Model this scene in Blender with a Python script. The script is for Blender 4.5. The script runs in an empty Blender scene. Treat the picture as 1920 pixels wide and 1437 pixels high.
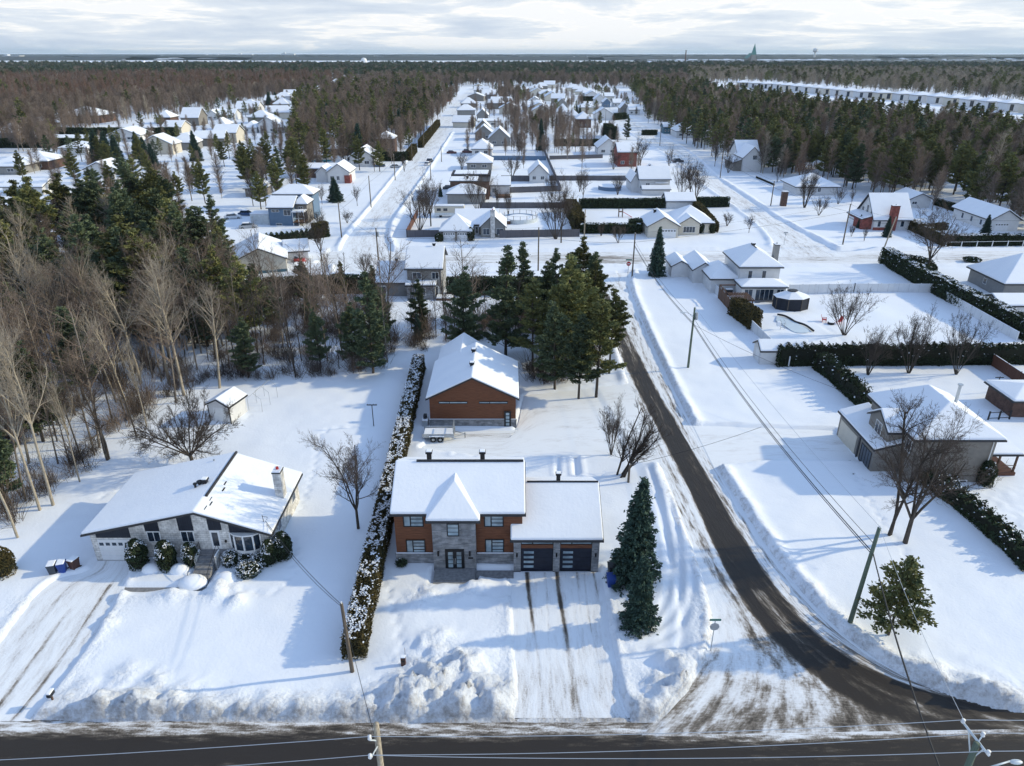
import bpy, bmesh, math, random
import numpy as np
from mathutils import Vector, Matrix
R = math.radians
sc = bpy.context.scene
col = sc.collection
rnd = random.Random(7)

# ---------------------------------------------------------------- camera
CAM_H = 40.0; FPX = 1330.0; PITCH = math.atan(618.5 / FPX)
cam = bpy.data.cameras.new('camera'); camo = bpy.data.objects.new('camera', cam); col.objects.link(camo)
camo.location = (0, 0, CAM_H); camo.rotation_euler = (math.pi / 2 - PITCH, 0, 0)
cam.sensor_width = 36; cam.lens = FPX / 1920 * 36; cam.clip_start = 1; cam.clip_end = 90000
sc.camera = camo

# ---------------------------------------------------------------- light
SUN_EL = 25.0; SUN_DIR = Vector((math.cos(R(SUN_EL)) * .985, math.cos(R(SUN_EL)) * .17, math.sin(R(SUN_EL))))
sl = bpy.data.lights.new('sun', 'SUN'); sl.energy = 2.7; sl.angle = R(1.0); sl.color = (1.0, .84, .52)
so = bpy.data.objects.new('sun', sl); col.objects.link(so)
so.rotation_euler = SUN_DIR.to_track_quat('Z', 'Y').to_euler(); so.location = (200, 40, 120)
sc.view_settings.view_transform = 'Standard'; sc.view_settings.look = 'None'
sc.view_settings.exposure = 0.47; sc.view_settings.gamma = 1.0
world = bpy.data.worlds.new('World'); sc.world = world; world.use_nodes = True
wn = world.node_tree; wn.nodes.clear(); W = wn.nodes.new; WL = wn.links.new
wo = W('ShaderNodeOutputWorld'); bg = W('ShaderNodeBackground'); WL(bg.outputs[0], wo.inputs[0])
sky = W('ShaderNodeTexSky'); sky.sky_type = 'NISHITA'; sky.sun_disc = False
sky.sun_elevation = R(SUN_EL); sky.sun_rotation = math.atan2(SUN_DIR.x, SUN_DIR.y); sky.air_density = 1.0; sky.dust_density = .6; sky.altitude = 50
bg.inputs[1].default_value = .15
geo = W('ShaderNodeTexCoord'); sep = W('ShaderNodeSeparateXYZ'); WL(geo.outputs['Generated'], sep.inputs[0])
# a cloud deck seen edge on: direction divided by height gives the flat-layer perspective
dv = W('ShaderNodeMath'); dv.operation = 'MAXIMUM'; WL(sep.outputs[2], dv.inputs[0]); dv.inputs[1].default_value = 0.0
ad = W('ShaderNodeMath'); ad.operation = 'ADD'; WL(dv.outputs[0], ad.inputs[0]); ad.inputs[1].default_value = .085
qx = W('ShaderNodeMath'); qx.operation = 'DIVIDE'; WL(sep.outputs[0], qx.inputs[0]); WL(ad.outputs[0], qx.inputs[1])
qy = W('ShaderNodeMath'); qy.operation = 'DIVIDE'; WL(sep.outputs[1], qy.inputs[0]); WL(ad.outputs[0], qy.inputs[1])
cb = W('ShaderNodeCombineXYZ'); WL(qx.outputs[0], cb.inputs[0]); WL(qy.outputs[0], cb.inputs[1])
nz = W('ShaderNodeTexNoise'); nz.inputs['Scale'].default_value = .62; nz.inputs['Detail'].default_value = 8; nz.inputs['Roughness'].default_value = .62; nz.inputs['Distortion'].default_value = .35
WL(cb.outputs[0], nz.inputs['Vector'])
nz2 = W('ShaderNodeTexNoise'); nz2.inputs['Scale'].default_value = .17; nz2.inputs['Detail'].default_value = 5
WL(cb.outputs[0], nz2.inputs['Vector'])
mxn = W('ShaderNodeMath'); mxn.operation = 'MULTIPLY_ADD'; WL(nz2.outputs[0], mxn.inputs[0]); mxn.inputs[1].default_value = .9; WL(nz.outputs[0], mxn.inputs[2])
rc = W('ShaderNodeValToRGB'); WL(mxn.outputs[0], rc.inputs[0])
CS = 4.7
rc.color_ramp.elements[0].position = .78; rc.color_ramp.elements[0].color = (.64, .72, .86, 1)
rc.color_ramp.elements[1].position = 1.12; rc.color_ramp.elements[1].color = (1.16, 1.12, 1.08, 1)
e = rc.color_ramp.elements.new(.93); e.color = (.84, .89, .97, 1)
e = rc.color_ramp.elements.new(1.02); e.color = (1.03, 1.03, 1.05, 1)
cm = W('ShaderNodeVectorMath'); cm.operation = 'SCALE'; WL(rc.outputs[0], cm.inputs[0]); cm.inputs['Scale'].default_value = CS
# cloud cover thins out above the horizon haze
mr = W('ShaderNodeMapRange'); WL(sep.outputs[2], mr.inputs[0]); mr.inputs[1].default_value = .08; mr.inputs[2].default_value = .5; mr.inputs[3].default_value = .97; mr.inputs[4].default_value = .30
sb = W('ShaderNodeVectorMath'); sb.operation = 'MULTIPLY'; WL(sky.outputs[0], sb.inputs[0]); sb.inputs[1].default_value = (.74, 1.15, 1.42)
mx = W('ShaderNodeMixRGB'); WL(mr.outputs[0], mx.inputs[0]); WL(sb.outputs[0], mx.inputs[1]); WL(cm.outputs[0], mx.inputs[2])
WL(mx.outputs[0], bg.inputs[0])

# ---------------------------------------------------------------- survey helpers: photo pixel -> point on the flat ground (or height z)
CP, SP = math.cos(PITCH), math.sin(PITCH)
def G(u, v, z=0.0):
    a = (u - 960) / FPX; b = -(v - 718.5) / FPX
    t = (z - CAM_H) / (-SP + b * CP)
    return (a * t, (CP + b * SP) * t)
def ZY(v, y):
    b = -(v - 718.5) / FPX
    return CAM_H + (-SP + b * CP) / (CP + b * SP) * y
def GP(pts): return [G(u, v) for u, v in pts]
def proj(X, Y, Z=0.0):
    d = Y * CP - (Z - CAM_H) * SP; up = Y * SP + (Z - CAM_H) * CP
    return 960 + FPX * X / d, 718.5 - FPX * up / d

# ---------------------------------------------------------------- numpy noise
def _h(ix, iy, s):
    n = (ix.astype(np.int64) * 374761393 + iy.astype(np.int64) * 668265263 + s * 1442695041) & 0xffffffff
    n = ((n ^ (n >> 13)) * 1274126177) & 0xffffffff
    return ((n ^ (n >> 16)) & 0xffff) / 65535.0
def vnoise(x, y, s=0):
    ix = np.floor(x); iy = np.floor(y); fx = x - ix; fy = y - iy
    fx = fx * fx * (3 - 2 * fx); fy = fy * fy * (3 - 2 * fy)
    a = _h(ix, iy, s); b = _h(ix + 1, iy, s); c = _h(ix, iy + 1, s); d = _h(ix + 1, iy + 1, s)
    return (a * (1 - fx) + b * fx) * (1 - fy) + (c * (1 - fx) + d * fx) * fy
def fbm(x, y, s=0, o=4, g=.5):
    r = 0; a = 1; t = 0
    for k in range(o):
        r = r + a * vnoise(x * 2 ** k + 17.3 * k, y * 2 ** k - 9.1 * k, s + k); t += a; a *= g
    return r / t
def inpoly(X, Y, poly):
    c = np.zeros(X.shape, bool); n = len(poly)
    for i in range(n):
        x1, y1 = poly[i]; x2, y2 = poly[(i + 1) % n]
        if y1 == y2: continue
        c ^= ((y1 > Y) != (y2 > Y)) & (X < (x2 - x1) * (Y - y1) / (y2 - y1) + x1)
    return c
def pdist(X, Y, line):
    d = np.full(X.shape, 1e9)
    for (x1, y1), (x2, y2) in zip(line[:-1], line[1:]):
        dx, dy = x2 - x1, y2 - y1; L = dx * dx + dy * dy + 1e-9
        t = np.clip(((X - x1) * dx + (Y - y1) * dy) / L, 0, 1)
        d = np.minimum(d, np.hypot(X - x1 - t * dx, Y - y1 - t * dy))
    return d
def sst(a, b, x):
    t = np.clip((x - a) / (b - a), 0, 1); return t * t * (3 - 2 * t)
def resample(line, n, smooth=True):
    P = np.array(line, float)
    if smooth:
        for _ in range(3):
            Q = [P[0]]
            for a, b in zip(P[:-1], P[1:]): Q += [a * .75 + b * .25, a * .25 + b * .75]
            Q.append(P[-1]); P = np.array(Q)
    s = np.concatenate([[0], np.cumsum(np.hypot(*np.diff(P, axis=0).T))])
    t = np.linspace(0, s[-1], n)
    return np.stack([np.interp(t, s, P[:, 0]), np.interp(t, s, P[:, 1])], 1)

# ---------------------------------------------------------------- mesh builder
class MB:
    def __init__(s): s.v = []; s.f = []
    def add(s, v, f):
        n = len(s.v); s.v += [tuple(p) for p in v]; s.f += [tuple(i + n for i in q) for q in f]; return s
    def box(s, x0, x1, y0, y1, z0, z1):
        return s.add([(x0, y0, z0), (x1, y0, z0), (x1, y1, z0), (x0, y1, z0), (x0, y0, z1), (x1, y0, z1), (x1, y1, z1), (x0, y1, z1)],
                     [(0, 3, 2, 1), (4, 5, 6, 7), (0, 1, 5, 4), (1, 2, 6, 5), (2, 3, 7, 6), (3, 0, 4, 7)])
    def prism(s, poly, z0, z1):
        n = len(poly)
        v = [(x, y, z0) for x, y in poly] + [(x, y, z1) for x, y in poly]
        return s.add(v, [tuple(range(n))[::-1], tuple(range(n, 2 * n))] + [(i, (i + 1) % n, n + (i + 1) % n, n + i) for i in range(n)])
    def tube(s, pts, rad, k=6, cap=True):
        pts = [Vector(p) for p in pts]; n0 = len(s.v)
        if not hasattr(rad, '__len__'): rad = [rad] * len(pts)
        ref = Vector((0, 0, 1))
        for i, p in enumerate(pts):
            d = (pts[min(i + 1, len(pts) - 1)] - pts[max(i - 1, 0)]).normalized()
            a = d.cross(ref if abs(d.z) < .9 else Vector((1, 0, 0))).normalized(); b = d.cross(a)
            for j in range(k):
                t = 2 * math.pi * j / k
                s.v.append(tuple(p + (a * math.cos(t) + b * math.sin(t)) * rad[i]))
        for i in range(len(pts) - 1):
            for j in range(k):
                s.f.append((n0 + i * k + j, n0 + (i + 1) * k + j, n0 + (i + 1) * k + (j + 1) % k, n0 + i * k + (j + 1) % k))
        if cap:
            s.f.append(tuple(n0 + j for j in range(k))); s.f.append(tuple(n0 + (len(pts) - 1) * k + j for j in range(k))[::-1])
        return s
    def dome(s, c, r, sx=1, sy=1, sz=1, nu=14, nv=8, full=True):
        cx, cy, cz = c; n0 = len(s.v); lo = -math.pi / 2 if full else 0
        for i in range(nv + 1):
            a = lo + (math.pi / 2 - lo) * i / nv
            for j in range(nu):
                t = 2 * math.pi * j / nu
                s.v.append((cx + r * sx * math.cos(a) * math.cos(t), cy + r * sy * math.cos(a) * math.sin(t), cz + r * sz * math.sin(a)))
        for i in range(nv):
            for j in range(nu): s.f.append((n0 + i * nu + j, n0 + i * nu + (j + 1) % nu, n0 + (i + 1) * nu + (j + 1) % nu, n0 + (i + 1) * nu + j))
        return s
    def mesh(s, name, mat, smooth=False):
        m = bpy.data.meshes.new(name); m.from_pydata(s.v, [], s.f); m.update()
        if mat: m.materials.append(mat)
        if smooth: m.polygons.foreach_set('use_smooth', [True] * len(m.polygons))
        return m
    def build(s, name, mat, parent=None, smooth=False, bevel=0, seg=2, ang=.5):
        o = bpy.data.objects.new(name, s.mesh(name, mat, smooth)); col.objects.link(o)
        if parent: o.parent = parent
        if bevel:
            b = o.modifiers.new('bevel', 'BEVEL'); b.width = bevel; b.segments = seg; b.limit_method = 'ANGLE'; b.angle_limit = ang
            if smooth is None: pass
        return o
def np_mesh(name, v, f, mat, smooth=False):
    """v (n,3), f (m,k) int"""
    m = bpy.data.meshes.new(name); v = np.asarray(v, np.float32); f = np.asarray(f, np.int32)
    m.vertices.add(len(v)); m.vertices.foreach_set('co', v.ravel())
    k = f.shape[1]; m.loops.add(f.size); m.loops.foreach_set('vertex_index', f.ravel())
    m.polygons.add(len(f)); m.polygons.foreach_set('loop_start', np.arange(0, f.size, k, dtype=np.int32))
    if smooth: m.polygons.foreach_set('use_smooth', np.ones(len(f), bool))
    m.update(calc_edges=True)
    if mat: m.materials.append(mat)
    return m
def link(name, mesh, parent=None):
    o = bpy.data.objects.new(name, mesh); col.objects.link(o)
    if parent: o.parent = parent
    return o
def tag(o, label, cat, group=None, kind=None):
    o['label'] = label
    if cat: o['category'] = cat
    if group: o['group'] = group
    if kind: o['kind'] = kind
    return o
def thing(name, label, cat, loc=(0, 0, 0), rz=0, group=None):
    o = bpy.data.objects.new(name, None); col.objects.link(o); o.location = loc; o.rotation_euler = (0, 0, rz)
    o.empty_display_size = .3
    return tag(o, label, cat, group)
def copy_tree(o, parent=None):
    c = o.copy(); col.objects.link(c)
    if parent: c.parent = parent
    for ch in list(o.children): copy_tree(ch, c)
    return c

# ---------------------------------------------------------------- materials
M = {}
def mat(name, c, rough=.7, var=.0, vs=2.0, bump=0.0, bs=20.0, c2=None, metal=0, objrand=0, stretch=None, spec=.3, detail=4):
    m = bpy.data.materials.new(name); m.use_nodes = True; n = m.node_tree; N = n.nodes.new; L = n.links.new
    b = n.nodes['Principled BSDF']; b.inputs['Roughness'].default_value = rough; b.inputs['Metallic'].default_value = metal
    b.inputs['Specular IOR Level'].default_value = spec
    tc = N('ShaderNodeTexCoord'); src = tc.outputs['Object']
    if stretch:
        mp = N('ShaderNodeMapping'); mp.inputs['Scale'].default_value = stretch; L(src, mp.inputs[0]); src = mp.outputs[0]
    if c2 is None: c2 = tuple(x * (1 - var) for x in c); c = tuple(min(1, x * (1 + var * .6)) for x in c)
    nt = N('ShaderNodeTexNoise'); nt.inputs['Scale'].default_value = vs; nt.inputs['Detail'].default_value = detail; L(src, nt.inputs['Vector'])
    cr = N('ShaderNodeValToRGB'); L(nt.outputs[0], cr.inputs[0])
    cr.color_ramp.elements[0].position = .32; cr.color_ramp.elements[1].position = .68
    cr.color_ramp.elements[0].color = (*c2, 1); cr.color_ramp.elements[1].color = (*c, 1)
    out = cr.outputs[0]
    if objrand:
        oi = N('ShaderNodeObjectInfo'); mr = N('ShaderNodeMapRange'); L(oi.outputs['Random'], mr.inputs[0]); mr.inputs[3].default_value = 1 - objrand; mr.inputs[4].default_value = 1 + objrand
        vm = N('ShaderNodeVectorMath'); vm.operation = 'SCALE'; L(out, vm.inputs[0]); L(mr.outputs[0], vm.inputs['Scale']); out = vm.outputs[0]
    L(out, b.inputs['Base Color'])
    if bump:
        nb = N('ShaderNodeTexNoise'); nb.inputs['Scale'].default_value = bs; nb.inputs['Detail'].default_value = 5; L(src, nb.inputs['Vector'])
        bp = N('ShaderNodeBump'); bp.inputs['Strength'].default_value = 1; bp.inputs['Distance'].default_value = bump; L(nb.outputs[0], bp.inputs['Height']); L(bp.outputs[0], b.inputs['Normal'])
    M[name] = m; return m
def lines_mat(name, c, c2, period, axis=2, rough=.6, line=.12, dark=.45, vs=(1, 1, 14)):
    """boards or siding: a fine dark joint every `period` metres along `axis`, streaky colour along the boards"""
    m = mat(name, c, rough, c2=c2, vs=1.3, stretch=vs); n = m.node_tree; N = n.nodes.new; L = n.links.new; b = n.nodes['Principled BSDF']
    tc = N('ShaderNodeTexCoord'); sp = N('ShaderNodeSeparateXYZ'); L(tc.outputs['Object'], sp.inputs[0])
    src = sp.outputs[axis]
    if axis == 0:
        a_ = N('ShaderNodeMath'); a_.operation = 'ADD'; L(sp.outputs[0], a_.inputs[0]); L(sp.outputs[1], a_.inputs[1]); src = a_.outputs[0]
    d = N('ShaderNodeMath'); d.operation = 'DIVIDE'; L(src, d.inputs[0]); d.inputs[1].default_value = period
    fr = N('ShaderNodeMath'); fr.operation = 'FRACT'; L(d.outputs[0], fr.inputs[0])
    lt = N('ShaderNodeMath'); lt.operation = 'LESS_THAN'; L(fr.outputs[0], lt.inputs[0]); lt.inputs[1].default_value = line
    mxx = N('ShaderNodeMixRGB'); mxx.blend_type = 'MULTIPLY'; L(lt.outputs[0], mxx.inputs[0])
    L(b.inputs['Base Color'].links[0].from_socket, mxx.inputs[1]); mxx.inputs[2].default_value = (dark, dark, dark, 1); L(mxx.outputs[0], b.inputs['Base Color'])
    bp = N('ShaderNodeBump'); bp.inputs['Distance'].default_value = .02; L(fr.outputs[0], bp.inputs['Height']); L(bp.outputs[0], b.inputs['Normal'])
    return m
def brick_mat(name, c, c2, mortar, w=.6, h=.2, ms=.012, rough=.85):
    m = bpy.data.materials.new(name); m.use_nodes = True; n = m.node_tree; N = n.nodes.new; L = n.links.new; b = n.nodes['Principled BSDF']; b.inputs['Roughness'].default_value = rough
    tc = N('ShaderNodeTexCoord'); sp = N('ShaderNodeSeparateXYZ'); L(tc.outputs['Object'], sp.inputs[0])
    a_ = N('ShaderNodeMath'); a_.operation = 'ADD'; L(sp.outputs[0], a_.inputs[0]); L(sp.outputs[1], a_.inputs[1])
    cbn = N('ShaderNodeCombineXYZ'); L(a_.outputs[0], cbn.inputs[0]); L(sp.outputs[2], cbn.inputs[1])
    bt = N('ShaderNodeTexBrick'); L(cbn.outputs[0], bt.inputs['Vector']); bt.inputs['Color1'].default_value = (*c, 1); bt.inputs['Color2'].default_value = (*c2, 1); bt.inputs['Mortar'].default_value = (*mortar, 1)
    bt.inputs['Scale'].default_value = 1; bt.inputs['Brick Width'].default_value = w; bt.inputs['Row Height'].default_value = h; bt.inputs['Mortar Size'].default_value = ms
    nt = N('ShaderNodeTexNoise'); nt.inputs['Scale'].default_value = 1.7; nt.inputs['Detail'].default_value = 7; L(tc.outputs['Object'], nt.inputs['Vector'])
    mr = N('ShaderNodeMapRange'); L(nt.outputs[0], mr.inputs[0]); mr.inputs[1].default_value = .3; mr.inputs[2].default_value = .7; mr.inputs[3].default_value = .62; mr.inputs[4].default_value = 1.3
    vm = N('ShaderNodeVectorMath'); vm.operation = 'SCALE'; L(bt.outputs[0], vm.inputs[0]); L(mr.outputs[0], vm.inputs['Scale']); L(vm.outputs[0], b.inputs['Base Color'])
    bp = N('ShaderNodeBump'); bp.inputs['Distance'].default_value = .02; bp.invert = True; L(bt.outputs['Fac'], bp.inputs['Height']); L(bp.outputs[0], b.inputs['Normal'])
    M[name] = m; return m
SNOW = (.80, .845, .92)
mat('snow', SNOW, .62, c2=(.76, .81, .90), vs=.35, bump=.012, bs=9, spec=.25)
mat('roof_snow', (.82, .86, .93), .6, c2=(.78, .825, .905), vs=.6, bump=.02, bs=3.5, spec=.25)
mat('dirty_snow', (.62, .60, .58), .8, c2=(.80, .83, .88), vs=3, bump=.03, bs=12)
mat('fascia', (.035, .037, .042), .5, var=.2)
mat('white_trim', (.72, .74, .76), .5, var=.06)
mat('shingle', (.045, .047, .055), .9, var=.4, vs=6)
lines_mat('cedar', (.20, .080, .040), (.108, .043, .023), .17)
brick_mat('grey_stone', (.30, .31, .33), (.17, .185, .21), (.22, .225, .235), .55, .12, .008)
brick_mat('pale_stone', (.70, .69, .67), (.60, .60, .59), (.42, .42, .42), .42, .2, .016)
brick_mat('brown_brick', (.13, .065, .045), (.085, .045, .035), (.16, .14, .13), .24, .08, .006)
brick_mat('red_brick', (.30, .055, .04), (.20, .04, .03), (.25, .2, .18), .24, .08, .006)
lines_mat('taupe_siding', (.23, .215, .195), (.19, .18, .165), .14, vs=(1, 1, 1), dark=.8)
lines_mat('grey_siding', (.27, .27, .265), (.23, .232, .235), .14, vs=(1, 1, 1), dark=.82)
lines_mat('white_siding', (.66, .67, .68), (.60, .61, .63), .16, vs=(1, 1, 1), dark=.88)
lines_mat('cream_siding', (.62, .58, .50), (.56, .53, .46), .16, vs=(1, 1, 1), dark=.88)
lines_mat('blue_siding', (.13, .21, .32), (.11, .18, .28), .14, vs=(1, 1, 1), dark=.8)
lines_mat('teal_siding', (.06, .16, .22), (.05, .13, .18), .14, vs=(1, 1, 1), dark=.8)
lines_mat('dark_board', (.018, .024, .04), (.013, .018, .03), .2, axis=0, vs=(1, 1, .2), dark=.5)
lines_mat('fence_grey', (.13, .125, .14), (.10, .10, .115), 2.0, axis=0, vs=(6, 6, .3), line=.03, dark=.5)
lines_mat('fence_brown', (.16, .07, .045), (.11, .05, .035), .15, axis=0, vs=(6, 6, .3), dark=.5)
lines_mat('fence_white', (.66, .68, .71), (.60, .63, .67), 1.9, axis=0, vs=(1, 1, 1), line=.03, dark=.7)
mat('garage_black', (.012, .015, .028), .35, var=.2)
mat('garage_white', (.68, .70, .73), .45, var=.05)
mat('frame_black', (.012, .013, .016), .4, var=.1)
mat('glass_pale', (.30, .40, .47), .12, c2=(.12, .17, .21), vs=.9, spec=.8)
mat('glass_dark', (.03, .05, .08), .08, c2=(.012, .018, .028), vs=1.2, spec=.9)
mat('wood_pole', (.16, .13, .10), .85, c2=(.095, .08, .065), vs=3, stretch=(6, 6, .4))
mat('green_pole', (.13, .17, .13), .85, c2=(.09, .12, .095), vs=3, stretch=(6, 6, .4))
mat('galvanised', (.42, .45, .48), .4, var=.15, metal=.6)
mat('pale_metal', (.60, .66, .70), .45, var=.12, metal=.2)
mat('wire_dark', (.02, .022, .026), .6)
mat('wire_light', (.40, .44, .50), .45, metal=.5)
mat('concrete', (.24, .245, .26), .9, c2=(.15, .155, .17), vs=4, bump=.01)
mat('rubber', (.015, .015, .016), .8)
mat('timber', (.13, .075, .05), .8, var=.3, vs=3)
mat('red_paint', (.42, .03, .03), .5, var=.1)
mat('plastic_blue', (.02, .06, .28), .45, var=.15)
mat('plastic_black', (.02, .024, .032), .5, var=.1)
mat('plastic_brown', (.085, .04, .03), .5, var=.1)
mat('plastic_grey', (.045, .06, .085), .5, var=.1)
mat('bark', (.085, .072, .06), .9, c2=(.04, .034, .03), vs=3, stretch=(5, 5, 1), objrand=.25)
mat('bark_grey', (.22, .19, .16), .9, c2=(.13, .115, .10), vs=3, stretch=(5, 5, 1), objrand=.3)
mat('bark_pale', (.40, .355, .28), .85, c2=(.20, .175, .14), vs=4, stretch=(5, 5, 1), objrand=.2)
mat('bark_red', (.15, .075, .045), .9, c2=(.10, .055, .04), vs=4, objrand=.25)
mat('twig', (.075, .060, .052), .9, var=.3, objrand=.3)
mat('twig_pale', (.36, .32, .26), .9, c2=(.22, .19, .16), vs=.6, objrand=.2)
mat('twig_brown', (.22, .175, .145), .9, c2=(.15, .118, .10), vs=.6, objrand=.35)
mat('twig_red', (.20, .125, .092), .9, c2=(.16, .11, .09), vs=.4, objrand=.3)
def foliage(name, a, b, objr=.25):
    m = mat(name, a, .75, c2=b, vs=1.6, objrand=objr, spec=.15, detail=6)
    return m
foliage('pine_green', (.185, .18, .062), (.075, .10, .050), .4)
foliage('pine_dark', (.12, .145, .075), (.052, .084, .058), .3)
foliage('spruce_green', (.064, .108, .080), (.027, .054, .050), .25)
foliage('hedge_green', (.050, .070, .034), (.018, .032, .020), .2)
foliage('hedge_brown', (.105, .080, .030), (.035, .038, .018), .2)
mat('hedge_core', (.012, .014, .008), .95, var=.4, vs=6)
mat('far_wood', (.020, .034, .040), .95, c2=(.060, .066, .066), vs=.012, detail=12)
mat('copper_green', (.07, .20, .17), .6, var=.2)
mat('pool_blue', (.02, .12, .30), .3, var=.2)
mat('ice', (.52, .62, .72), .3, var=.06, vs=.8)
mat('teal_stripe', (.03, .22, .28), .4)

# ---------------------------------------------------------------- roads and plowed surfaces: (name, left edge, right edge, kind)
NEARZ = -.25
ROADS = {}
ROADS['main_road'] = ([(-75, 33.3), (-30, 33.2), (0, 33.0), (30, 33.2), (75, 33.3)], [(-75, 23.4), (0, 23.4), (75, 23.4)])
ROADS['side_road'] = (GP([(1050, 516), (1100, 520), (1126, 555), (1148, 610), (1172, 690), (1212, 800), (1245, 880), (1288, 980), (1322, 1080), (1342, 1150), (1340, 1210), (1312, 1270), (1262, 1330), (1215, 1374)]),
                      GP([(1185, 509), (1176, 530), (1203, 600), (1243, 690), (1288, 780), (1334, 860), (1384, 940), (1440, 1030), (1512, 1120), (1600, 1205), (1720, 1280), (1850, 1325), (2000, 1345), (2300, 1356)]))
ROADS['cross_street'] = ([(-41, 156.5), (0, 156.0), (40, 156.5), (80, 157), (190, 157)], [(-41, 145), (0, 144.8), (40, 145), (80, 145), (190, 145)])
ROADS['west_street'] = (GP([(628, 512), (640, 460), (668, 425), (702, 385), (760, 310), (815, 240), (863, 182), (880, 166)]),
                        GP([(770, 500), (728, 468), (722, 430), (748, 390), (803, 315), (847, 245), (884, 188), (897, 166)]))
ROADS['east_street'] = (GP([(1455, 480), (1454, 446), (1402, 403), (1367, 377), (1325, 350), (1270, 300), (1205, 262), (1150, 228), (1110, 200), (1070, 180), (1052, 168)]),
                        GP([(1590, 480), (1523, 444), (1456, 410), (1407, 374), (1345, 337), (1300, 290), (1240, 254), (1185, 222), (1135, 196), (1095, 178), (1072, 166)]))
ROADS['driveway'] = (GP([(960, 1069), (966, 1150), (972, 1240), (976, 1300), (968, 1342)]), GP([(1124, 1069), (1135, 1150), (1150, 1240), (1163, 1310), (1180, 1342)]))
ROADS['bungalow_driveway'] = (GP([(183, 1048), (168, 1072), (92, 1084), (20, 1180), (-60, 1290), (-100, 1348)]), GP([(244, 1048), (234, 1078), (207, 1135), (137, 1240), (68, 1325), (45, 1348)]))
ROADS['shop_yard'] = (GP([(806, 806), (968, 806), (985, 740), (1080, 730), (1180, 718)]), GP([(792, 838), (900, 850), (1000, 852), (1140, 852), (1240, 868)]))
ROADS['grey_house_driveway'] = (GP([(1300, 796), (1400, 800), (1566, 806)]), GP([(1338, 872), (1450, 858), (1612, 862)]))
def zroad(Y): return NEARZ + (.3 - .0) * sst(150, 330, Y)
road_polys = {}
for k, (l, r) in ROADS.items():
    L_ = resample(l, 60, k not in ('shop_yard',)); R_ = resample(r, 60, k not in ('shop_yard',)); road_polys[k] = (L_, R_)

# ---------------------------------------------------------------- the snow-covered ground: one sheet out to the horizon
def axis(lo, d0, lo_g, stops):
    pass
def grow(start, step, end, segs):
    xs = [start]; s = step
    while xs[-1] < end:
        for lim, g in segs:
            if xs[-1] < lim: break
        s = s * (1 + g); xs.append(xs[-1] + s)
    return xs
ys = list(np.arange(22, 62, .27)); ys += grow(ys[-1] + .27, .27, 30000, [(170, .009), (600, .02), (1e9, .05)])
ys = [-400, -120, -20, 5, 15] + ys
xp = list(np.arange(0, 42, .27)); xp += grow(xp[-1] + .27, .27, 33000, [(110, .014), (400, .03), (1e9, .075)])
xs = sorted([-x for x in xp[1:]] + xp)
xs = np.array(xs); ys = np.array(ys, float)
X, Y = np.meshgrid(xs, ys)
near = (np.abs(X) < 220) & (Y < 420)
Z = np.zeros(X.shape)
Z += (fbm(X / 9, Y / 9, 3) - .5) * .42 * (Y < 400) + (fbm(X / 3.5, Y / 2.2, 5, 5) - .5) * .13 * (Y < 140)
xn, yn = X[near], Y[near]; zn = Z[near]
BANK = {'main_road': (.26, .8), 'side_road': (.34, .7), 'cross_street': (.45, .8), 'west_street': (.5, .8), 'east_street': (.5, .8), 'driveway': (.16, .35), 'bungalow_driveway': (.16, .35), 'shop_yard': (.10, .5), 'grey_house_driveway': (.18, .4)}
inside = np.zeros(xn.shape, bool); outd = np.full(xn.shape, 1e9); bank = np.zeros(xn.shape); dirt = np.zeros(xn.shape)
for k, (L_, R_) in road_polys.items():
    poly = [tuple(p) for p in L_] + [tuple(p) for p in R_[::-1]]
    bx0, bx1 = min(p[0] for p in poly) - 6, max(p[0] for p in poly) + 6; by0, by1 = min(p[1] for p in poly) - 6, max(p[1] for p in poly) + 6
    s = (xn > bx0) & (xn < bx1) & (yn > by0) & (yn < by1)
    xx, yy = xn[s], yn[s]
    ins = inpoly(xx, yy, poly)
    d = np.minimum(pdist(xx, yy, [tuple(p) for p in L_]), pdist(xx, yy, [tuple(p) for p in R_]))
    inside[s] |= ins; d2 = np.where(ins, 0, d); outd[s] = np.minimum(outd[s], d2)
    A, wd = BANK[k]; nb_ = fbm(xx / 1.7, yy / 1.7, 11, 5, .6)
    bank[s] = np.maximum(bank[s], A * np.exp(-((d2 - wd * 1.1) / wd) ** 2) * (.35 + 1.25 * nb_))
    if k in ('main_road', 'side_road'): dirt[s] = np.maximum(dirt[s], (1 - sst(.2, 1.8, d2)) * (.62 if k == 'main_road' else .42))
    if k == 'main_road': dirt[s] = np.maximum(dirt[s], (1 - sst(.3, 5.5, d2)) * .30)
edge = sst(0.02, .55, outd)
zn = (zn + bank) * edge + (-.36) * (1 - edge) + 0
zn = np.where(inside, -.36, zn)
PADS = [(-6.75, -2.95, 46.4, 48.6), (-3.2, .3, 47.3, 48.6), (-27.1, -25.35, 46.0, 49.8), (-33.4, -25.35, 45.7, 46.35), (0, 7.6, 47.9, 48.6), (-36.3, -32.5, 49, 50)]
for a, b_, c, d in PADS:
    q = np.maximum(np.maximum(a - xn, xn - b_), np.maximum(c - yn, yn - d)); outd = np.minimum(outd, np.maximum(q + .25, 0)); inside |= q < .05
zn = np.where(inside, -.36, zn)
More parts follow.
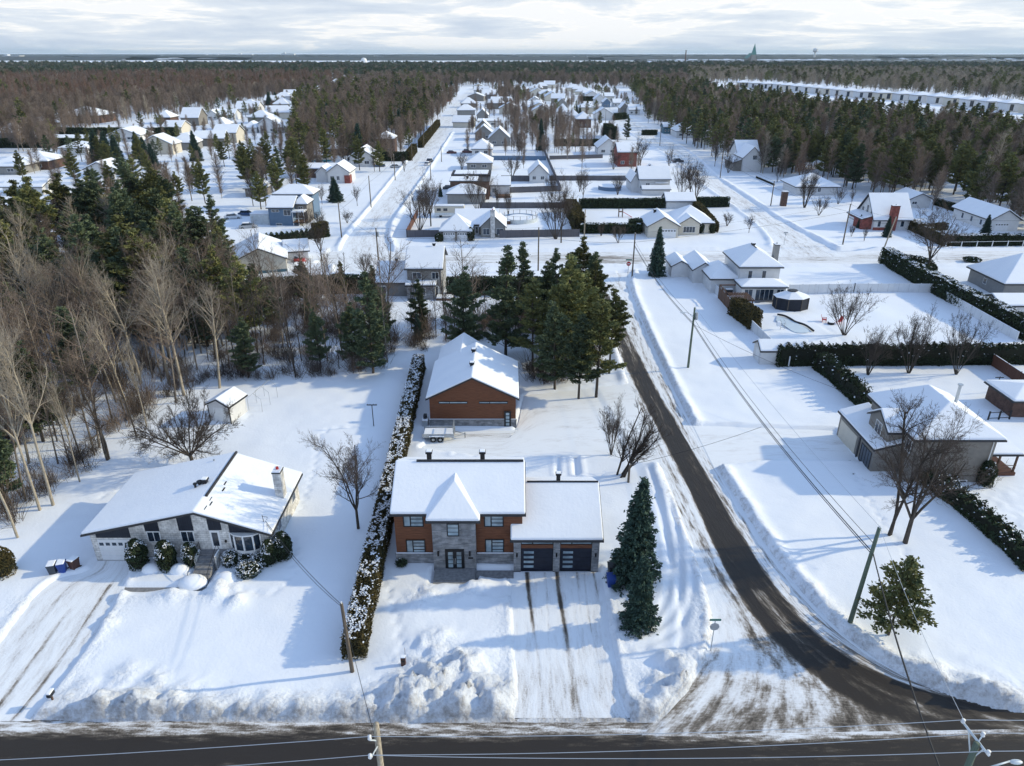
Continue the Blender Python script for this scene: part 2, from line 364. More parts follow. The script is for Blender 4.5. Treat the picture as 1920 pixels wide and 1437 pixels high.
# plowed heaps
HEAPS = [(800, 1290, 1.15, 2.3), (862, 1255, .9, 1.8), (905, 1305, 1.1, 1.7), (760, 1318, .9, 2.2), (700, 1330, .6, 2), (935, 1295, .8, 1.2), (820, 1215, .5, 1.6), (780, 1250, .6, 1.2), (850, 1330, .8, 1.8),
         (180, 1342, 1.0, 1.6), (255, 1340, .9, 2.0), (150, 1300, .35, 1.2), (330, 1330, .55, 1.8), (430, 1345, .45, 1.7), (235, 1268, .45, 1.1), (290, 1285, .5, 1.1), (560, 1347, .4, 1.7), (500, 1335, .35, 1.6), (640, 1345, .4, 1.6), (370, 1347, .6, 1.3),
         (1262, 1245, 1.1, .9), (1276, 1290, 1.25, .8), (1272, 1335, 1.0, .8), (1232, 1285, .7, 1.1), (1205, 1330, .5, 1.2), (1100, 1356, .25, 2.5),
         (418, 1105, .55, 1.0), (440, 1130, .5, .8), (330, 1112, .28, 1.2), (225, 1110, .3, .9), (205, 1165, .25, .6),
         (1293, 800, .7, 1.6), (1318, 845, .6, 1.5), (1268, 770, .6, 1.4), (1340, 880, .5, 1.4), (800, 1120, .35, 1.6), (880, 1100, .3, 1.6), (700, 1110, .1, 2),
         (560, 500, .6, 2.5), (655, 500, .9, 2.0), (1170, 540, .7, 1.8), (1600, 1215, .4, 1.2), (1500, 1100, .4, 1.2), (1850, 1318, .6, 2.5), (1750, 1275, .5, 1.8)]
hm = np.zeros(xn.shape)
for u, v, h, r in HEAPS:
    cx, cy = G(u, v); s = (np.abs(xn - cx) < r * 3) & (np.abs(yn - cy) < r * 3)
    dd = ((xn[s] - cx) ** 2 + (yn[s] - cy) ** 2) / (r * r)
    hm[s] = np.maximum(hm[s], h * np.exp(-dd * .9))
lump = fbm(xn / 1.1, yn / 1.1, 31, 5, .6)
zn = zn + np.where(inside, 0, edge * hm * (.25 + 1.9 * np.clip((lump - .33) * 1.8, 0, 1)))
rough_m = np.clip(hm * 1.5 - .1 + np.where(yn < 45, (1 - sst(0, 3, outd)) * .6, 0), 0, 1)
zn += np.where(inside, 0, edge * rough_m * (fbm(xn / .42, yn / .42, 41, 3, .6) - .5) * .5)
# wheel grooves and drifts
def groove(pts, w, depth, off=()):
    global zn
    P_ = resample(GP(pts), 60)
    for o in off or (0,):
        d_ = np.gradient(P_, axis=0); n_ = np.stack([-d_[:, 1], d_[:, 0]], 1) / (np.hypot(*d_.T)[:, None] + 1e-9)
        Q = P_ + n_ * o
        s = (xn > Q[:, 0].min() - 2) & (xn < Q[:, 0].max() + 2) & (yn > Q[:, 1].min() - 2) & (yn < Q[:, 1].max() + 2)
        dd = pdist(xn[s], yn[s], [tuple(p) for p in Q])
        zn[s] += np.where(inside[s], 0, -depth * np.exp(-(dd / w) ** 2) + depth * .5 * np.exp(-((dd - w * 2) / w) ** 2))
groove([(1235, 880), (1262, 960), (1278, 1060), (1275, 1130), (1240, 1180), (1165, 1200)], .28, .11, (-.9, 0, .9))
groove([(1240, 930), (1262, 1010), (1290, 1100), (1300, 1180), (1290, 1215)], .25, .10, (-.7, .7))
groove([(860, 856), (880, 842), (920, 832), (985, 828)], .25, .14, (-1.2, -.6, 0, .6))
groove([(1046, 888), (1046, 835)], .22, .2); groove([(1082, 888), (1076, 832)], .3, .3)
def tracks(pts, step=.75):
    L0 = resample(GP(pts), 200); s_ = np.concatenate([[0], np.cumsum(np.hypot(*np.diff(L0, axis=0).T))])
    for i, t in enumerate(np.arange(0, s_[-1], step)):
        cx = np.interp(t, s_, L0[:, 0]) + (.16 if i % 2 else -.16); cy = np.interp(t, s_, L0[:, 1]) + rnd.uniform(-.06, .06)
        s = (np.abs(xn - cx) < .8) & (np.abs(yn - cy) < .8); zn[s] -= np.where(inside[s], 0, .20 * np.exp(-((xn[s] - cx) ** 2 + (yn[s] - cy) ** 2) / .035))
tracks([(1130, 1120), (1160, 1230), (1240, 1210), (1330, 1222)]); tracks([(560, 960), (590, 880), (600, 800), (700, 805)]); tracks([(430, 1100), (520, 1120), (560, 1060), (545, 1010)]); tracks([(985, 800), (1060, 790), (1100, 745)]); tracks([(470, 780), (420, 800), (330, 880), (180, 935)])
tracks([(1700, 1040), (1640, 960), (1600, 880)]); tracks([(1470, 575), (1545, 610), (1580, 640)]); tracks([(700, 1060), (740, 1130), (757, 1245)])
groove([(1340, 1180), (1348, 1215), (1330, 1240), (1300, 1225)], .2, .12, (-.5, .5))
Z[near] = zn
dz_full = np.zeros(X.shape); rg = np.zeros(X.shape); dz_full[near] = dirt; rg[near] = rough_m
# worn footprints on the neighbour's lawn at the right
s = near & (X > 46) & (Y < 61) & (Y > 44); Z[s] += (fbm(X[s] / .5, Y[s] / .5, 51, 2) - .5) * .18
# hidden far river lies a little lower; gentle low hills on the horizon
Z += sst(9000, 22000, Y) * (fbm(X / 6000, Y / 6000, 61, 3) * 55) 
ny_, nx_ = X.shape
idx = np.arange(nx_ * ny_).reshape(ny_, nx_)
F = np.stack([idx[:-1, :-1], idx[:-1, 1:], idx[1:, 1:], idx[1:, :-1]], -1).reshape(-1, 4)
gm = np_mesh('ground', np.stack([X, Y, Z], -1).reshape(-1, 3), F, None, True)
for an, arr in (('dirt', dz_full), ('rough', rg)):
    at = gm.attributes.new(an, 'FLOAT', 'POINT'); at.data.foreach_set('value', arr.astype(np.float32).ravel())
# ground snow material: clean snow, sanded grey-brown crumbs where the plough threw road dirt
gmat = mat('ground_snow', SNOW, .6, c2=(.755, .805, .895), vs=.12, bump=.015, bs=5, spec=.22); n = gmat.node_tree; N = n.nodes.new; L = n.links.new; b = n.nodes['Principled BSDF']
base = b.inputs['Base Color'].links[0].from_socket
ad_ = N('ShaderNodeAttribute'); ad_.attribute_name = 'dirt'
tc = N('ShaderNodeTexCoord'); nt = N('ShaderNodeTexNoise'); nt.inputs['Scale'].default_value = 1.4; nt.inputs['Detail'].default_value = 9; nt.inputs['Roughness'].default_value = .75; L(tc.outputs['Object'], nt.inputs['Vector'])
s1 = N('ShaderNodeMath'); s1.operation = 'SUBTRACT'; L(nt.outputs[0], s1.inputs[0]); s1.inputs[1].default_value = .55
s2 = N('ShaderNodeMath'); s2.operation = 'MULTIPLY_ADD'; L(s1.outputs[0], s2.inputs[0]); s2.inputs[1].default_value = 2.6; L(ad_.outputs['Fac'], s2.inputs[2])
s3 = N('ShaderNodeMapRange'); L(s2.outputs[0], s3.inputs[0]); s3.inputs[1].default_value = .15; s3.inputs[2].default_value = 1.1
s4 = N('ShaderNodeMath'); s4.operation = 'MULTIPLY'; L(s3.outputs[0], s4.inputs[0]); s5 = N('ShaderNodeMath'); s5.operation = 'MINIMUM'; L(ad_.outputs['Fac'], s5.inputs[0]); s5.inputs[1].default_value = .25
s6 = N('ShaderNodeMath'); s6.operation = 'MULTIPLY'; L(s5.outputs[0], s6.inputs[0]); s6.inputs[1].default_value = 4; L(s6.outputs[0], s4.inputs[1])
mxg = N('ShaderNodeMixRGB'); L(s4.outputs[0], mxg.inputs[0]); L(base, mxg.inputs[1]); mxg.inputs[2].default_value = (.20, .165, .135, 1); L(mxg.outputs[0], b.inputs['Base Color'])
ar = N('ShaderNodeAttribute'); ar.attribute_name = 'rough'; nr = N('ShaderNodeTexNoise'); nr.inputs['Scale'].default_value = 3.2; nr.inputs['Detail'].default_value = 8; nr.inputs['Roughness'].default_value = .78; L(tc.outputs['Object'], nr.inputs['Vector'])
vr = N('ShaderNodeTexVoronoi'); vr.inputs['Scale'].default_value = 3.0; L(tc.outputs['Object'], vr.inputs['Vector'])
a1_ = N('ShaderNodeMath'); a1_.operation = 'MULTIPLY_ADD'; L(vr.outputs['Distance'], a1_.inputs[0]); a1_.inputs[1].default_value = -.5; L(nr.outputs[0], a1_.inputs[2])
a2_ = N('ShaderNodeMath'); a2_.operation = 'ADD'; L(ar.outputs['Fac'], a2_.inputs[0]); a2_.inputs[1].default_value = .07
a3_ = N('ShaderNodeMath'); a3_.operation = 'MULTIPLY'; L(a1_.outputs[0], a3_.inputs[0]); L(a2_.outputs[0], a3_.inputs[1])
bq = N('ShaderNodeBump'); bq.inputs['Distance'].default_value = .19; L(a3_.outputs[0], bq.inputs['Height']); old = b.inputs['Normal'].links[0].from_socket; L(old, bq.inputs['Normal']); L(bq.outputs[0], b.inputs['Normal'])
gm.materials.append(gmat)
gobj = link('ground', gm); tag(gobj, 'snow covered flat ground with drifts and plowed heaps', None, kind='structure')

def road_material(name, width, amp=1.0):
    """snow pack, slush and bare asphalt, streaked along the driving direction; `dark` says how worn down to the tar it is"""
    m = bpy.data.materials.new(name); m.use_nodes = True; n = m.node_tree; N = n.nodes.new; L = n.links.new; b = n.nodes['Principled BSDF']; b.inputs['Specular IOR Level'].default_value = .16
    uv = N('ShaderNodeUVMap'); uv.uv_map = 'UVMap'; at = N('ShaderNodeAttribute'); at.attribute_name = 'dark'
    def nz_(sx, sy, det, rgh=.6):
        mp = N('ShaderNodeMapping'); mp.inputs['Scale'].default_value = (sx, sy, 1); L(uv.outputs[0], mp.inputs[0])
        t = N('ShaderNodeTexNoise'); t.inputs['Scale'].default_value = 1; t.inputs['Detail'].default_value = det; t.inputs['Roughness'].default_value = rgh; L(mp.outputs[0], t.inputs['Vector']); return t.outputs[0]
    a = nz_(width * .9, .09, 7, .65); c = nz_(width * 3.2, .5, 6, .7); g = nz_(width * 9, 9, 3)
    def mth(op, x, y, z=None):
        k = N('ShaderNodeMath'); k.operation = op
        for i, q in enumerate((x, y, z)):
            if q is None: continue
            if isinstance(q, (int, float)): k.inputs[i].default_value = q
            else: L(q, k.inputs[i])
        return k.outputs[0]
    sm = mth('MULTIPLY_ADD', mth('SUBTRACT', a, .5), 1.55 * amp, at.outputs['Fac'])
    sm = mth('MULTIPLY_ADD', mth('SUBTRACT', c, .5), 1.3 * amp, sm)
    sm = mth('MULTIPLY_ADD', mth('SUBTRACT', g, .5), .35, sm)
    r = N('ShaderNodeValToRGB'); L(sm, r.inputs[0]); cr = r.color_ramp
    cr.elements[0].position = .12; cr.elements[0].color = (.78, .82, .88, 1)
    cr.elements[1].position = .86; cr.elements[1].color = (.034, .030, .028, 1)
    for p, cc in ((.30, (.66, .68, .72)), (.42, (.42, .41, .41)), (.52, (.20, .18, .16)), (.66, (.075, .066, .058))):
        e = cr.elements.new(p); e.color = (*cc, 1)
    L(r.outputs[0], b.inputs['Base Color'])
    rr = N('ShaderNodeMapRange'); L(sm, rr.inputs[0]); rr.inputs[1].default_value = .5; rr.inputs[2].default_value = 1; rr.inputs[3].default_value = .75; rr.inputs[4].default_value = .48; L(rr.outputs[0], b.inputs['Roughness'])
    bp = N('ShaderNodeBump'); bp.inputs['Distance'].default_value = .03; bp.invert = True; L(sm, bp.inputs['Height']); L(bp.outputs[0], b.inputs['Normal'])
    return m
def road(name, dark, width, nu=24, nv=220, dz=0, label=''):
    l, r = ROADS[name]; sm = name not in ('shop_yard',)
    L_ = resample(l, nv, sm); R_ = resample(r, nv, sm); t = np.linspace(0, 1, nu)
    w_ = R_ - L_; w_ /= np.hypot(*w_.T)[:, None]; Le, Re = L_ - w_ * .4, R_ + w_ * .4
    P_ = Le[:, None] * (1 - t[None, :, None]) + Re[:, None] * t[None, :, None]
    Xr, Yr = P_[..., 0], P_[..., 1]; Zr = zroad(Yr) + dz + (fbm(Xr / 1.5, Yr / 1.5, 71) - .5) * .03 * (Yr < 120)
    # the outermost strips dip under the bank so that no gap shows
    idx = np.arange(nu * nv).reshape(nv, nu); F = np.stack([idx[:-1, :-1], idx[1:, :-1], idx[1:, 1:], idx[:-1, 1:]], -1).reshape(-1, 4)
    a_ = P_[0, -1] - P_[0, 0]; b_ = P_[1, 0] - P_[0, 0]
    if b_[0] * a_[1] - b_[1] * a_[0] < 0: F = F[:, ::-1]
    m = np_mesh(name, np.stack([Xr, Yr, Zr], -1).reshape(-1, 3), F, road_material(name, width, 1.0 if name in ('main_road', 'side_road') else .6), True)
    c_ = (L_ + R_) / 2; s = np.concatenate([[0], np.cumsum(np.hypot(*np.diff(c_, axis=0).T))])
    U = np.broadcast_to(t[None, :], (nv, nu)).ravel(); V = np.broadcast_to(s[:, None], (nv, nu)).ravel()
    ul = m.uv_layers.new(name='UVMap'); fi = F.ravel(); ul.data.foreach_set('uv', np.stack([U[fi], V[fi]], 1).astype(np.float32).ravel())
    D = dark(Xr, Yr, U.reshape(nv, nu), V.reshape(nv, nu))
    at = m.attributes.new('dark', 'FLOAT', 'POINT'); at.data.foreach_set('value', D.astype(np.float32).ravel())
    o = link(name, m); tag(o, label, None, kind='structure'); return o
dc = resample(GP([(1120, 540), (1150, 600), (1188, 680), (1247, 790), (1310, 900), (1345, 970), (1387, 1050), (1452, 1150), (1557, 1250), (1695, 1318), (1860, 1352), (2100, 1364), (2300, 1368)]), 120)
dcl = [tuple(p) for p in dc]
def dark_side(X, Y, U, V):
    d = pdist(X, Y, dcl); hw = np.interp(Y, [34, 42, 60, 80, 130], [1.9, 1.7, 1.3, 1.25, 1.5])
    k = 1 - sst(hw * .75, hw * 1.35, d); top = np.interp(Y, [55, 75, 95, 125, 145], [1.0, .90, .74, .56, .44])
    two = .35 * np.exp(-((d - hw * .15) / .35) ** 2) * (Y < 46)
    fan = (1 - sst(36.5, 42.5, Y)) * .20 + .15 + .16 * np.exp(-((U - .30) / .06) ** 2) * (Y > 38) + .10 * np.exp(-((U - .16) / .04) ** 2) * (Y > 38) + .12 * (1 - sst(34, 35.4, Y))
    fan = fan + .14 * sst(1.2, 2.4, d) * (1 - sst(2.4, 4.2, d))
    return np.maximum(fan, k * top - two) - .30 * (U > .93) - .12 * (U < .07)
road('main_road', lambda X, Y, U, V: np.clip(1.06 - .60 * sst(31.5, 32.5, Y) + .05 * (fbm(X / 6, Y / .7, 5) - .5) - .55 * np.exp(-((Y - 29.9 - .012 * X) / .28) ** 2) * sst(-12, -16, X) - .35 * np.exp(-(((X - 19) / 6.5) ** 2)) * sst(29.6, 32, Y), 0, 1.1), 10, 60, 460, 0, 'bare dark asphalt road with sandy slush along its edge')
road('side_road', dark_side, 8, 60, 420, .008, 'side street curving into the junction, bare dark tyre lane between brown slush')
road('cross_street', lambda X, Y, U, V: .17 + .12 * np.exp(-((U - .5) / .28) ** 2) + .22 * np.exp(-(((X - 19) / 10) ** 2 + ((Y - 147) / 6) ** 2)), 12, 20, 200, .004, 'snow packed cross street beyond the pines')
road('west_street', lambda X, Y, U, V: .14 + .10 * np.exp(-((U - .5) / .3) ** 2), 8, 12, 160, .012, 'long snow packed street running away to the left of centre')
road('east_street', lambda X, Y, U, V: .16 + .10 * np.exp(-((U - .5) / .3) ** 2), 8, 12, 160, .016, 'snow packed street winding away to the right of centre')
def drive_dark(X, Y, U, V):
    d = np.full(X.shape, .12)
    for c, w, a, fade in ((.22, .022, .62, 1.15), (.53, .024, .60, 1.3), (.37, .012, .22, 1.2), (.70, .016, .60, .62), (.90, .013, .42, .75), (.80, .008, .2, 1.3)):
        cc = c + .02 * np.sin(V / 3 + c * 20) - (.0)
        d = d + a * np.exp(-((U - cc) / w) ** 2) * np.clip(fade - V / 11.5, 0.06, 1)
    return d + .15 * sst(9.5, 12, V)
road('driveway', drive_dark, 7, 90, 120, .020, 'plowed double driveway with four dark tyre streaks in front of the twin garage doors')
road('bungalow_driveway', lambda X, Y, U, V: .17 + .32 * np.exp(-((U - .78) / .02) ** 2) * (V > 3) + .3 * np.exp(-((U - .5) / .025) ** 2) * sst(5, 8, V) + .15 * np.exp(-((U - .3) / .03) ** 2), 5, 50, 90, .024, 'plowed wide driveway of the white stone bungalow')
road('shop_yard', lambda X, Y, U, V: .10 + .28 * np.exp(-((U - .25) / .1) ** 2 - ((V - 7) / 6) ** 2), 8, 30, 90, .028, 'packed snow yard between the house and the cedar shop')
road('grey_house_driveway', lambda X, Y, U, V: .10 + .06 * np.exp(-((U - .4) / .1) ** 2), 6, 20, 60, .032, 'packed snow driveway of the grey brick house')

# ---------------------------------------------------------------- building kit
def solid(top, faces, t, shrink=None):
    """closed slab: `top` polygon sheet and the same sheet t lower"""
    n = len(top); mb = MB(); v = [tuple(p) for p in top] + [(p[0], p[1], p[2] - t) for p in top]
    f = [tuple(q) for q in faces] + [tuple(i + n for i in q)[::-1] for q in faces]
    ed = {}
    for q in faces:
        for a, b in zip(q, q[1:] + q[:1]): ed[(a, b)] = 1
    for a, b in list(ed):
        if (b, a) not in ed: f.append((b, a, a + n, b + n))
    return mb.add(v, f)
def roof_sheet(kind, x0, x1, y0, y1, ze, zr, ridge=None, hipin=None, ov_s=0):
    if kind == 'gx':
        r = ridge if ridge is not None else (y0 + y1) / 2
        return [(x0, y0, ze), (x1, y0, ze), (x1, r, zr), (x0, r, zr), (x1, y1, ze), (x0, y1, ze)], [(0, 1, 2, 3), (3, 2, 4, 5)]
    if kind == 'gy':
        r = ridge if ridge is not None else (x0 + x1) / 2
        return [(x0, y0, ze), (r, y0, zr), (r, y1, zr), (x0, y1, ze), (x1, y0, ze), (x1, y1, ze)], [(0, 1, 2, 3), (1, 4, 5, 2)]
    if kind == 'hip':
        w, d = x1 - x0, y1 - y0
        if w >= d:
            h = hipin if hipin is not None else d / 2; m_ = (y0 + y1) / 2
            return [(x0, y0, ze), (x1, y0, ze), (x1, y1, ze), (x0, y1, ze), (x0 + h, m_, zr), (x1 - h, m_, zr)], [(0, 1, 5, 4), (1, 2, 5), (2, 3, 4, 5), (3, 0, 4)]
        h = hipin if hipin is not None else w / 2; m_ = (x0 + x1) / 2
        return [(x0, y0, ze), (x1, y0, ze), (x1, y1, ze), (x0, y1, ze), (m_, y0 + h, zr), (m_, y1 - h, zr)], [(0, 1, 4), (1, 2, 5, 4), (2, 3, 5), (3, 0, 4, 5)]
    if kind == 'flat':
        return [(x0, y0, ze), (x1, y0, ze), (x1, y1, zr), (x0, y1, zr)], [(0, 1, 2, 3)]
    if kind == 'shedx':   # low edge at x0
        return [(x0, y0, ze), (x1, y0, zr), (x1, y1, zr), (x0, y1, ze)], [(0, 1, 2, 3)]
FOOT = []
class House:
    def __init__(s, name, label, cat, ox, oy, rot=0, group=None):
        s.root = thing(name, label, cat, (ox, oy, 0), R(rot), group); s.o = (ox, oy) if rot == 0 else (0, 0)
        s.walls = {}; s.blocks = []
    def block(s, x0, x1, y0, y1, h, kind, rise, wall, over=.4, ridge=None, snow=.24, z0=-.3, hipin=None, t=.16, wallmb=None, trim='fascia', snowmat='roof_snow', roofmat='fascia', oend=None, vents=0):
        ox, oy = s.o; x0 -= ox; x1 -= ox; y0 -= oy; y1 -= oy
        if ridge is not None: ridge -= ox if kind == 'gy' else oy
        oe = over if oend is None else oend
        mb = MB(); E_ = [(x0, y0), (x1, y0), (x1, y1), (x0, y1)]
        if kind == 'gx':
            r = ridge if ridge is not None else (y0 + y1) / 2; sl_ = rise / (r - y0); ze = h - over * sl_; zr = h + rise
            mb.add([(x0, y0, z0), (x1, y0, z0), (x1, y1, z0), (x0, y1, z0), (x0, y0, h), (x1, y0, h), (x1, y1, h), (x0, y1, h), (x0, r, zr), (x1, r, zr)],
                   [(0, 1, 5, 4), (2, 3, 7, 6), (1, 2, 6, 9, 5), (3, 0, 4, 8, 7)])
            X0, X1, Y0, Y1 = x0 - oe, x1 + oe, y0 - over, y1 + over
        elif kind == 'gy':
            r = ridge if ridge is not None else (x0 + x1) / 2; sl_ = rise / min(r - x0, x1 - r); ze = h - over * sl_ * .8; zr = h + rise
            mb.add([(x0, y0, z0), (x1, y0, z0), (x1, y1, z0), (x0, y1, z0), (x0, y0, h), (x1, y0, h), (x1, y1, h), (x0, y1, h), (r, y0, zr), (r, y1, zr)],
                   [(0, 1, 5, 8, 4), (2, 3, 7, 9, 6), (1, 2, 6, 5), (3, 0, 4, 7)])
            X0, X1, Y0, Y1 = x0 - over, x1 + over, y0 - oe, y1 + oe
        else:
            mb.box(x0, x1, y0, y1, z0, h - .02)
            sl_ = rise / (min(x1 - x0, y1 - y0) / 2) if kind == 'hip' else 0
            ze = h - over * sl_; zr = h + rise if kind != 'flat' else h + rise
            X0, X1, Y0, Y1 = x0 - over, x1 + over, y0 - over, y1 + over
            if kind == 'flat': ze = h
            if kind == 'shedx':
                ze = h; mb = MB(); mb.add([(x0, y0, z0), (x1, y0, z0), (x1, y1, z0), (x0, y1, z0), (x0, y0, h), (x1, y0, h + rise), (x1, y1, h + rise), (x0, y1, h)], [(0, 1, 5, 4), (1, 2, 6, 5), (2, 3, 7, 6), (3, 0, 4, 7)])
        mb.build('wall', M[wall], s.root)
        v, f = roof_sheet(kind, X0, X1, Y0, Y1, ze + t, zr + t, ridge, hipin)
        ro = solid(v, f, t).build('roof', M[roofmat], s.root)
        if snow:
            k = .05; v, f = roof_sheet(kind, X0 + k, X1 - k, Y0 + k, Y1 - k, ze + t + snow + .01, zr + t + snow * .8 + .01, ridge, hipin)
            solid(v, f, snow).build('snow_cover', M[snowmat], ro, bevel=min(.11, snow * .45), seg=3, ang=.12)
        c_ = s.root.matrix_basis if False else None; FOOT.append((x0 + s.root.location.x, x1 + s.root.location.x, y0 + s.root.location.y, y1 + s.root.location.y)); return ro
    def quad(s, face, a0, a1, z0, z1, at, out, dep):
        """box lying on a wall: face S/N/W/E, a = along the wall, at = wall coordinate (absolute), out = how far it stands proud"""
        ox, oy = s.o; mb = MB()
        if face in 'SN':
            a0 -= ox; a1 -= ox; at -= oy; sg = -1 if face == 'S' else 1
            lo, hi = sorted((at + sg * out, at - sg * dep)); mb.box(a0, a1, lo, hi, z0, z1)
        else:
            a0 -= oy; a1 -= oy; at -= ox; sg = -1 if face == 'W' else 1
            lo, hi = sorted((at + sg * out, at - sg * dep)); mb.box(lo, hi, a0, a1, z0, z1)
        return mb
    def window(s, face, a0, a1, z0, z1, at, frame='white_trim', glass='glass_dark', nv=1, nh=0, fw=.07, name='window', parent=None):
        fr = MB(); P = lambda *q: fr.add(*(lambda m_: (m_.v, m_.f))(s.quad(*q)))
        for q in ((a0, a0 + fw, z0, z1), (a1 - fw, a1, z0, z1), (a0 + fw, a1 - fw, z1 - fw, z1), (a0 + fw, a1 - fw, z0, z0 + fw)): P(face, *q, at, .06, .02)
        for k in range(nv):
            c = a0 + (a1 - a0) * (k + 1) / (nv + 1); P(face, c - fw * .4, c + fw * .4, z0 + fw, z1 - fw, at, .052, .02)
        for k in range(nh):
            c = z0 + (z1 - z0) * (k + 1) / (nh + 1); P(face, a0 + fw, a1 - fw, c - fw * .35, c + fw * .35, at, .048, .02)
        o = fr.build(name, M[frame], s.root)
        s.quad(face, a0 + fw * .6, a1 - fw * .6, z0 + fw * .6, z1 - fw * .6, at, .03, .015).build('pane', M[glass], o)
        return o
    def panel(s, name, mat_, face, a0, a1, z0, z1, at, out=.03, dep=.02, parent=None, bevel=0):
        return s.quad(face, a0, a1, z0, z1, at, out, dep).build(name, M[mat_], parent or s.root, bevel=bevel)
    def door(s, face, a0, a1, z0, z1, at, mat_='white_trim', glass=None, garage=False):
        d = s.panel('garage_door' if garage else 'door', mat_, face, a0, a1, z0, z1, at, .04)
        if garage and mat_ == 'garage_white':
            w = (a1 - a0) / 5
            for k in range(5): s.quad(face, a0 + w * (k + .18), a0 + w * (k + .82), z1 - .62, z1 - .32, at, .055, .0).build('pane', M['glass_dark'], d)
            g = MB()
            for k in range(1, 4):
                z = z0 + (z1 - z0) * k / 4; q = s.quad(face, a0, a1, z - .012, z + .012, at, .046, .0); g.add(q.v, q.f)
            g.build('panel_groove', M['pale_metal'], d)
        elif not garage:
            s.quad(face, a0 + (a1 - a0) * .2, a1 - (a1 - a0) * .2, z0 + .35, z1 - .2, at, .05, 0).build('pane', M[glass or 'glass_dark'], d)
        return d
    def vent(s, x, y, z, k=1.0, mat_='frame_black'):
        ox, oy = s.o; x -= ox; y -= oy; mb = MB(); mb.box(x - .18 * k, x + .18 * k, y - .18 * k, y + .18 * k, z - .3, z + .35 * k); mb.box(x - .26 * k, x + .26 * k, y - .26 * k, y + .26 * k, z + .35 * k, z + .5 * k)
        o = mb.build('roof_vent', M[mat_], s.root); MB().box(x - .22 * k, x + .22 * k, y - .22 * k, y + .22 * k, z + .5 * k, z + .58 * k).build('snow_cap', M['roof_snow'], o, bevel=.03)
    def pipe(s, x, y, z0, z1, r=.06, mat_='galvanised', cap=True):
        ox, oy = s.o; mb = MB().tube([(x - ox, y - oy, z0), (x - ox, y - oy, z1)], r, 10)
        if cap: mb.tube([(x - ox, y - oy, z1 + .02), (x - ox, y - oy, z1 + .14)], r * 1.7, 10)
        return mb.build('vent_pipe', M[mat_], s.root)
    def chimney(s, x0, x1, y0, y1, z0, z1, mat_):
        ox, oy = s.o; x0 -= ox; x1 -= ox; y0 -= oy; y1 -= oy
        c = MB().box(x0, x1, y0, y1, z0, z1).build('chimney', M[mat_], s.root)
        MB().box(x0 - .05, x1 + .05, y0 - .05, y1 + .05, z1, z1 + .1).build('chimney_cap', M['fascia'], c)
        MB().box(x0 - .02, x1 + .02, y0 - .02, y1 + .02, z1 + .1, z1 + .2).build('snow_cap', M['roof_snow'], c, bevel=.04)
        xm, ym = (x0 + x1) / 2, (y0 + y1) / 2
        MB().tube([(xm, ym, z1 + .1), (xm, ym, z1 + .42)], .13, 10).build('flue', M['red_paint'] if mat_ == 'pale_stone' else M['galvanised'], c)
        return c
    def slab(s, name, mat_, x0, x1, y0, y1, z0, z1, snow=0, bevel=0, parent=None):
        ox, oy = s.o; o = MB().box(x0 - ox, x1 - ox, y0 - oy, y1 - oy, z0, z1).build(name, M[mat_], parent or s.root, bevel=bevel)
        if snow: MB().box(x0 - ox + .03, x1 - ox - .03, y0 - oy + .03, y1 - oy - .03, z1 + .005, z1 + snow).build('snow_cover', M['roof_snow'], o, bevel=snow * .45, seg=3)
        return o

# ---------------------------------------------------------------- the cedar and stone house
H = House('cedar_house', 'two storey cedar clad house with grey stone entrance block and twin garage doors', 'house', 0, 49.15)
H.block(-9.9, .87, 49.15, 57.25, 5.35, 'gx', 2.15, 'cedar', .45, vents=0, oend=.3)
H.block(.18, 7.31, 48.40, 57.1, 3.28, 'gx', 2.35, 'grey_stone', .45, oend=.35)
H.slab('wall', 'grey_stone', -9.98, -6.69, 49.03, 49.147, -.3, 1.0, snow=.0)
H.slab('ledge', 'concrete', -10.0, -6.69, 48.96, 49.15, 1.0, 1.07, snow=.07)
H.slab('wall', 'grey_stone', -3.04, .17, 49.03, 49.147, -.3, 1.0)
H.slab('ledge', 'concrete', -3.04, .17, 48.96, 49.15, 1.0, 1.07, snow=.07)
# entrance block with its steep hipped roof running back into the main roof
H.slab('wall', 'grey_stone', -6.68, -3.05, 48.45, 52.0, -.3, 5.02)
ax_, ay_, az_ = -4.87, 51.0, 7.08
def ent(k, dz): return [(-7.15 + k, 47.95 + k, 5.12 + dz), (-2.6 - k, 47.95 + k, 5.12 + dz), (ax_, ay_, az_ + dz), (-2.6 - k, 50.9, 5.12 + dz), (-7.15 + k, 50.9, 5.12 + dz), (ax_, 53.0, az_ + dz)]
fe = [(0, 1, 2), (1, 3, 5, 2), (4, 0, 2, 5)]
lo = lambda P_: [(x - 0, y - 49.15, z) for x, y, z in P_]
ro = solid(lo(ent(0, .0)), fe, .16).build('roof', M['fascia'], H.root)
solid(lo(ent(.05, .24)), fe, .235).build('snow_cover', M['roof_snow'], ro, bevel=.12, seg=3, ang=.12)
FB = 'frame_black'
def split_window(a0, a1, z0, z1, at, rows=3):
    w = H.window('S', a0, a1, z0, z1, at, FB, 'glass_pale', 0, 0, .09)
    m_ = MB(); c = a0 + (a1 - a0) * .36
    q = H.quad('S', c - .05, c + .05, z0 + .09, z1 - .09, at, .055, .0); m_.add(q.v, q.f)
    for k in range(1, rows):
        z = z0 + (z1 - z0) * k / rows; q = H.quad('S', c + .05, a1 - .09, z - .035, z + .035, at, .05, 0); m_.add(q.v, q.f)
    m_.build('glazing_bar', M[FB], w)
split_window(-9.15, -7.43, 3.78, 4.98, 49.15); split_window(-2.35, -.7, 3.78, 4.98, 49.15)
split_window(-9.05, -7.4, 1.08, 2.45, 49.15, 4); split_window(-2.3, -.68, 1.08, 2.5, 49.15, 4)
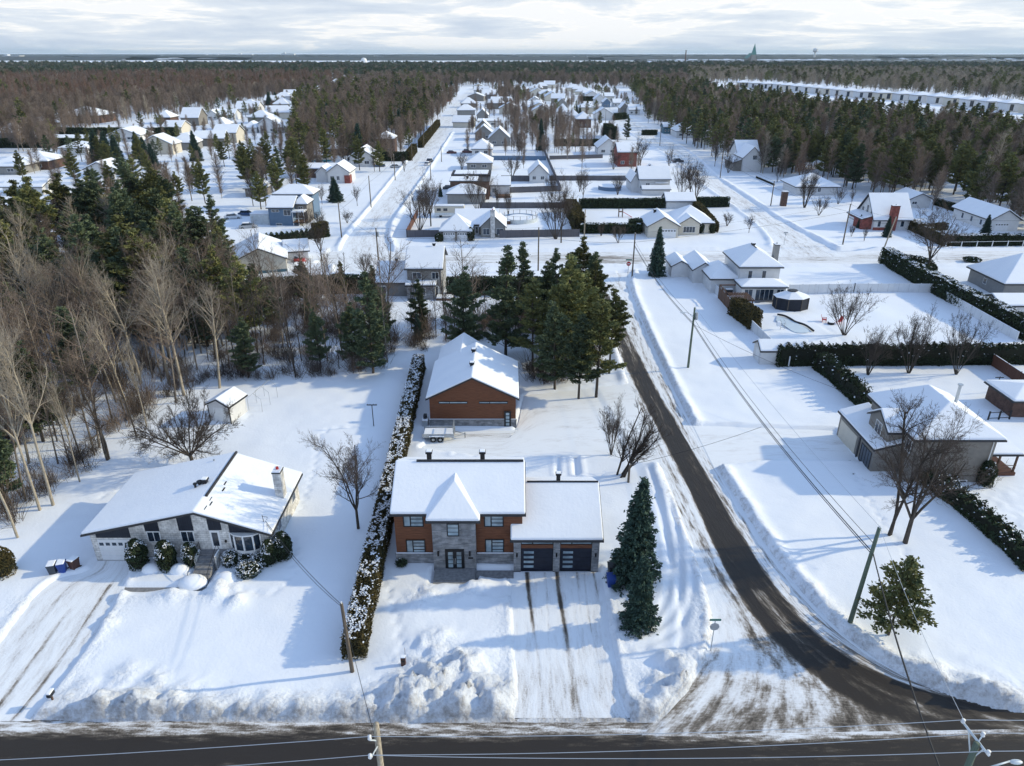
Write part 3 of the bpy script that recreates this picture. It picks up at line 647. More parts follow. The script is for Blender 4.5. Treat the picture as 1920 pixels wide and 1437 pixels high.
w = H.window('S', -5.42, -4.42, 3.35, 4.6, 48.45, FB, 'glass_pale', 0, 2, .07)
d = H.panel('front_door', 'frame_black', 'S', -5.67, -4.05, -.15, 2.0, 48.45, .05)
for k, c in enumerate((-5.22, -4.5)):
    lf = H.panel('door_leaf', 'frame_black', 'S', c - .33 - .03, c + .33 + .03, -.1, 1.9, 48.45, .07, 0, d)
    g = MB()
    for r_ in range(4):
        q = H.quad('S', c - .2, c + .2, .12 + r_ * .42, .46 + r_ * .42, 48.45, .085, 0); g.add(q.v, q.f)
    g.build('pane', M['glass_pale'], lf)
    xh = -4.93 if k == 0 else -4.79
    H.quad('S', xh - .018, xh + .018, .5, 1.1, 48.45, .13, -.085).build('handle', M['galvanised'], lf)
def wall_lamp(x, at, z=1.55):
    o = H.panel('wall_lamp', FB, 'S', x - .07, x + .07, z - .22, z + .22, at, .14); return o
for x in (-6.25, -3.58): wall_lamp(x, 48.45)
for x in (.42, 3.77, 7.08): wall_lamp(x, 48.40, 1.5)
H.panel('house_number', 'frame_black', 'S', -3.72, -3.3, .98, 1.13, 48.45, .03)
# garage bays between three stone piers
for a0, a1 in ((.76, 3.46), (4.08, 6.72)):
    H.panel('recess', 'frame_black', 'S', a0 - .04, a1 + .04, -.3, 3.0, 48.40, .02)
    H.panel('transom_window', 'glass_pale', 'S', a0 + .05, a0 + (a1 - a0) * .34, 2.62, 2.83, 48.40, .05)
    H.panel('transom_window', 'glass_pale', 'S', a0 + (a1 - a0) * .38, a1 - .05, 2.62, 2.83, 48.40, .05)
    H.panel('lintel_board', 'cedar', 'S', a0, a1, 2.16, 2.52, 48.40, .06)
    gd = H.panel('garage_door', 'garage_black', 'S', a0 + .03, a1 - .03, -.24, 2.13, 48.40, .045)
    for r_ in range(4): H.panel('pane', 'glass_pale', 'S', a0 + .24, a0 + 1.08, .1 + r_ * .5, .34 + r_ * .5, 48.40, .06, 0, gd)
    g = MB()
    for r_ in range(1, 5): q = H.quad('S', a0 + .03, a1 - .03, -.24 + r_ * .475, -.225 + r_ * .475, 48.40, .05, 0); g.add(q.v, q.f)
    g.build('panel_groove', M['rubber'], gd)
for a0, a1 in ((.14, .74), (3.49, 4.05), (6.75, 7.36)): H.slab('pier', 'grey_stone', a0, a1, 48.26, 48.42, -.3, 3.1)
H.vent(-7.3, 54.0, 7.75, 1.1); H.vent(-2.6, 54.0, 7.75, 1.1); H.vent(4.1, 53.4, 5.95, .95)
ri = H.slab('ridge_strip', 'shingle', -8.3, .98, 53.02, 53.14, 7.6, 7.97)
H.slab('ridge_strip', 'shingle', 1.3, 7.55, 52.62, 52.72, 5.7, 6.06)
st = H.slab('front_step', 'concrete', -6.6, -3.1, 46.9, 48.44, -.34, -.02); H.slab('lower_step', 'concrete', -6.6, -3.1, 46.5, 46.9, -.3, -.1)
H.slab('walkway', 'concrete', -3.08, .14, 47.35, 48.3, -.34, -.16)

# ---------------------------------------------------------------- the cedar shop behind it
S = House('cedar_shop', 'big cedar clad workshop with slit windows and snowy gable roof behind the cedar house', 'workshop', -9.63, 74.0)
S.block(-9.63, .44, 74.0, 84.3, 3.62, 'gy', 2.55, 'cedar', .42, oend=.3)
S.block(-9.4, -3.6, 83.6, 90.0, 3.3, 'gy', 2.0, 'cedar', .4, oend=.3)
S.slab('wall', 'grey_stone', -9.72, .53, 73.86, 73.997, -.3, .85); S.slab('ledge', 'concrete', -9.75, .56, 73.82, 74.0, .85, .92, snow=.05)
for a0, a1 in ((-8.55, -5.2), (-3.85, -.5)):
    w = S.window('S', a0, a1, 2.95, 3.22, 74.0, FB, 'glass_pale', 0, 0, .05)
    S.panel('glazing_bar', FB, 'S', a0 + (a1 - a0) * .36, a0 + (a1 - a0) * .36 + .08, 2.97, 3.2, 74.0, .055, 0, w)
d = S.panel('door', FB, 'S', -.92, -.12, -.15, 2.0, 73.86, .05)
for r_ in range(4): S.panel('pane', 'glass_pale', 'S', -.72, -.32, .15 + r_ * .45, .47 + r_ * .45, 73.86, .07, 0, d)
S.vent(-4.75, 77.2, 6.25, 1.15); S.vent(-4.75, 81.4, 6.25, 1.15)
S.slab('ridge_strip', 'shingle', -4.5, -4.38, 74.2, 84.3, 6.1, 6.43)

# ---------------------------------------------------------------- white stone bungalow
B = House('stone_bungalow', 'low white stone bungalow with wide asymmetric snowy roof and dark blue gable panels', 'house', -36.3, 49.8)
B.block(-36.3, -20.95, 49.75, 58.7, 2.72, 'gy', 2.15, 'pale_stone', .5, ridge=-26.75, oend=.45)
B.slab('ridge_strip', 'shingle', -26.6, -26.42, 51.6, 59.1, 4.9, 5.3)
for sx, sy in ((-26.15, 50.2), (-25.95, 50.9), (-26.2, 51.5), (-25.7, 53.2), (-25.9, 54.1)):
    B.slab('bare_shingle_patch', 'shingle', sx - .12, sx + .14, sy - .3, sy + .28, 4.86, 5.16 - (sx + 26.7) * .30)
B.chimney(-21.55, -20.85, 54.3, 55.3, 2.5, 5.75, 'pale_stone')
def gz(x): return 2.72 + 2.15 * ((x + 36.3) / 9.55 if x < -26.75 else (-20.95 - x) / 5.8)
def gable_panel(x0, x1, z0):
    pts = [(x0, z0), (x1, z0), (x1, gz(x1) - .12)] + ([(-26.75, 4.7)] if x0 < -26.75 < x1 else []) + [(x0, gz(x0) - .12)]
    n_ = len(pts); v = [(x + 36.3, -.05 - .05, z) for x, z in pts] + [(x + 36.3, -.04, z) for x, z in pts]
    MB().add(v, [tuple(range(n_)), tuple(range(n_, 2 * n_))[::-1]] + [(i, n_ + i, n_ + (i + 1) % n_, (i + 1) % n_) for i in range(n_)]).build('gable_panel', M['dark_board'], B.root)
AT = 49.75
gable_panel(-35.75, -32.8, 2.2); gable_panel(-31.4, -30.2, 2.9); gable_panel(-28.5, -27.25, 2.95); gable_panel(-25.95, -24.85, 3.0); gable_panel(-24.2, -21.65, 2.75)
B.door('S', -35.75, -33.0, -.25, 2.0, AT, 'garage_white', garage=True)
B.window('S', -31.35, -30.2, 1.75, 2.85, AT, nv=1); B.window('S', -28.45, -27.3, 1.75, 2.9, AT, nv=1)
d = B.door('S', -25.95, -25.1, 1.0, 2.95, AT, 'white_trim')
bow = [(-24.25, 49.74), (-23.75, 49.35), (-22.95, 49.2), (-22.15, 49.35), (-21.65, 49.74)]
bw_ = thing('tmp', '', None); bpy.data.objects.remove(bw_)
bb = MB().prism([(x + 36.3, y - 49.8) for x, y in bow], .85, 1.15).prism([(x + 36.3, y - 49.8) for x, y in bow], 2.62, 2.74)
for x, y in bow: bb.box(x + 36.3 - .06, x + 36.3 + .06, y - 49.8 - .06, y - 49.8 + .06, 1.15, 2.62)
bo = bb.build('bow_window', M['white_trim'], B.root)
MB().prism([((x + 23) * .97 + 13.3, (y - 49.74) * .93 - .06) for x, y in bow], 1.15, 2.62).build('pane', M['glass_dark'], bo)
B.panel('bow_base', 'pale_stone', 'S', -23.9, -22.0, -.3, .85, AT, .35)
B.panel('wall_lamp', FB, 'S', -24.75, -24.6, 1.75, 1.95, AT, .12)
# side wall trim, downpipe, vents
B.window('E', 52.0, 53.0, 1.0, 2.0, -20.95, nv=0); B.window('E', 56.5, 57.5, 1.0, 2.0, -20.95, nv=0)
B.pipe(-28.2, 53.4, 4.3, 5.2, .1, 'frame_black'); B.pipe(-28.0, 53.9, 4.3, 5.1, .16, 'frame_black'); B.pipe(-28.3, 58.0, 4.3, 4.9, .05)
B.vent(-27.5, 53.9, 4.95, 1.1)
stp = MB()
for k in range(7): stp.box(-26.95 + 36.3, -25.5 + 36.3, -.2 - .42 * (k + 1), -.2 - .42 * k, -.35, .9 - .17 * k)
so_ = stp.build('front_steps', M['concrete'], B.root)
for x in (-27.15, -25.45): B.slab('step_wall', 'pale_stone', x, x + .18, 48.5, 49.6, -.3, 1.0, snow=.12)
B.slab('landing', 'concrete', -27.2, -24.8, 49.35, 49.74, -.3, .95)
for x in (-27.0, -25.4):
    rl = MB()
    rl.tube([(x + 36.3, -.2, 1.85), (x + 36.3, -1.3, 1.4), (x + 36.3, -3.0, .7)], .025, 6)
    for y_, z_ in ((-.2, 1.85), (-1.3, 1.4), (-3.0, .7)): rl.tube([(x + 36.3, y_, -.3), (x + 36.3, y_, z_)], .02, 6)
    rl.build('handrail', M['frame_black'], B.root)
B.slab('front_path', 'concrete', -33.6, -25.4, 45.75, 46.3, -.345, -.28)

# ---------------------------------------------------------------- grey brick house at the right
K = House('grey_brick_house', 'two storey taupe brick house with hipped snowy roof across the side street', 'house', 40.4, 61.8)
K.block(40.4, 48.5, 61.8, 71.2, 5.35, 'hip', 2.3, 'taupe_siding', .55, hipin=3.2)
K.block(37.75, 40.5, 63.9, 72.3, 2.55, 'shedx', 1.0, 'taupe_siding', .3)
K.block(38.9, 42.6, 64.2, 68.3, 4.6, 'gx', 1.35, 'taupe_siding', .3)
K.door('W', 67.9, 71.8, -.25, 2.05, 37.75, 'grey_siding' if False else 'white_trim', garage=False) if False else None
gd = K.panel('garage_door', 'cream_siding', 'W', 67.8, 71.9, -.25, 2.0, 37.75, .04)
K.panel('dark_post', 'frame_black', 'W', 67.0, 67.3, -.25, 2.4, 37.75, .08)
K.window('W', 64.3, 66.6, -.1, 2.0, 37.75, 'frame_black', 'glass_dark', 3); K.window('W', 65.6, 66.9, 3.2, 4.7, 38.9, nv=1); K.window('W', 62.3, 63.3, 3.1, 4.5, 40.4, nv=1)
K.pipe(46.3, 66.3, 6.4, 8.9, .16); K.pipe(48.1, 61.66, -.2, 5.0, .05, 'white_trim', False)
K.window('S', 45.9, 46.7, -.1, .3, 61.8, nv=0); K.window('S', 41.7, 42.6, -.1, .3, 61.8, nv=0)
K.block(48.6, 52.4, 63.3, 67.4, 2.35, 'flat', .25, 'taupe_siding', .3, z0=2.2)
for x, y in ((48.9, 63.3), (50.5, 63.3), (52.3, 63.3), (52.3, 67.2), (50.5, 67.2)): K.slab('porch_post', 'timber', x - .08, x + .08, y - .08, y + .08, .0, 2.3)
K.slab('porch_deck', 'fence_brown', 48.55, 52.5, 63.1, 67.5, -.3, .35)
for z in (.8, 1.1): K.slab('porch_rail', 'timber', 48.7, 52.4, 63.2, 63.26, z, z + .06)
for dx in range(5): K.slab('front_step', 'concrete', 36.4 - dx * .32, 36.7 - dx * .32, 63.2 - dx * .1, 66.2 - dx * .1, -.3, -.02 - dx * .05)

# ---------------------------------------------------------------- white hipped house with sunroom by the cross street
Wt = House('white_pool_house', 'white two storey house with glazed sunroom beside the fenced pool yard', 'house', 41.2, 124.4)
Wt.block(41.2, 48.3, 124.4, 134.6, 5.3, 'hip', 2.1, 'white_siding', .5, hipin=3.3)
Wt.block(36.5, 41.3, 125.6, 133.5, 2.7, 'hip', 1.6, 'white_siding', .4)
Wt.block(34.6, 38.6, 131.5, 140.0, 2.6, 'gy', 1.3, 'white_siding', .35)
Wt.block(31.2, 34.7, 135.0, 141.0, 2.3, 'gy', 1.0, 'white_siding', .3)
Wt.block(40.7, 48.4, 120.6, 124.5, 2.55, 'hip', .75, 'white_siding', .35)
for a0, a1 in ((41.1, 42.6), (43.1, 46.3), (46.8, 48.1)): Wt.window('S', a0, a1, .1, 2.2, 120.6, nv=1 if a1 - a0 < 2 else 3, fw=.06)
Wt.window('S', 42.6, 43.4, 3.0, 4.5, 124.4, nv=0); Wt.window('S', 45.1, 45.9, 3.0, 4.5, 124.4, nv=0)
Wt.chimney(48.35, 49.2, 128.6, 129.8, -.2, 8.0, 'grey_siding'); Wt.vent(44.8, 130.2, 7.4, 1.3)
for k in range(4): Wt.slab('patio_step', 'concrete', 43.1 - k * .1, 46.3 + k * .1, 120.55 - .35 * (k + 1), 120.55 - .35 * k, -.3, .25 - .12 * k)
for z in (0,): Wt.slab('ridge_strip', 'shingle', 44.6, 44.8, 128.0, 131.2, 7.3, 7.75)

# ---------------------------------------------------------------- generic snowy house from pixels: front wall left/right/base row
def px_house(name, label, uL, uR, v, depth, h, kind, rise, wall, wins=(), group=None, over=.45, detail=2, cat='house', nh=0, extra=None, glass='glass_dark', snow=.28):
    x0, y0 = G(uL, v); x1 = G(uR, v)[0]
    Hh = House(name, label, cat, x0, y0, 0, group)
    Hh.block(x0, x1, y0, y0 + depth, h, kind, rise, wall, over, snow=snow)
    w = x1 - x0
    for wd in wins:
        if wd[0] == 'g': Hh.door('S', x0 + w * wd[1], x0 + w * wd[2], -.2, 2.1, y0, 'garage_white', garage=True)
        elif wd[0] == 'd': Hh.door('S', x0 + w * wd[1], x0 + w * wd[2], 0, 2.1, y0)
        elif wd[0] == 'w': Hh.window('S', x0 + w * wd[1], x0 + w * wd[2], wd[3], wd[4], y0, glass=glass, nv=wd[5] if len(wd) > 5 else 1, fw=.08)
        elif wd[0] == 'W': Hh.window('W', y0 + depth * wd[1], y0 + depth * wd[2], wd[3], wd[4], x0, glass=glass, nv=1, fw=.08)
        elif wd[0] == 'E': Hh.window('E', y0 + depth * wd[1], y0 + depth * wd[2], wd[3], wd[4], x1, glass=glass, nv=1, fw=.08)
    return Hh, x0, x1, y0
# grey two-storey house behind the pines
H2, x0, x1, y0 = px_house('grey_two_storey_house', 'grey two storey house with lower left wing standing behind the pines', 766, 829, 557, 9.5, 5.3, 'gx', 2.5, 'grey_siding', (('w', .15, .42, 3.3, 4.6, 1), ('w', .72, .93, 3.3, 4.6, 1), ('d', .70, .93)))
H2.block(x0 - 5.6, x0 + .1, y0 + .4, y0 + 9.0, 2.6, 'gx', 2.5, 'grey_siding', .4)
H2.block(x0 + .0, x0 + 5.0, y0 - 1.6, y0 + .1, 2.5, 'flat', .35, 'grey_stone', .3)
H2.window('S', x0 + 1.3, x0 + 3.4, .8, 2.1, y0 - 1.6, nv=3); H2.door('S', x0 - 4.9, x0 - 3.9, -.1, 2.0, y0 + .4); H2.vent(x0 - 2.5, y0 + 4.8, 5.2, 1.2); H2.vent(x0 + 4.5, y0 + 4.9, 8.0, 1.2)
H2.slab('rear_deck', 'timber', x0 + 5.2, x0 + 8.2, y0 - 2.2, y0 - .05, -.3, .35, snow=.2)
# blue split-level
H3, x0, x1, y0 = px_house('blue_house', 'blue clapboard split level house with covered corner porch left of the west street', 507, 552, 424, 8.5, 4.6, 'gx', 1.9, 'blue_siding', (('w', .12, .45, 3.5, 4.1, 1), ('w', .62, .92, 2.6, 4.1, 1), ('w', .25, .5, .1, .7, 1)))
H3.block(x0 - .6, x1 + 3.2, y0 + 8.2, y0 + 14.5, 6.6, 'hip', 1.7, 'blue_siding', .5); H3.block(x1 - .1, x1 + 3.0, y0 + 2.5, y0 + 8.3, 5.2, 'hip', 1.4, 'taupe_siding', .4)
H3.window('S', x1 + .8, x1 + 2.0, 2.2, 4.4, y0 + 2.5, nv=1, nh=1)
H3.slab('porch_roof', 'white_trim', x1 - .2, x1 + 3.0, y0 - .6, y0 + 2.4, 3.5, 3.65, snow=.2); H3.slab('porch_deck', 'timber', x1 - .1, x1 + 2.9, y0 - .5, y0 + 2.45, .9, 1.1)
for px_ in (x1, x1 + 1.4, x1 + 2.8): H3.slab('porch_post', 'white_trim', px_ - .06, px_ + .06, y0 - .45, y0 - .33, -.2, 3.5)
H3.slab('porch_rail', 'white_trim', x1, x1 + 2.85, y0 - .42, y0 - .36, 1.9, 1.98)
H3.slab('car_shelter', 'pale_metal', x0 - 5.4, x0 - .4, y0 + 1.2, y0 + 5.4, -.2, 2.6, snow=.3, bevel=.3)
# white house whose sunlit gable end faces the hedge row
x_, y_ = G(540, 509); wgh = House('white_gable_house', 'white house with broad blank gable end and a red car in its drive', 'house', x_ - 9.6, y_ - 3.1, 17)
wgh.block(0, 10, 0, 13, 2.7, 'gy', 2.3, 'cream_siding', .5); wgh.slab('footing', 'teal_siding', -.04, 10.04, -.04, .03, -.3, .6); wgh.window('S', 6.4, 8.0, .0, .55, 0, nv=1)
wgh.block(10 - .1, 14.5, 6, 13, 2.5, 'gx', 1.5, 'white_siding', .4)
# twin-garage house beside the wooden fence
H4, x0, x1, y0 = px_house('twin_garage_house', 'stone bungalow with two white garage doors and tall stone chimney inside the wooden fence', 827, 883, 452, 7.0, 2.5, 'hip', 2.9, 'taupe_siding', (('g', .08, .47), ('g', .55, .95)))
H4.block(x0 + 3, x1 + 6.2, y0 + 6.5, y0 + 15, 2.5, 'gx', 2.6, 'taupe_siding', .4)
H4.block(x1 + 2.2, x1 + 8.0, y0 + 3.6, y0 + 12, 2.5, 'gy', 2.7, 'grey_siding', .4)
H4.door('S', x1 + .6, x1 + 1.6, .0, 2.0, y0 + 6.5); H4.window('S', x1 + 2.7, x1 + 4.3, .6, 2.1, y0 + 3.6, nv=1); H4.window('S', x1 + 5.9, x1 + 7.6, .6, 2.1, y0 + 3.6, nv=1)
H4.chimney(x1 + 4.55, x1 + 5.6, y0 + 2.9, y0 + 3.6, -.3, 6.4, 'pale_stone')
# white gabled pair of fronts right of centre
H5, x0, x1, y0 = px_house('white_cottage', 'pale bungalow with gabled garage and gabled window front on the cross street', 1214, 1271, 446, 9.5, 2.7, 'gy', 2.1, 'cream_siding', (('g', .45, .92),))
H5.block(x1 - .2, x1 + 9.2, y0 + 4.4, y0 + 14.5, 2.7, 'hip', 2.9, 'cream_siding', .5); H5.block(x1 + .7, x1 + 5.6, y0 + 2.6, y0 + 9, 2.7, 'gy', 1.6, 'cream_siding', .4)
H5.window('S', x1 + 1.7, x1 + 4.6, .6, 2.1, y0 + 2.6, nv=3); H5.window('S', x1 + 6.6, x1 + 7.4, .6, 2.1, y0 + 4.4, nv=0); H5.vent(x0 + 2.6, y0 + 7, 4.6, 1.4)
px_house('long_shed', 'low white shed with snow loaded roof behind the pale bungalow', 1249, 1301, 392, 6, 2.2, 'gx', 1.6, 'white_siding', cat='shed')
H6, x0, x1, y0 = px_house('white_awning_house', 'white storey and a half house with rear awning behind the long clipped hedge', 1198, 1254, 363, 9.5, 4.4, 'gx', 3.0, 'white_siding', (('w', .2, .34, 1.8, 3.2, 1),))
H6.block(x0 - 2.2, x0 + .1, y0 + 2, y0 + 13, 3.4, 'gy', 2.2, 'white_siding', .4); H6.block(x0 + .5, x1 - .3, y0 - 3.0, y0 - .02, 1.7, 'gx', .8, 'white_siding', .3)
H6.slab('awning', 'white_trim', x0 + 4.7, x1 - .5, y0 - .9, y0 - .01, 3.2, 3.3, snow=.12); H6.vent(x0 + 3.6, y0 + 5, 7.4, 1.3)
H6.block(x0 + 3, x1 - 1, y0 + 9.4, y0 + 16, 4.2, 'gy', 2.5, 'white_siding', .4)
# big dark flat-roofed house in the middle
H7, x0, x1, y0 = px_house('dark_roof_house', 'brown brick house whose dark mansard roof is only half covered with snow', 845, 917, 374, 8, 5.2, 'flat', .15, 'brown_brick', over=.3, snow=.0)
H7.slab('roof_deck', 'shingle', x0 - .3, x1 + .3, y0 + 8, y0 + 17.5, 5.3, 6.0); H7.slab('snow_cover', 'roof_snow', x0 + .6, x1 - .5, y0 + 8.8, y0 + 16.9, 6.0, 6.2, bevel=.1); H7.slab('wall', 'brown_brick', x0, x1, y0 + 8, y0 + 17.2, -.2, 5.3)
H7.slab('snow_cover', 'roof_snow', x0 - .2, x1 - 3.4, y0 - .2, y0 + 7.9, 5.37, 5.6, bevel=.1)
H7.block(x0 - .3, x1 - 1.0, y0 - 7.5, y0 - .1, 2.9, 'hip', 2.0, 'grey_siding', .4); H7.vent(x0 + 5, y0 + 3, 5.6, 1.6)
H7.block(x1 + .3, x1 + 6.2, y0 + 5.5, y0 + 14, 3.2, 'gx', 1.8, 'white_siding', .4); H7.window('S', x1 + .8, x1 + 2, 1.0, 2.4, y0 + 5.5, nv=1); H7.slab('porch_deck', 'timber', x1 + 2.4, x1 + 6.4, y0 + 2.6, y0 + 5.4, -.2, .6)
# east side of the junction
H8, x0, x1, y0 = px_house('steep_chalet', 'white chalet with huge steep snow roof, arched windows and wide red chimney', 1636, 1702, 432, 9.5, 3.0, 'gx', 5.0, 'white_siding', (('w', .1, .2, .8, 2.3, 0), ('w', .75, .86, .8, 2.3, 0)), over=.6)
H8.slab('brick_base', 'red_brick', x0 - .05, x1 * .55 + x0 * .45, y0 - .06, y0 + .02, -.3, .7); cx = x0 + (x1 - x0) * .5
H8.chimney(cx - .9, cx + .9, y0 - .7, y0 + .4, -.3, 6.0, 'red_brick')
for yy in (1.2, 3.6, 6.0): H8.window('W', y0 + yy + .4, y0 + yy + 1.5, 3.2, 4.6 if yy != 3.6 else 5.4, x0, nv=1)
H8.block(x0 - 2.6, x0 + .1, y0 + 1.0, y0 + 9, 2.4, 'shedx', 1.0, 'red_brick', .4); H8.door('W', y0 + 5.4, y0 + 8.4, -.2, 2.0, x0 - 2.6, 'garage_white', garage=True)
px_house('small_white_garage', 'small white detached garage with snowy gable roof between the chalet and the woods', 1704, 1742, 390, 9, 2.5, 'gy', 1.4, 'white_siding', (('w', .1, .35, 1.0, 1.8, 1),), cat='garage')
H9, x0, x1, y0 = px_house('long_white_garage', 'long white building with gabled garage front at the edge of the right woods', 1853, 1906, 434, 16, 2.9, 'gy', 2.2, 'white_siding', (('g', .18, .65),), over=.6)
for k in (.2, .45, .7): H9.window('W', y0 + 16 * k, y0 + 16 * k + 1.0, .8, 2.2, x0, nv=0)
x_, y_ = G(1822, 532); H10 = House('slate_hip_house', 'grey house with tall hipped snow roof behind the long snowy hedge at the right edge', 'house', x_, y_ - 9)
H10.block(x_, x_ + 13, y_ - 9, y_ + 1.5, 3.0, 'hip', 3.6, 'grey_siding', .6); H10.window('W', y_ - 4, y_ - 3, 1, 2.1, x_, nv=0)
px_house('right_edge_shed', 'low shed roof at the right edge under the long hedge', 1872, 1960, 592, 5, 1.8, 'gx', 1.0, 'white_siding', cat='shed')
px_house('right_edge_pavilion', 'brick based pavilion with snowy roof at the right edge behind the taupe house', 1893, 1990, 782, 5, 2.2, 'hip', .8, 'brown_brick', cat='pavilion')
H11, x0, x1, y0 = px_house('wide_hip_house', 'pale bungalow with very wide hipped snow roof and brown chimney pillar in front', 1492, 1568, 366, 12, 2.7, 'hip', 2.7, 'white_siding', (('w', .52, .6, .9, 2.2, 1),), over=.8)
H12, x0, x1, y0 = px_house('steep_white_house', 'tall white steep gabled house with three slit windows against the right woods', 1391, 1426, 322, 11, 5.0, 'gy', 3.6, 'white_siding', (('w', .48, .7, 4.2, 5.8, 2),), over=.5)
H12.block(x0 + .5, x1 + 1.5, y0 + 10, y0 + 19, 6.0, 'gx', 3.4, 'white_siding', .5); H12.block(x0 - 3.0, x0 + .1, y0 + 1.5, y0 + 12, 2.8, 'shedx', 1.5, 'taupe_siding', .4)
H13, x0, x1, y0 = px_house('corner_gable_house', 'white side gabled house with brick red window bays left of the west street', 616, 656, 344, 10, 3.6, 'gy', 2.6, 'white_siding', (('w', .1, .3, 1, 2.4, 1), ('w', .4, .55, 1, 2.4, 1)))
H13.slab('brick_bay', 'red_brick', x1 - 1.6, x1 + .3, y0 - .5, y0 + 2.5, -.3, 2.6); H13.block(x0 - 4.5, x0 + .1, y0 + 2, y0 + 10, 3, 'gy', 2.0, 'white_siding', .4)

# ---------------------------------------------------------------- trees
class NB:
    """tubes are collected and turned into one mesh in numpy batches"""
    def __init__(s): s.t = {}
    def tube(s, P_, r_, k=4): s.t.setdefault((len(P_), k), []).append((np.asarray(P_, float), np.asarray(r_, float)))
    def mesh(s, name, mat_, smooth=False):
        vs, fs, off = [], [], 0
        for (m, k), L_ in s.t.items():
            P_ = np.stack([q[0] for q in L_]); r_ = np.stack([q[1] for q in L_]); n = len(L_)
            d = np.gradient(P_, axis=1); d /= np.linalg.norm(d, axis=2)[..., None] + 1e-9
            ref = np.where(np.abs(d[..., 2:3]) < .9, [0, 0, 1.], [1., 0, 0]); a = np.cross(d, ref); a /= np.linalg.norm(a, axis=2)[..., None] + 1e-9; b = np.cross(d, a)
            t = np.arange(k) * 2 * np.pi / k
            V = P_[:, :, None] + (a[:, :, None] * np.cos(t)[:, None] + b[:, :, None] * np.sin(t)[:, None]) * r_[:, :, None, None]
            i = np.arange(m - 1)[:, None] * k; j = np.arange(k)[None]; j2 = (j + 1) % k
            F_ = np.stack([i + j, i + k + j, i + k + j2, i + j2], -1).reshape(-1, 4)
            F_ = (F_[None] + (np.arange(n) * m * k)[:, None, None]).reshape(-1, 4) + off
            vs.append(V.reshape(-1, 3)); fs.append(F_); off += n * m * k
        return np_mesh(name, np.concatenate(vs), np.concatenate(fs), mat_, smooth)
def leaves(C, size, rs, up=0.0, elong=1.0, D=None, tri=False):
    """random small faces at centres C -> (verts, quads)"""
    n = len(C); a = rs.normal(size=(n, 3)); 
    if D is not None: a = D + rs.normal(size=(n, 3)) * .45
    a /= np.linalg.norm(a, axis=1)[:, None]; b = rs.normal(size=(n, 3)); b[:, 2] *= (1 - up); b -= a * (a * b).sum(1)[:, None]; b /= np.linalg.norm(b, axis=1)[:, None] + 1e-9
    s = size * rs.uniform(.6, 1.35, n)[:, None]; a = a * s * elong; b = b * s
    V = np.stack([C - a * .5, C + b * .42, C + a * .6, C - b * .42], 1).reshape(-1, 3)
    return V, np.arange(n * 4).reshape(-1, 4)
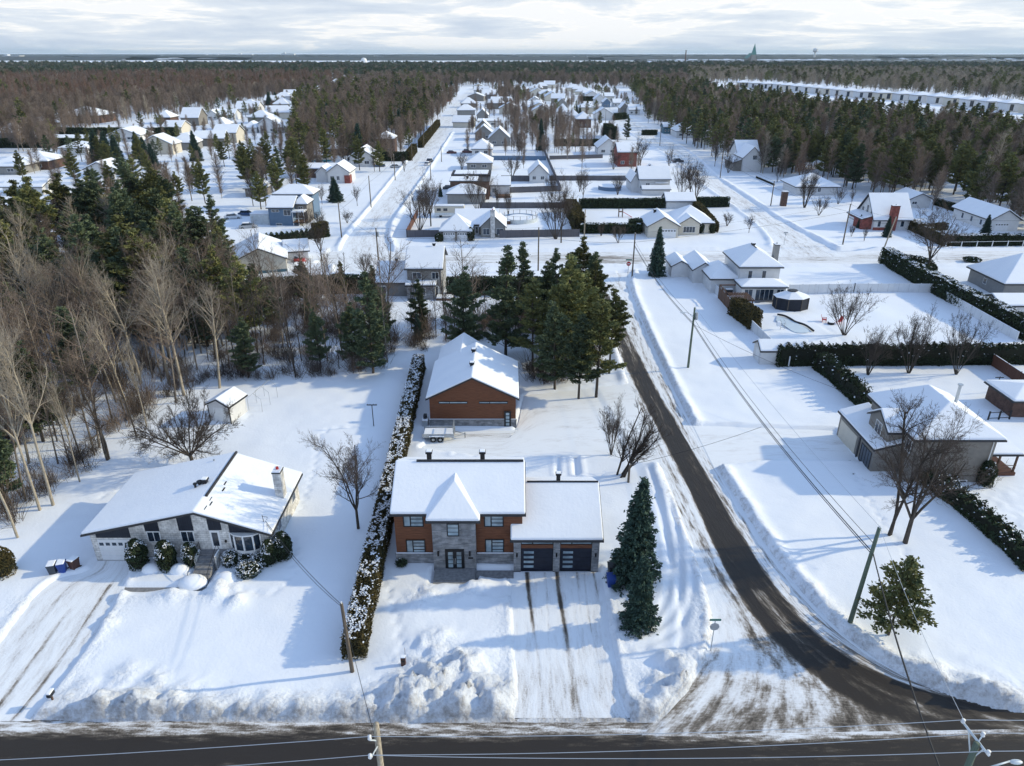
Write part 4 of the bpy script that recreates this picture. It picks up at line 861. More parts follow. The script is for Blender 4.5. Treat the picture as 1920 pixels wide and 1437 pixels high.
def bare_tree(seed, h, spread, style='round', trunk_r=.16, twig=.012, dens=1.0):
    """returns (trunk NB, crown NB); trunk = main stem(s) and first limbs"""
    rs = np.random.RandomState(seed); T = NB(); C = NB(); zax = np.array([0, 0, 1.])
    def path(p, d, L, n, wob, lift):
        pts = [p]; d = d / np.linalg.norm(d)
        for i in range(n):
            d = d + rs.normal(size=3) * wob + zax * lift; d /= np.linalg.norm(d); p = p + d * L / n; pts.append(p)
        return np.array(pts), d
    def side(d, ang):
        r = rs.normal(size=3); r -= d * r.dot(d); r /= np.linalg.norm(r); return d * math.cos(ang) + r * math.sin(ang)
    def grow_(p, d, L, r, lev, tgt):
        n = 5 if lev < 2 else (4 if lev == 2 else 3)
        wob = ((.03 if style in ('forest', 'poplar') else .07), .10, .14, .18, .2)[lev]; lift = (.0, .06, .05, .03, .02)[lev]
        P_, de = path(p, d, L, n, wob, lift); rr = np.linspace(r, max(twig * .5, r * (.38 if lev < 3 else .4)), n + 1)
        (T if lev <= tgt else C).tube(P_, rr, 7 if lev == 0 else (5 if lev == 1 else (4 if lev == 2 else 3)))
        if lev >= maxlev: return
        cnt = int(round({0: n0, 1: 7, 2: 6, 3: 4}[lev] * (dens if lev >= 1 else 1)))
        for k in range(cnt):
            f = rs.uniform(fmin if lev == 0 else .18, 1.0); q = f * n; i = min(int(q), n - 1); pp = P_[i] + (P_[i + 1] - P_[i]) * (q - i)
            dd = P_[i + 1] - P_[i]; dd /= np.linalg.norm(dd); rad = np.interp(q, np.arange(n + 1), rr)
            ang = rs.uniform(*((a0, a1) if lev == 0 else (.45, 1.05)))
            nd = side(dd, ang)
            if lev >= 1: nd = nd + zax * .18
            ln = L * ({0: bl, 1: .48, 2: .45, 3: .45}[lev]) * rs.uniform(.65, 1.2) * (1.15 - .5 * f)
            grow_(pp, nd, ln, rad * (.62 if lev == 0 else .5), lev + 1, tgt)
        if lev >= 1: grow_(P_[-1], de, L * .4, rr[-1], min(lev + 1, maxlev), tgt)
    maxlev = 4 if dens > .6 else 3; n0 = 16; fmin = .3; bl = .36; a0, a1 = .5, 1.0
    if style == 'forest': fmin = .42; bl = .24 * spread / 2.2; n0 = int(17); a0, a1 = .55, 1.05; grow_(np.zeros(3), np.array([rs.normal() * .03, rs.normal() * .03, 1]), h * .94, trunk_r, 0, 0)
    elif style == 'poplar': fmin = .45; bl = .27 * spread / 2.2; n0 = 18; a0, a1 = .35, .85; grow_(np.zeros(3), np.array([rs.normal() * .03, rs.normal() * .03, 1]), h * .9, trunk_r, 0, 1)
    elif style == 'round':
        st = h * .22; T.tube([(0, 0, -.3), (0, 0, st * .5), (0, 0, st)], [trunk_r * 1.15, trunk_r, trunk_r * .9], 8); m_ = 5; n0 = 8; fmin = .2; bl = .5
        for k in range(m_):
            t = 2 * math.pi * (k + rs.uniform(-.3, .3)) / m_; a_ = rs.uniform(.25, .6) if k else .08
            grow_(np.array([0, 0, st - .1]), np.array([math.cos(t) * math.sin(a_) * spread, math.sin(t) * math.sin(a_) * spread, math.cos(a_)]), h * rs.uniform(.6, .74), trunk_r * .6, 0, 0)
    elif style == 'vase':
        m_ = 9; n0 = 9; fmin = .3; bl = .36; a0, a1 = .3, .7
        for k in range(m_):
            t = 2 * math.pi * (k + rs.uniform(-.3, .3)) / m_; a_ = rs.uniform(.15, .5)
            grow_(np.array([math.cos(t) * .12, math.sin(t) * .12, -.2]), np.array([math.cos(t) * math.sin(a_) * spread, math.sin(t) * math.sin(a_) * spread, math.cos(a_)]), h * rs.uniform(.75, .9), trunk_r * .5, 0, 0)
    elif style == 'apple':
        st = h * .16; T.tube([(0, 0, -.3), (.05, 0, st * .5), (0, 0, st)], [trunk_r * 1.2, trunk_r, trunk_r * .95], 8); m_ = 8; n0 = 11; fmin = .15; bl = .42; a0, a1 = .4, 1.0
        for k in range(m_):
            t = 2 * math.pi * (k + rs.uniform(-.3, .3)) / m_; a_ = rs.uniform(.65, 1.0)
            grow_(np.array([0, 0, st - .05]), np.array([math.cos(t) * math.sin(a_), math.sin(t) * math.sin(a_), math.cos(a_)]), spread * rs.uniform(.85, 1.15), trunk_r * .42, 0, 0)
    elif style == 'lean':
        m_ = 6; n0 = 13; fmin = .2; bl = .3; a0, a1 = .3, .75
        for k in range(m_):
            grow_(np.array([rs.uniform(-.4, .4), rs.uniform(-.4, .4), -.2]), np.array([rs.uniform(.15, .75), rs.uniform(-.25, .15), 1.0]), h * rs.uniform(.6, 1.0), trunk_r * .55, 0, 0)
    elif style == 'bush':
        m_ = 12; n0 = 7; fmin = .1; bl = .4; a0, a1 = .3, .8; maxlev = 2
        for k in range(m_):
            t = rs.uniform(0, 6.28); a_ = rs.uniform(.1, .75)
            grow_(np.array([math.cos(t) * .1, math.sin(t) * .1, -.1]), np.array([math.cos(t) * math.sin(a_), math.sin(t) * math.sin(a_), math.cos(a_)]), h * rs.uniform(.8, 1.0), trunk_r * .4, 0, 0)
    elif style == 'fork':
        n0 = 15; fmin = .35; bl = .3; a0, a1 = .5, 1.0
        for k in (-1, 1): grow_(np.array([k * .1, 0, -.2]), np.array([k * .2 * spread, rs.normal() * .1, 1]), h * (.95 if k > 0 else .85), trunk_r * .75, 0, 0)
    return T, C
def pine(seed, h, r, start=.3, n_leaf=9000, size=.30, dens=1.0, kind='pine', cone=False):
    rs = np.random.RandomState(seed); T = NB(); Bz = []; lf = []; dr = []
    lean = rs.normal(size=2) * .015
    zz = np.linspace(-.3, h, 9); T.tube(np.stack([zz * lean[0], zz * lean[1], zz], 1), np.linspace(.013 * h + .03, .03, 9), 7)
    z = h * start; k = 0
    while z < h * .985:
        f = (z - h * start) / (h * (1 - start))
        if kind == 'pine':
            prof = max(.10, math.sin(min(1, f * .88 + .22) * math.pi) ** .75 * (1 - f) ** .25) if not cone else max(.07, (1 - f) ** .75)
            nb_ = 6; L0 = r * prof; step = h * .040 + .22
        elif kind == 'jack':
            prof = max(.10, (1 - f) ** .8); nb_ = 7; L0 = r * prof; step = h * .05
        else:
            prof = max(.04, (1 - f) ** .85); nb_ = 9; L0 = r * prof; step = h * .026 + .06
        for j in range(nb_):
            if kind != 'spruce' and rs.rand() < .22: continue
            t = 2 * math.pi * (j + rs.uniform(-.35, .35)) / nb_ + k * 1.1; L = L0 * rs.uniform(.72, 1.18) if kind == 'spruce' else L0 * rs.uniform(.5, 1.3)
            zs = z + rs.uniform(-.4, .4) * step; up = (.28 + .5 * f) if kind == 'pine' else ((.05 + .45 * f) if kind == 'jack' else -.22 + .55 * f)
            q = np.linspace(0, 1, 5); curve = up * L * q + (.12 if kind != 'spruce' else .16) * L * q ** 2 * (1 if kind != 'pine' else .7)
            P_ = np.stack([np.cos(t) * L * q + zs * lean[0], np.sin(t) * L * q + zs * lean[1], zs + curve], 1)
            T.tube(P_, np.linspace(.010 * h * .3 + .012, .008, 5), 3)
            m = max(3, int(L / r * (26 if kind == 'spruce' else 34) * dens))
            qq = rs.uniform(.22 if kind != 'spruce' else .06, 1.05, m) ** .75; base = np.stack([np.interp(qq, q, P_[:, i]) for i in range(3)], 1)
            w = (.30 * L * (1.12 - qq) + .12)[:, None]; lat = np.array([-np.sin(t), np.cos(t), 0])
            if kind == 'spruce': off = lat * rs.uniform(-1, 1, (m, 1)) * w * .9 + np.array([0, 0, -1.]) * rs.uniform(0, .16, (m, 1)) * (1 + L * .2)
            else: off = lat * rs.uniform(-1, 1, (m, 1)) * w * 1.15 + rs.normal(size=(m, 3)) * [.10, .10, .05] + np.array([0, 0, 1.]) * rs.uniform(0, .18, (m, 1))
            lf.append(base + off); d_ = np.array([np.cos(t), np.sin(t), .25 if kind != 'spruce' else -.15])[None] + lat * np.sign(off @ lat)[:, None] * .6; dr.append(d_)
        z += step; k += 1
    Cn = np.concatenate(lf); Dn = np.concatenate(dr); rep = max(1, int(round(n_leaf / len(Cn))))
    Cn = np.repeat(Cn, rep, 0) + rs.normal(size=(len(Cn) * rep, 3)) * (np.array([.13, .13, .06]) if kind != 'spruce' else .09) * (1 + h / 30); Dn = np.repeat(Dn, rep, 0)
    V, F_ = leaves(Cn, size, rs, elong=1.5, D=Dn); return T, (V, F_)
def proto_bare(name, seed, h, spread, style, tr, barkm, twigm, **kw):
    T, C = bare_tree(seed, h, spread, style, tr, **kw); return (T.mesh(name + '_trunk', M[barkm], True), C.mesh(name + '_crown', M[twigm]), h)
def proto_con(name, seed, h, r, barkm, leafm, **kw):
    T, (V, F_) = pine(seed, h, r, **kw); return (T.mesh(name + '_trunk', M[barkm], True), np_mesh(name + '_crown', V, F_, M[leafm]), h)
def plant(name, proto, x, y, label, cat='tree', group=None, s=1.0, rz=None, sz=None, z=0, ht=None, ms=None):
    if ht: s = ht / proto[2]
    o = thing(name, label, cat, (x, y, z), rnd.uniform(0, 6.28) if rz is None else rz, group)
    o.scale = (sz or s, sz or s, s)
    a = link('trunk', proto[0], o); b = link('crown', proto[1], o)
    if ms:
        for k_, q in enumerate((a, b)):
            if ms[k_]: q.data = q.data  # shared mesh; material on the object slot
            if ms[k_]: q.material_slots[0].link = 'OBJECT'; q.material_slots[0].material = M[ms[k_]]
    return o
def plant_px(name, proto, u, v, vtop, label, cat='tree', group=None, wid=None, rz=None, ms=None):
    x, y = G(u, v); h = ZY(vtop, y); s = h / proto[2]; sz = s * (wid or 1)
    return plant(name, proto, x, y, label, cat, group, s, rz, sz, ms=ms)

PB = dict(
    forest=[proto_bare('forest_tree', 100 + i, 15, 2.2 + .2 * (i % 3), 'forest', .13, 'bark_grey', 'twig_brown', dens=.8) for i in range(4)],
    poplar=[proto_bare('poplar', 120 + i, 16, 2.4, 'poplar', .17, 'bark_pale', 'twig_pale', dens=.85) for i in range(4)],
    round=[proto_bare('round_tree', 140 + i, 9, 1.0, 'round', .15, 'bark', 'twig') for i in range(3)],
    vase=[proto_bare('vase_tree', 150 + i, 8, 1.0, 'vase', .15, 'bark', 'twig', dens=.85) for i in range(3)],
    apple=[proto_bare('apple_tree', 161, 3.8, 4.0, 'apple', .16, 'bark', 'twig', dens=.95)],
    lean=[proto_bare('lean_tree', 171, 9, 1.0, 'lean', .22, 'bark', 'twig', dens=.8)],
    bush=[proto_bare('bare_bush', 181 + i, 2.4, 1.0, 'bush', .07, 'bark', 'twig') for i in range(2)],
    fork=[proto_bare('fork_tree', 191, 11, 1.0, 'fork', .22, 'bark', 'twig', dens=.9)],
    thin=[proto_bare('thin_tree', 201 + i, 11, 1.5, 'forest', .09, 'bark', 'twig', dens=.55) for i in range(3)],
)
PC = dict(
    pine=[proto_con('pine', 300 + i, 17, 3.4 + .3 * (i % 2), 'bark', 'pine_green', start=.20 + .07 * (i % 3), n_leaf=16000, size=.24, cone=i == 1) for i in range(4)],
    pined=[proto_con('dark_pine', 310 + i, 16, 3.2, 'bark', 'pine_dark', start=.10 + .05 * i, n_leaf=17000, size=.24, cone=i != 1) for i in range(3)],
    spruce=[proto_con('spruce', 320 + i, 10, 2.3, 'bark', 'spruce_green', start=.03, n_leaf=15000, size=.20, kind='spruce', dens=1.0) for i in range(3)],
    jack=[proto_con('jack_pine', 333, 7.3, 2.7, 'bark', 'pine_green', start=.2, n_leaf=4600, size=.21, kind='jack', dens=.8)],
)

# ---------------------------------------------------------------- smaller and farther houses
WALLS = ['white_siding', 'cream_siding', 'grey_siding', 'taupe_siding', 'brown_brick', 'blue_siding', 'red_brick']
def fh(label, uL, uR, v, depth, h, kind, rise, wall, group='houses of the winter suburb', wins=None, cat='house', over=.5):
    if wins is None: wins = (('w', .15, .35, 1.0, 2.2, 1), ('w', .6, .8, 1.0, 2.2, 1)) if wall != 'none' else ()
    return px_house('suburban_house', label, uL, uR, v, depth, h, kind, rise, wall, wins, group, over, cat=cat, snow=.4)
for a in (
    ('sage green bungalow cut by the left edge of the photo', -22, 41, 328, 14, 2.9, 'hip', 2.4, 'grey_siding'),
    ('dark brick bungalow with wide hipped snow roof near the left edge', 30, 93, 319, 13, 3.2, 'hip', 2.5, 'brown_brick'),
    ('pale house with front dormer just left of the dark spruces', 114, 166, 291, 12, 2.8, 'hip', 2.2, 'white_siding'),
    ('long flat snowy roof behind the dark hedge at left', 92, 166, 272, 10, 2.6, 'gx', 1.2, 'grey_siding'),
    ('large brown hipped house standing in the bare woods at left', 116, 186, 232, 22, 4.6, 'hip', 4.5, 'brown_brick'),
    ('white house with snowy gable right of the long dark hedge', 204, 264, 266, 14, 3, 'gy', 3, 'white_siding'),
    ('small brick house with pointed hip roof and dark walls', 294, 321, 233, 12, 4, 'hip', 3.2, 'brown_brick'),
    ('white gable roof house below the pointed brick house', 306, 341, 250, 13, 3, 'gx', 2.8, 'cream_siding'),
    ('white gabled cottage half hidden by pine tops at left', 160, 216, 334, 10, 2.8, 'gy', 2.4, 'white_siding'),
    ('snow mounded garage at the far left behind the pines', 8, 82, 366, 9, 2.4, 'gx', 1.5, 'white_siding'),
    ('large grey house with one broad snow slope and pale corner post', 341, 374, 236, 14, 4.6, 'gx', 5, 'taupe_siding'),
    ('small white house beside the broad grey slope house', 388, 410, 226, 12, 3, 'gy', 3, 'white_siding'),
    ('white house with double snowy gable left of the bare maples', 410, 440, 226, 14, 3, 'gx', 3.4, 'white_siding'),
    ('cream bungalow in the second row on the left', 400, 424, 244, 12, 3, 'hip', 3, 'cream_siding'),
    ('wide white house in the third row on the left', 442, 484, 216, 16, 4, 'gx', 4.5, 'white_siding'),
    ('yellowish hipped house below the dark spruce pair', 513, 541, 207, 14, 4.5, 'hip', 4, 'cream_siding'),
    ('blue and white house with window wall facing the pines', 486, 522, 250, 14, 4.8, 'gy', 3.2, 'white_siding'),
    ('grey square shed right of the blue and white house', 524, 545, 250, 9, 3, 'gx', 2.0, 'grey_siding'),
    ('small snowy hip roof left of the blue and white house', 458, 482, 250, 12, 3, 'hip', 2.6, 'white_siding'),
    ('broad gabled house on the rising street at left', 563, 588, 190, 16, 4.4, 'gx', 4.6, 'white_siding'),
    ('small snowy house right of the broad gabled one', 590, 604, 182, 14, 4, 'hip', 3.6, 'white_siding'),
    ('pale hipped house on the far left street', 604, 624, 177, 16, 4.4, 'hip', 4, 'cream_siding'),
    ('brown house with flat snow cap at the far end of the left street', 617, 641, 168, 18, 7, 'hip', 4.4, 'taupe_siding'),
    ('teal gabled cottage in the bare trees left of the west street', 606, 625, 272, 10, 3, 'gy', 2.2, 'grey_siding'),
    ('dark walled house with snowy hip behind the camper van', 608, 655, 292, 10, 2.8, 'hip', 2.4, 'brown_brick'),
    ('long brown bungalow under the camper van roof line', 556, 628, 334, 11, 3, 'flat', .2, 'brown_brick'),
    ('small grey cabin among trunks left of the blue house', 461, 497, 369, 8, 2.6, 'hip', 1.8, 'taupe_siding'),
    ('white gabled house with dark car shelter left of the clipped hedge', 657, 702, 313, 12, 3.6, 'gy', 3.0, 'white_siding'),
    ('brown brick villa with two tiers of snow roof beside the hedge', 707, 739, 289, 10, 6.4, 'hip', 2.2, 'brown_brick'),
    ('brick house with tall snow gables at the top of the west street', 814, 842, 191, 16, 6, 'hip', 4.4, 'red_brick'),
    ('white hip roof house with a dark pickup right of the west street', 885, 922, 293, 13, 3, 'hip', 3, 'white_siding'),
    ('pale bungalow with grey front and bare maple at its side', 876, 922, 320, 12, 2.8, 'hip', 2.6, 'grey_siding'),
    ('steep grey gable with dark base right of the west street', 917, 956, 274, 12, 3.4, 'gy', 4.4, 'grey_siding'),
    ('grey gable front with round attic window below its twin', 891, 923, 263, 10, 3.2, 'gy', 3.6, 'grey_siding'),
    ('pale grey gable front standing behind another gable', 892, 919, 252, 10, 3.2, 'gy', 3.8, 'taupe_siding'),
    ('white garage roof between the gables and the bare block', 896, 937, 238, 12, 3, 'flat', .3, 'white_siding'),
    ('dark gabled house above the row of gables', 894, 915, 227, 12, 3.4, 'gy', 3.6, 'grey_siding'),
    ('white gabled garage with side door beside the diagonal fence', 993, 1027, 343, 10, 2.9, 'gy', 3, 'white_siding'),
    ('white gable with pale blue shadow face beside the red brick house', 1121, 1159, 291, 13, 3, 'gy', 3.6, 'white_siding'),
    ('dark red brick cube house among bare trees', 1158, 1193, 313, 12, 5.4, 'gx', 2.6, 'red_brick'),
    ('white steep hipped house left of the twin spruces', 1043, 1069, 221, 14, 3.6, 'hip', 4.6, 'white_siding'),
    ('grey gable behind the steep hipped house', 1042, 1064, 206, 14, 4, 'gy', 4, 'grey_siding'),
    ('snowy hip roof right under the twin spruces', 1066, 1086, 226, 12, 3, 'hip', 3, 'white_siding'),
    ('brick house with dark windows and low snow porch roof', 1081, 1108, 240, 13, 5, 'hip', 3.2, 'brown_brick'),
    ('grey blue garden shed beyond the east street bend', 1131, 1144, 202, 12, 4, 'gy', 2.6, 'blue_siding'),
    ('white gable on the right side of the upper east street', 1115, 1134, 195, 14, 3.6, 'gy', 4, 'white_siding'),
    ('low white house at the right of the upper east street', 1134, 1151, 190, 14, 4, 'gx', 2.6, 'cream_siding'),
    ('long white roof right of the upper east street', 1150, 1167, 201, 14, 3, 'gx', 2.6, 'white_siding'),
    ('grey gable with brown garage right of the east street', 1163, 1178, 213, 13, 3.6, 'gy', 3.4, 'taupe_siding'),
    ('white house half hidden by woods at the street bend', 1179, 1199, 216, 13, 3.4, 'gx', 3, 'white_siding'),
    ('house with snowy roof in the woods beyond the street bend', 1268, 1300, 259, 14, 3.4, 'hip', 3.2, 'white_siding'),
    ('teal shed against the trees above the street bend', 1244, 1257, 251, 9, 3.4, 'gx', 1.8, 'teal_siding'),
    ('pale roof peeping from the right woods edge', 1321, 1346, 272, 13, 3.4, 'gx', 3.4, 'cream_siding'),
): fh(*a)
# rows of small houses far up the streets: each its own object
far_i = 0
ORD = ['first', 'second', 'third', 'fourth', 'fifth', 'sixth', 'seventh', 'eighth', 'ninth', 'tenth', 'eleventh', 'twelfth', 'thirteenth', 'fourteenth', 'fifteenth', 'sixteenth', 'seventeenth', 'eighteenth', 'nineteenth', 'twentieth', 'twenty first', 'twenty second', 'twenty third', 'twenty fourth', 'twenty fifth', 'twenty sixth', 'twenty seventh']
def far_row(pts, label, n):
    global far_i
    P_ = resample(GP(pts), n, False)
    for k in range(n):
        x, y = P_[k]; w = rnd.uniform(11, 16); k_ = rnd.choice(['hip', 'gx', 'gy']); Hh = House('suburban_house', ORD[k] + ' from the left, ' + label if pts[0][0] < pts[-1][0] else ORD[k] + ' from the front, ' + label, 'house', x + rnd.uniform(-2, 2), y, rnd.uniform(-8, 8), 'houses of the winter suburb')
        Hh.block(-w / 2, w / 2, 0, rnd.uniform(9, 12), rnd.uniform(3, 4.6), k_, rnd.uniform(2.6, 4), rnd.choice(WALLS[:4]), .5, snow=.45); FOOT[-1] = (x - w / 2, x + w / 2, y, y + 12)
far_row([(955, 215), (925, 190), (905, 176), (898, 168)], 'snow roofed house on the right side of the far west street', 5)
far_row([(930, 205), (912, 180)], 'snow roofed house at the second row right of the west street', 2)
far_row([(995, 178), (1020, 184), (1045, 194)], 'snow roofed house at the left of the upper east street', 6)
far_row([(1002, 170), (1030, 166)], 'snow roofed house at the far end of the east street', 3)
far_row([(1075, 172), (1110, 186)], 'snow roofed house above the far bend of the east street', 5)
far_row([(462, 205), (520, 196), (560, 182), (600, 172)], 'snow roofed house in the back row of the left suburb', 7)
far_row([(480, 232), (540, 222), (600, 205)], 'snow roofed house in the third row of the left suburb', 5)
far_row([(872, 240), (880, 214), (888, 190)], 'small snow roofed house close to the west street kerb', 4)
far_row([(1020, 222), (1005, 200)], 'snow roofed house left of the bare block', 3)
far_row([(1100, 214), (1126, 226)], 'snow roofed house beside the twin spruces', 2)
far_row([(300, 290), (360, 280), (430, 268)], 'snow roofed cottage just above the olive pine grove', 4)
far_row([(20, 262), (70, 246)], 'snow roofed house glimpsed in the far left woods', 2)
far_row([(645, 160), (700, 166), (760, 170)], 'lone snow roofed house in the far left woods', 5)
far_row([(1010, 214), (1000, 208)], 'snow roofed house in the bare wood between the streets', 2)
far_row([(620, 196), (650, 200)], 'lone snow roofed house beyond the pale bare trees', 2)
# the long row of white terraces beyond the right woods
tp = resample(GP([(1384, 165), (1450, 169), (1530, 177), (1600, 185), (1680, 190), (1760, 197), (1840, 206), (1930, 215)]), 21, False)
for k, (x, y) in enumerate(tp):
    Hh = House('white_terrace', 'flat fronted white terrace, %s from the left in the row beyond the right woods' % ORD[k], 'house', x, y, -6, 'white terraces beyond the right woods')
    w = 13.5 + (k % 3); Hh.block(0, w, 0, 15, 6.2, 'hip', 2.4, 'white_siding' if k % 4 else 'cream_siding', .7, snow=.45); FOOT[-1] = (x - 2, x + 16, y - 3, y + 18)
    Hh.window('S', w * .12, w * .3, 1.0, 5.4, 0, 'frame_black', 'glass_dark', nv=1, nh=1); Hh.window('S', w * .62, w * .85, 1.0, 5.4, 0, 'frame_black', 'glass_dark', nv=1, nh=1)
for k_, (u, v) in enumerate(((1418, 157), (1545, 165), (1700, 184), (1860, 196), (1895, 190))):
    x, y = G(u, v); Hh = House('white_terrace', 'white house standing behind the long terrace row, %s from the left' % ORD[k_], 'house', x, y, 0, 'white terraces beyond the right woods'); Hh.block(0, 15, 0, 11, 5.5, 'hip', 3.4, 'white_siding', .6, snow=.4)
# far town over the river plain
def seg_poly(pts): return GP(pts)
rs = np.random.RandomState(5)
def town(name, polys, n, label, hmin=5, hmax=10):
    mb = MB()
    for poly, k in zip(polys, n):
        for _ in range(k):
            u = rs.uniform(poly[0], poly[1]); v = rs.uniform(poly[2], poly[3]); x, y = G(u, v); w = rs.uniform(12, 34); d = rs.uniform(12, 25); h = rs.uniform(hmin, hmax)
            mb.box(x, x + w, y, y + d, 0, h)
    o = mb.build(name, M['roof_snow']); tag(o, label, 'town', kind='stuff')
town('far_town', [(1205, 1470, 114.5, 120), (1470, 1920, 110, 118), (1200, 1500, 110, 113)], [330, 520, 120], 'far snow roofed town spread along the plain at the right horizon')
town('far_river_village', [(90, 640, 118.5, 121.5), (640, 1200, 121.5, 123)], [150, 60], 'scattered snow roofs along the near bank of the frozen river')
def far_block(name, label, u0, u1, v, h, mat_, cat='factory'):
    x0, y0 = G(u0, v); x1 = G(u1, v)[0]; mb = MB().box(0, x1 - x0, 0, 60, 0, h).box((x1 - x0) * .15, (x1 - x0) * .3, 5, 40, h, h * 1.4)
    o = thing(name, label, cat, (x0, y0, 0)); mb.build('hall', M[mat_], o); MB().box(-2, x1 - x0 + 2, -2, 62, h * 1.0 + .1, h + 1.5).build('roof', M['roof_snow'], o)
far_block('factory', 'long white factory hall on the horizon left of centre', 443, 473, 106.5, 26, 'white_trim')
far_block('factory', 'white factory with stepped towers on the horizon, right of the long hall', 528, 552, 106.5, 34, 'white_trim')
far_block('factory', 'small white hall on the horizon left of the long white factory', 385, 394, 106.5, 18, 'white_trim')
far_block('factory', 'small pale hall close to the left of the long white factory', 405, 419, 106.5, 18, 'white_trim')
far_block('factory', 'pale sprawling works at the far left of the horizon', 5, 38, 111, 22, 'white_trim')
x, y = G(1411, 119.5); o = thing('church', 'green roofed church with tall spire rising from the far town', 'church', (x, y, 0))
MB().box(-9, 9, -9, 9, 0, 34).build('tower', M['taupe_siding'], o); MB().add([(-9, -9, 34), (9, -9, 34), (9, 9, 34), (-9, 9, 34), (0, 0, 78)], [(0, 1, 4), (1, 2, 4), (2, 3, 4), (3, 0, 4)]).build('spire', M['copper_green'], o)
MB().box(-20, 20, 9, 60, 0, 20).build('nave', M['taupe_siding'], o); solid([(-22, 8.9, 20), (22, 8.9, 20), (0, 8.9, 40), (-22, 62, 20), (22, 62, 20), (0, 62, 40)], [(0, 2, 5, 3), (2, 1, 4, 5)], .6).build('nave_roof', M['copper_green'], o)
x, y = G(1526, 113); o = thing('water_tower', 'white water tower above the far town at right', 'water tower', (x, y, 0))
MB().tube([(0, 0, 0), (0, 0, 48)], 5, 10).build('stem', M['white_trim'], o); MB().tube([(0, 0, 44), (0, 0, 52), (0, 0, 64), (0, 0, 70)], [6, 15, 15, 5], 14).build('tank', M['white_trim'], o)
x, y = G(1284, 122); o = thing('chimney_stack', 'thin dark chimney stack rising over the far trees right of centre', 'chimney', (x, y, 0))
MB().tube([(0, 0, 0), (0, 0, 48)], [3.0, 1.8], 10).build('stack', M['brown_brick'], o); MB().tube([(0, 0, 48), (0, 0, 50)], 2.4, 10).build('rim', M['fascia'], o)
x, y = G(683, 122); o = thing('silo', 'white domed silo by the frozen river left of centre', 'silo', (x, y, 0))
MB().tube([(0, 0, 0), (0, 0, 16)], 11, 16).build('drum', M['white_trim'], o); MB().dome((0, 0, 16), 11, 1, 1, .8, 16, 5, False).build('dome', M['white_trim'], o, smooth=True)

# ---------------------------------------------------------------- far woodland sheets beyond the river plain
def canopy(name, uv, hgt, label, seed, step=28, mat_='far_wood'):
    poly = GP(uv); xa = np.array([p[0] for p in poly]); ya = np.array([p[1] for p in poly])
    ny = 46; yl = np.linspace(ya.min(), ya.max(), ny) if ya.max() / ya.min() < 2 else np.geomspace(ya.min(), ya.max(), ny); nx = int(min(900, (xa.max() - xa.min()) / step)); xl = np.linspace(xa.min(), xa.max(), nx)
    X_, Y_ = np.meshgrid(xl, yl); ins = inpoly(X_, Y_, poly); Z_ = hgt * (.55 + .9 * fbm(X_ / 45, Y_ / 60, seed, 4, .7)); Z_[0] = 0
    cut = fbm(X_ / 700, Y_ / 450, seed + 9, 3); ins &= cut > .40
    idx = np.arange(nx * ny).reshape(ny, nx); F_ = np.stack([idx[:-1, :-1], idx[:-1, 1:], idx[1:, 1:], idx[1:, :-1]], -1).reshape(-1, 4); keep = ins[:-1, :-1].ravel()
    m = np_mesh(name, np.stack([X_, Y_, np.where(ins, Z_, 0)], -1).reshape(-1, 3), F_[keep], M[mat_]); o = link(name, m); tag(o, label, 'woods', kind='stuff')
canopy('horizon_woods', [(-900, 114), (2900, 114), (2900, 102), (-900, 102)], 17, 'dark far woods between the river and the horizon', 3, 60)
canopy('town_woods', [(1190, 119.5), (2300, 119.5), (2300, 113), (1190, 113)], 8, 'dark tree belts between the roofs of the far town', 17, 12)
# the frozen river
rv = GP([(-900, 119.5), (600, 119.5), (1210, 122.5), (1210, 118.6), (600, 115.8), (-900, 114.5)])
o = MB().add([(x, y, .25) for x, y in rv], [(0, 1, 4, 5), (1, 2, 3, 4)]).build('river', M['snow']); tag(o, 'wide snow covered frozen river in the distance', None, kind='structure')

# ---------------------------------------------------------------- single trees and shrubs
HERO = []
def hero(name, key, i, u, v, vt, label, cat='tree', wid=1.0, group=None, rz=None, ms=None):
    pr = (PB if key in PB else PC)[key][i]; o = plant_px(name, pr, u, v, vt, label, cat, group, wid, rz, ms); HERO.append((o.location.x, o.location.y)); return o
hero('bare_tree', 'round', 0, 672, 992, 822, 'large dark bare tree with round crown left of the snowy clipped hedge', wid=.82)
hero('bare_tree', 'lean', 0, 1163, 893, 752, 'leaning multi stemmed bare tree beside the side street', wid=1.0, rz=0)
hero('bare_tree', 'vase', 2, 1146, 850, 750, 'slender bare clump just left of the leaning bare tree', wid=.7)
hero('apple_tree', 'apple', 0, 360, 870, 768, 'low wide spreading apple tree behind the bungalow roof', wid=.74)
hero('bare_tree', 'fork', 0, 203, 862, 690, 'forked dark bare tree at the edge of the left woods above the bungalow', wid=.9)
hero('bare_tree', 'fork', 0, 1668, 1003, 765, 'tall bare maple, left stem of the pair in front of the taupe brick house', wid=.8, rz=.4)
hero('bare_tree', 'round', 1, 1697, 1018, 800, 'bare maple, right stem of the pair in front of the taupe brick house', wid=1.05)
hero('bare_tree', 'vase', 0, 1583, 629, 537, 'vase shaped bare tree alone in the fenced pool yard', wid=.95)
hero('bare_tree', 'vase', 1, 1627, 703, 607, 'left of three bare trees in front of the dark cedar hedge', wid=.75)
hero('bare_tree', 'vase', 2, 1704, 699, 578, 'middle and tallest of three bare trees before the dark cedar hedge', wid=.7)
hero('bare_tree', 'vase', 0, 1793, 701, 587, 'right of three bare trees in front of the dark cedar hedge', wid=.62)
hero('bare_tree', 'round', 2, 1737, 512, 392, 'broad bare tree beside the round topped hedge at the far right corner', wid=1.0)
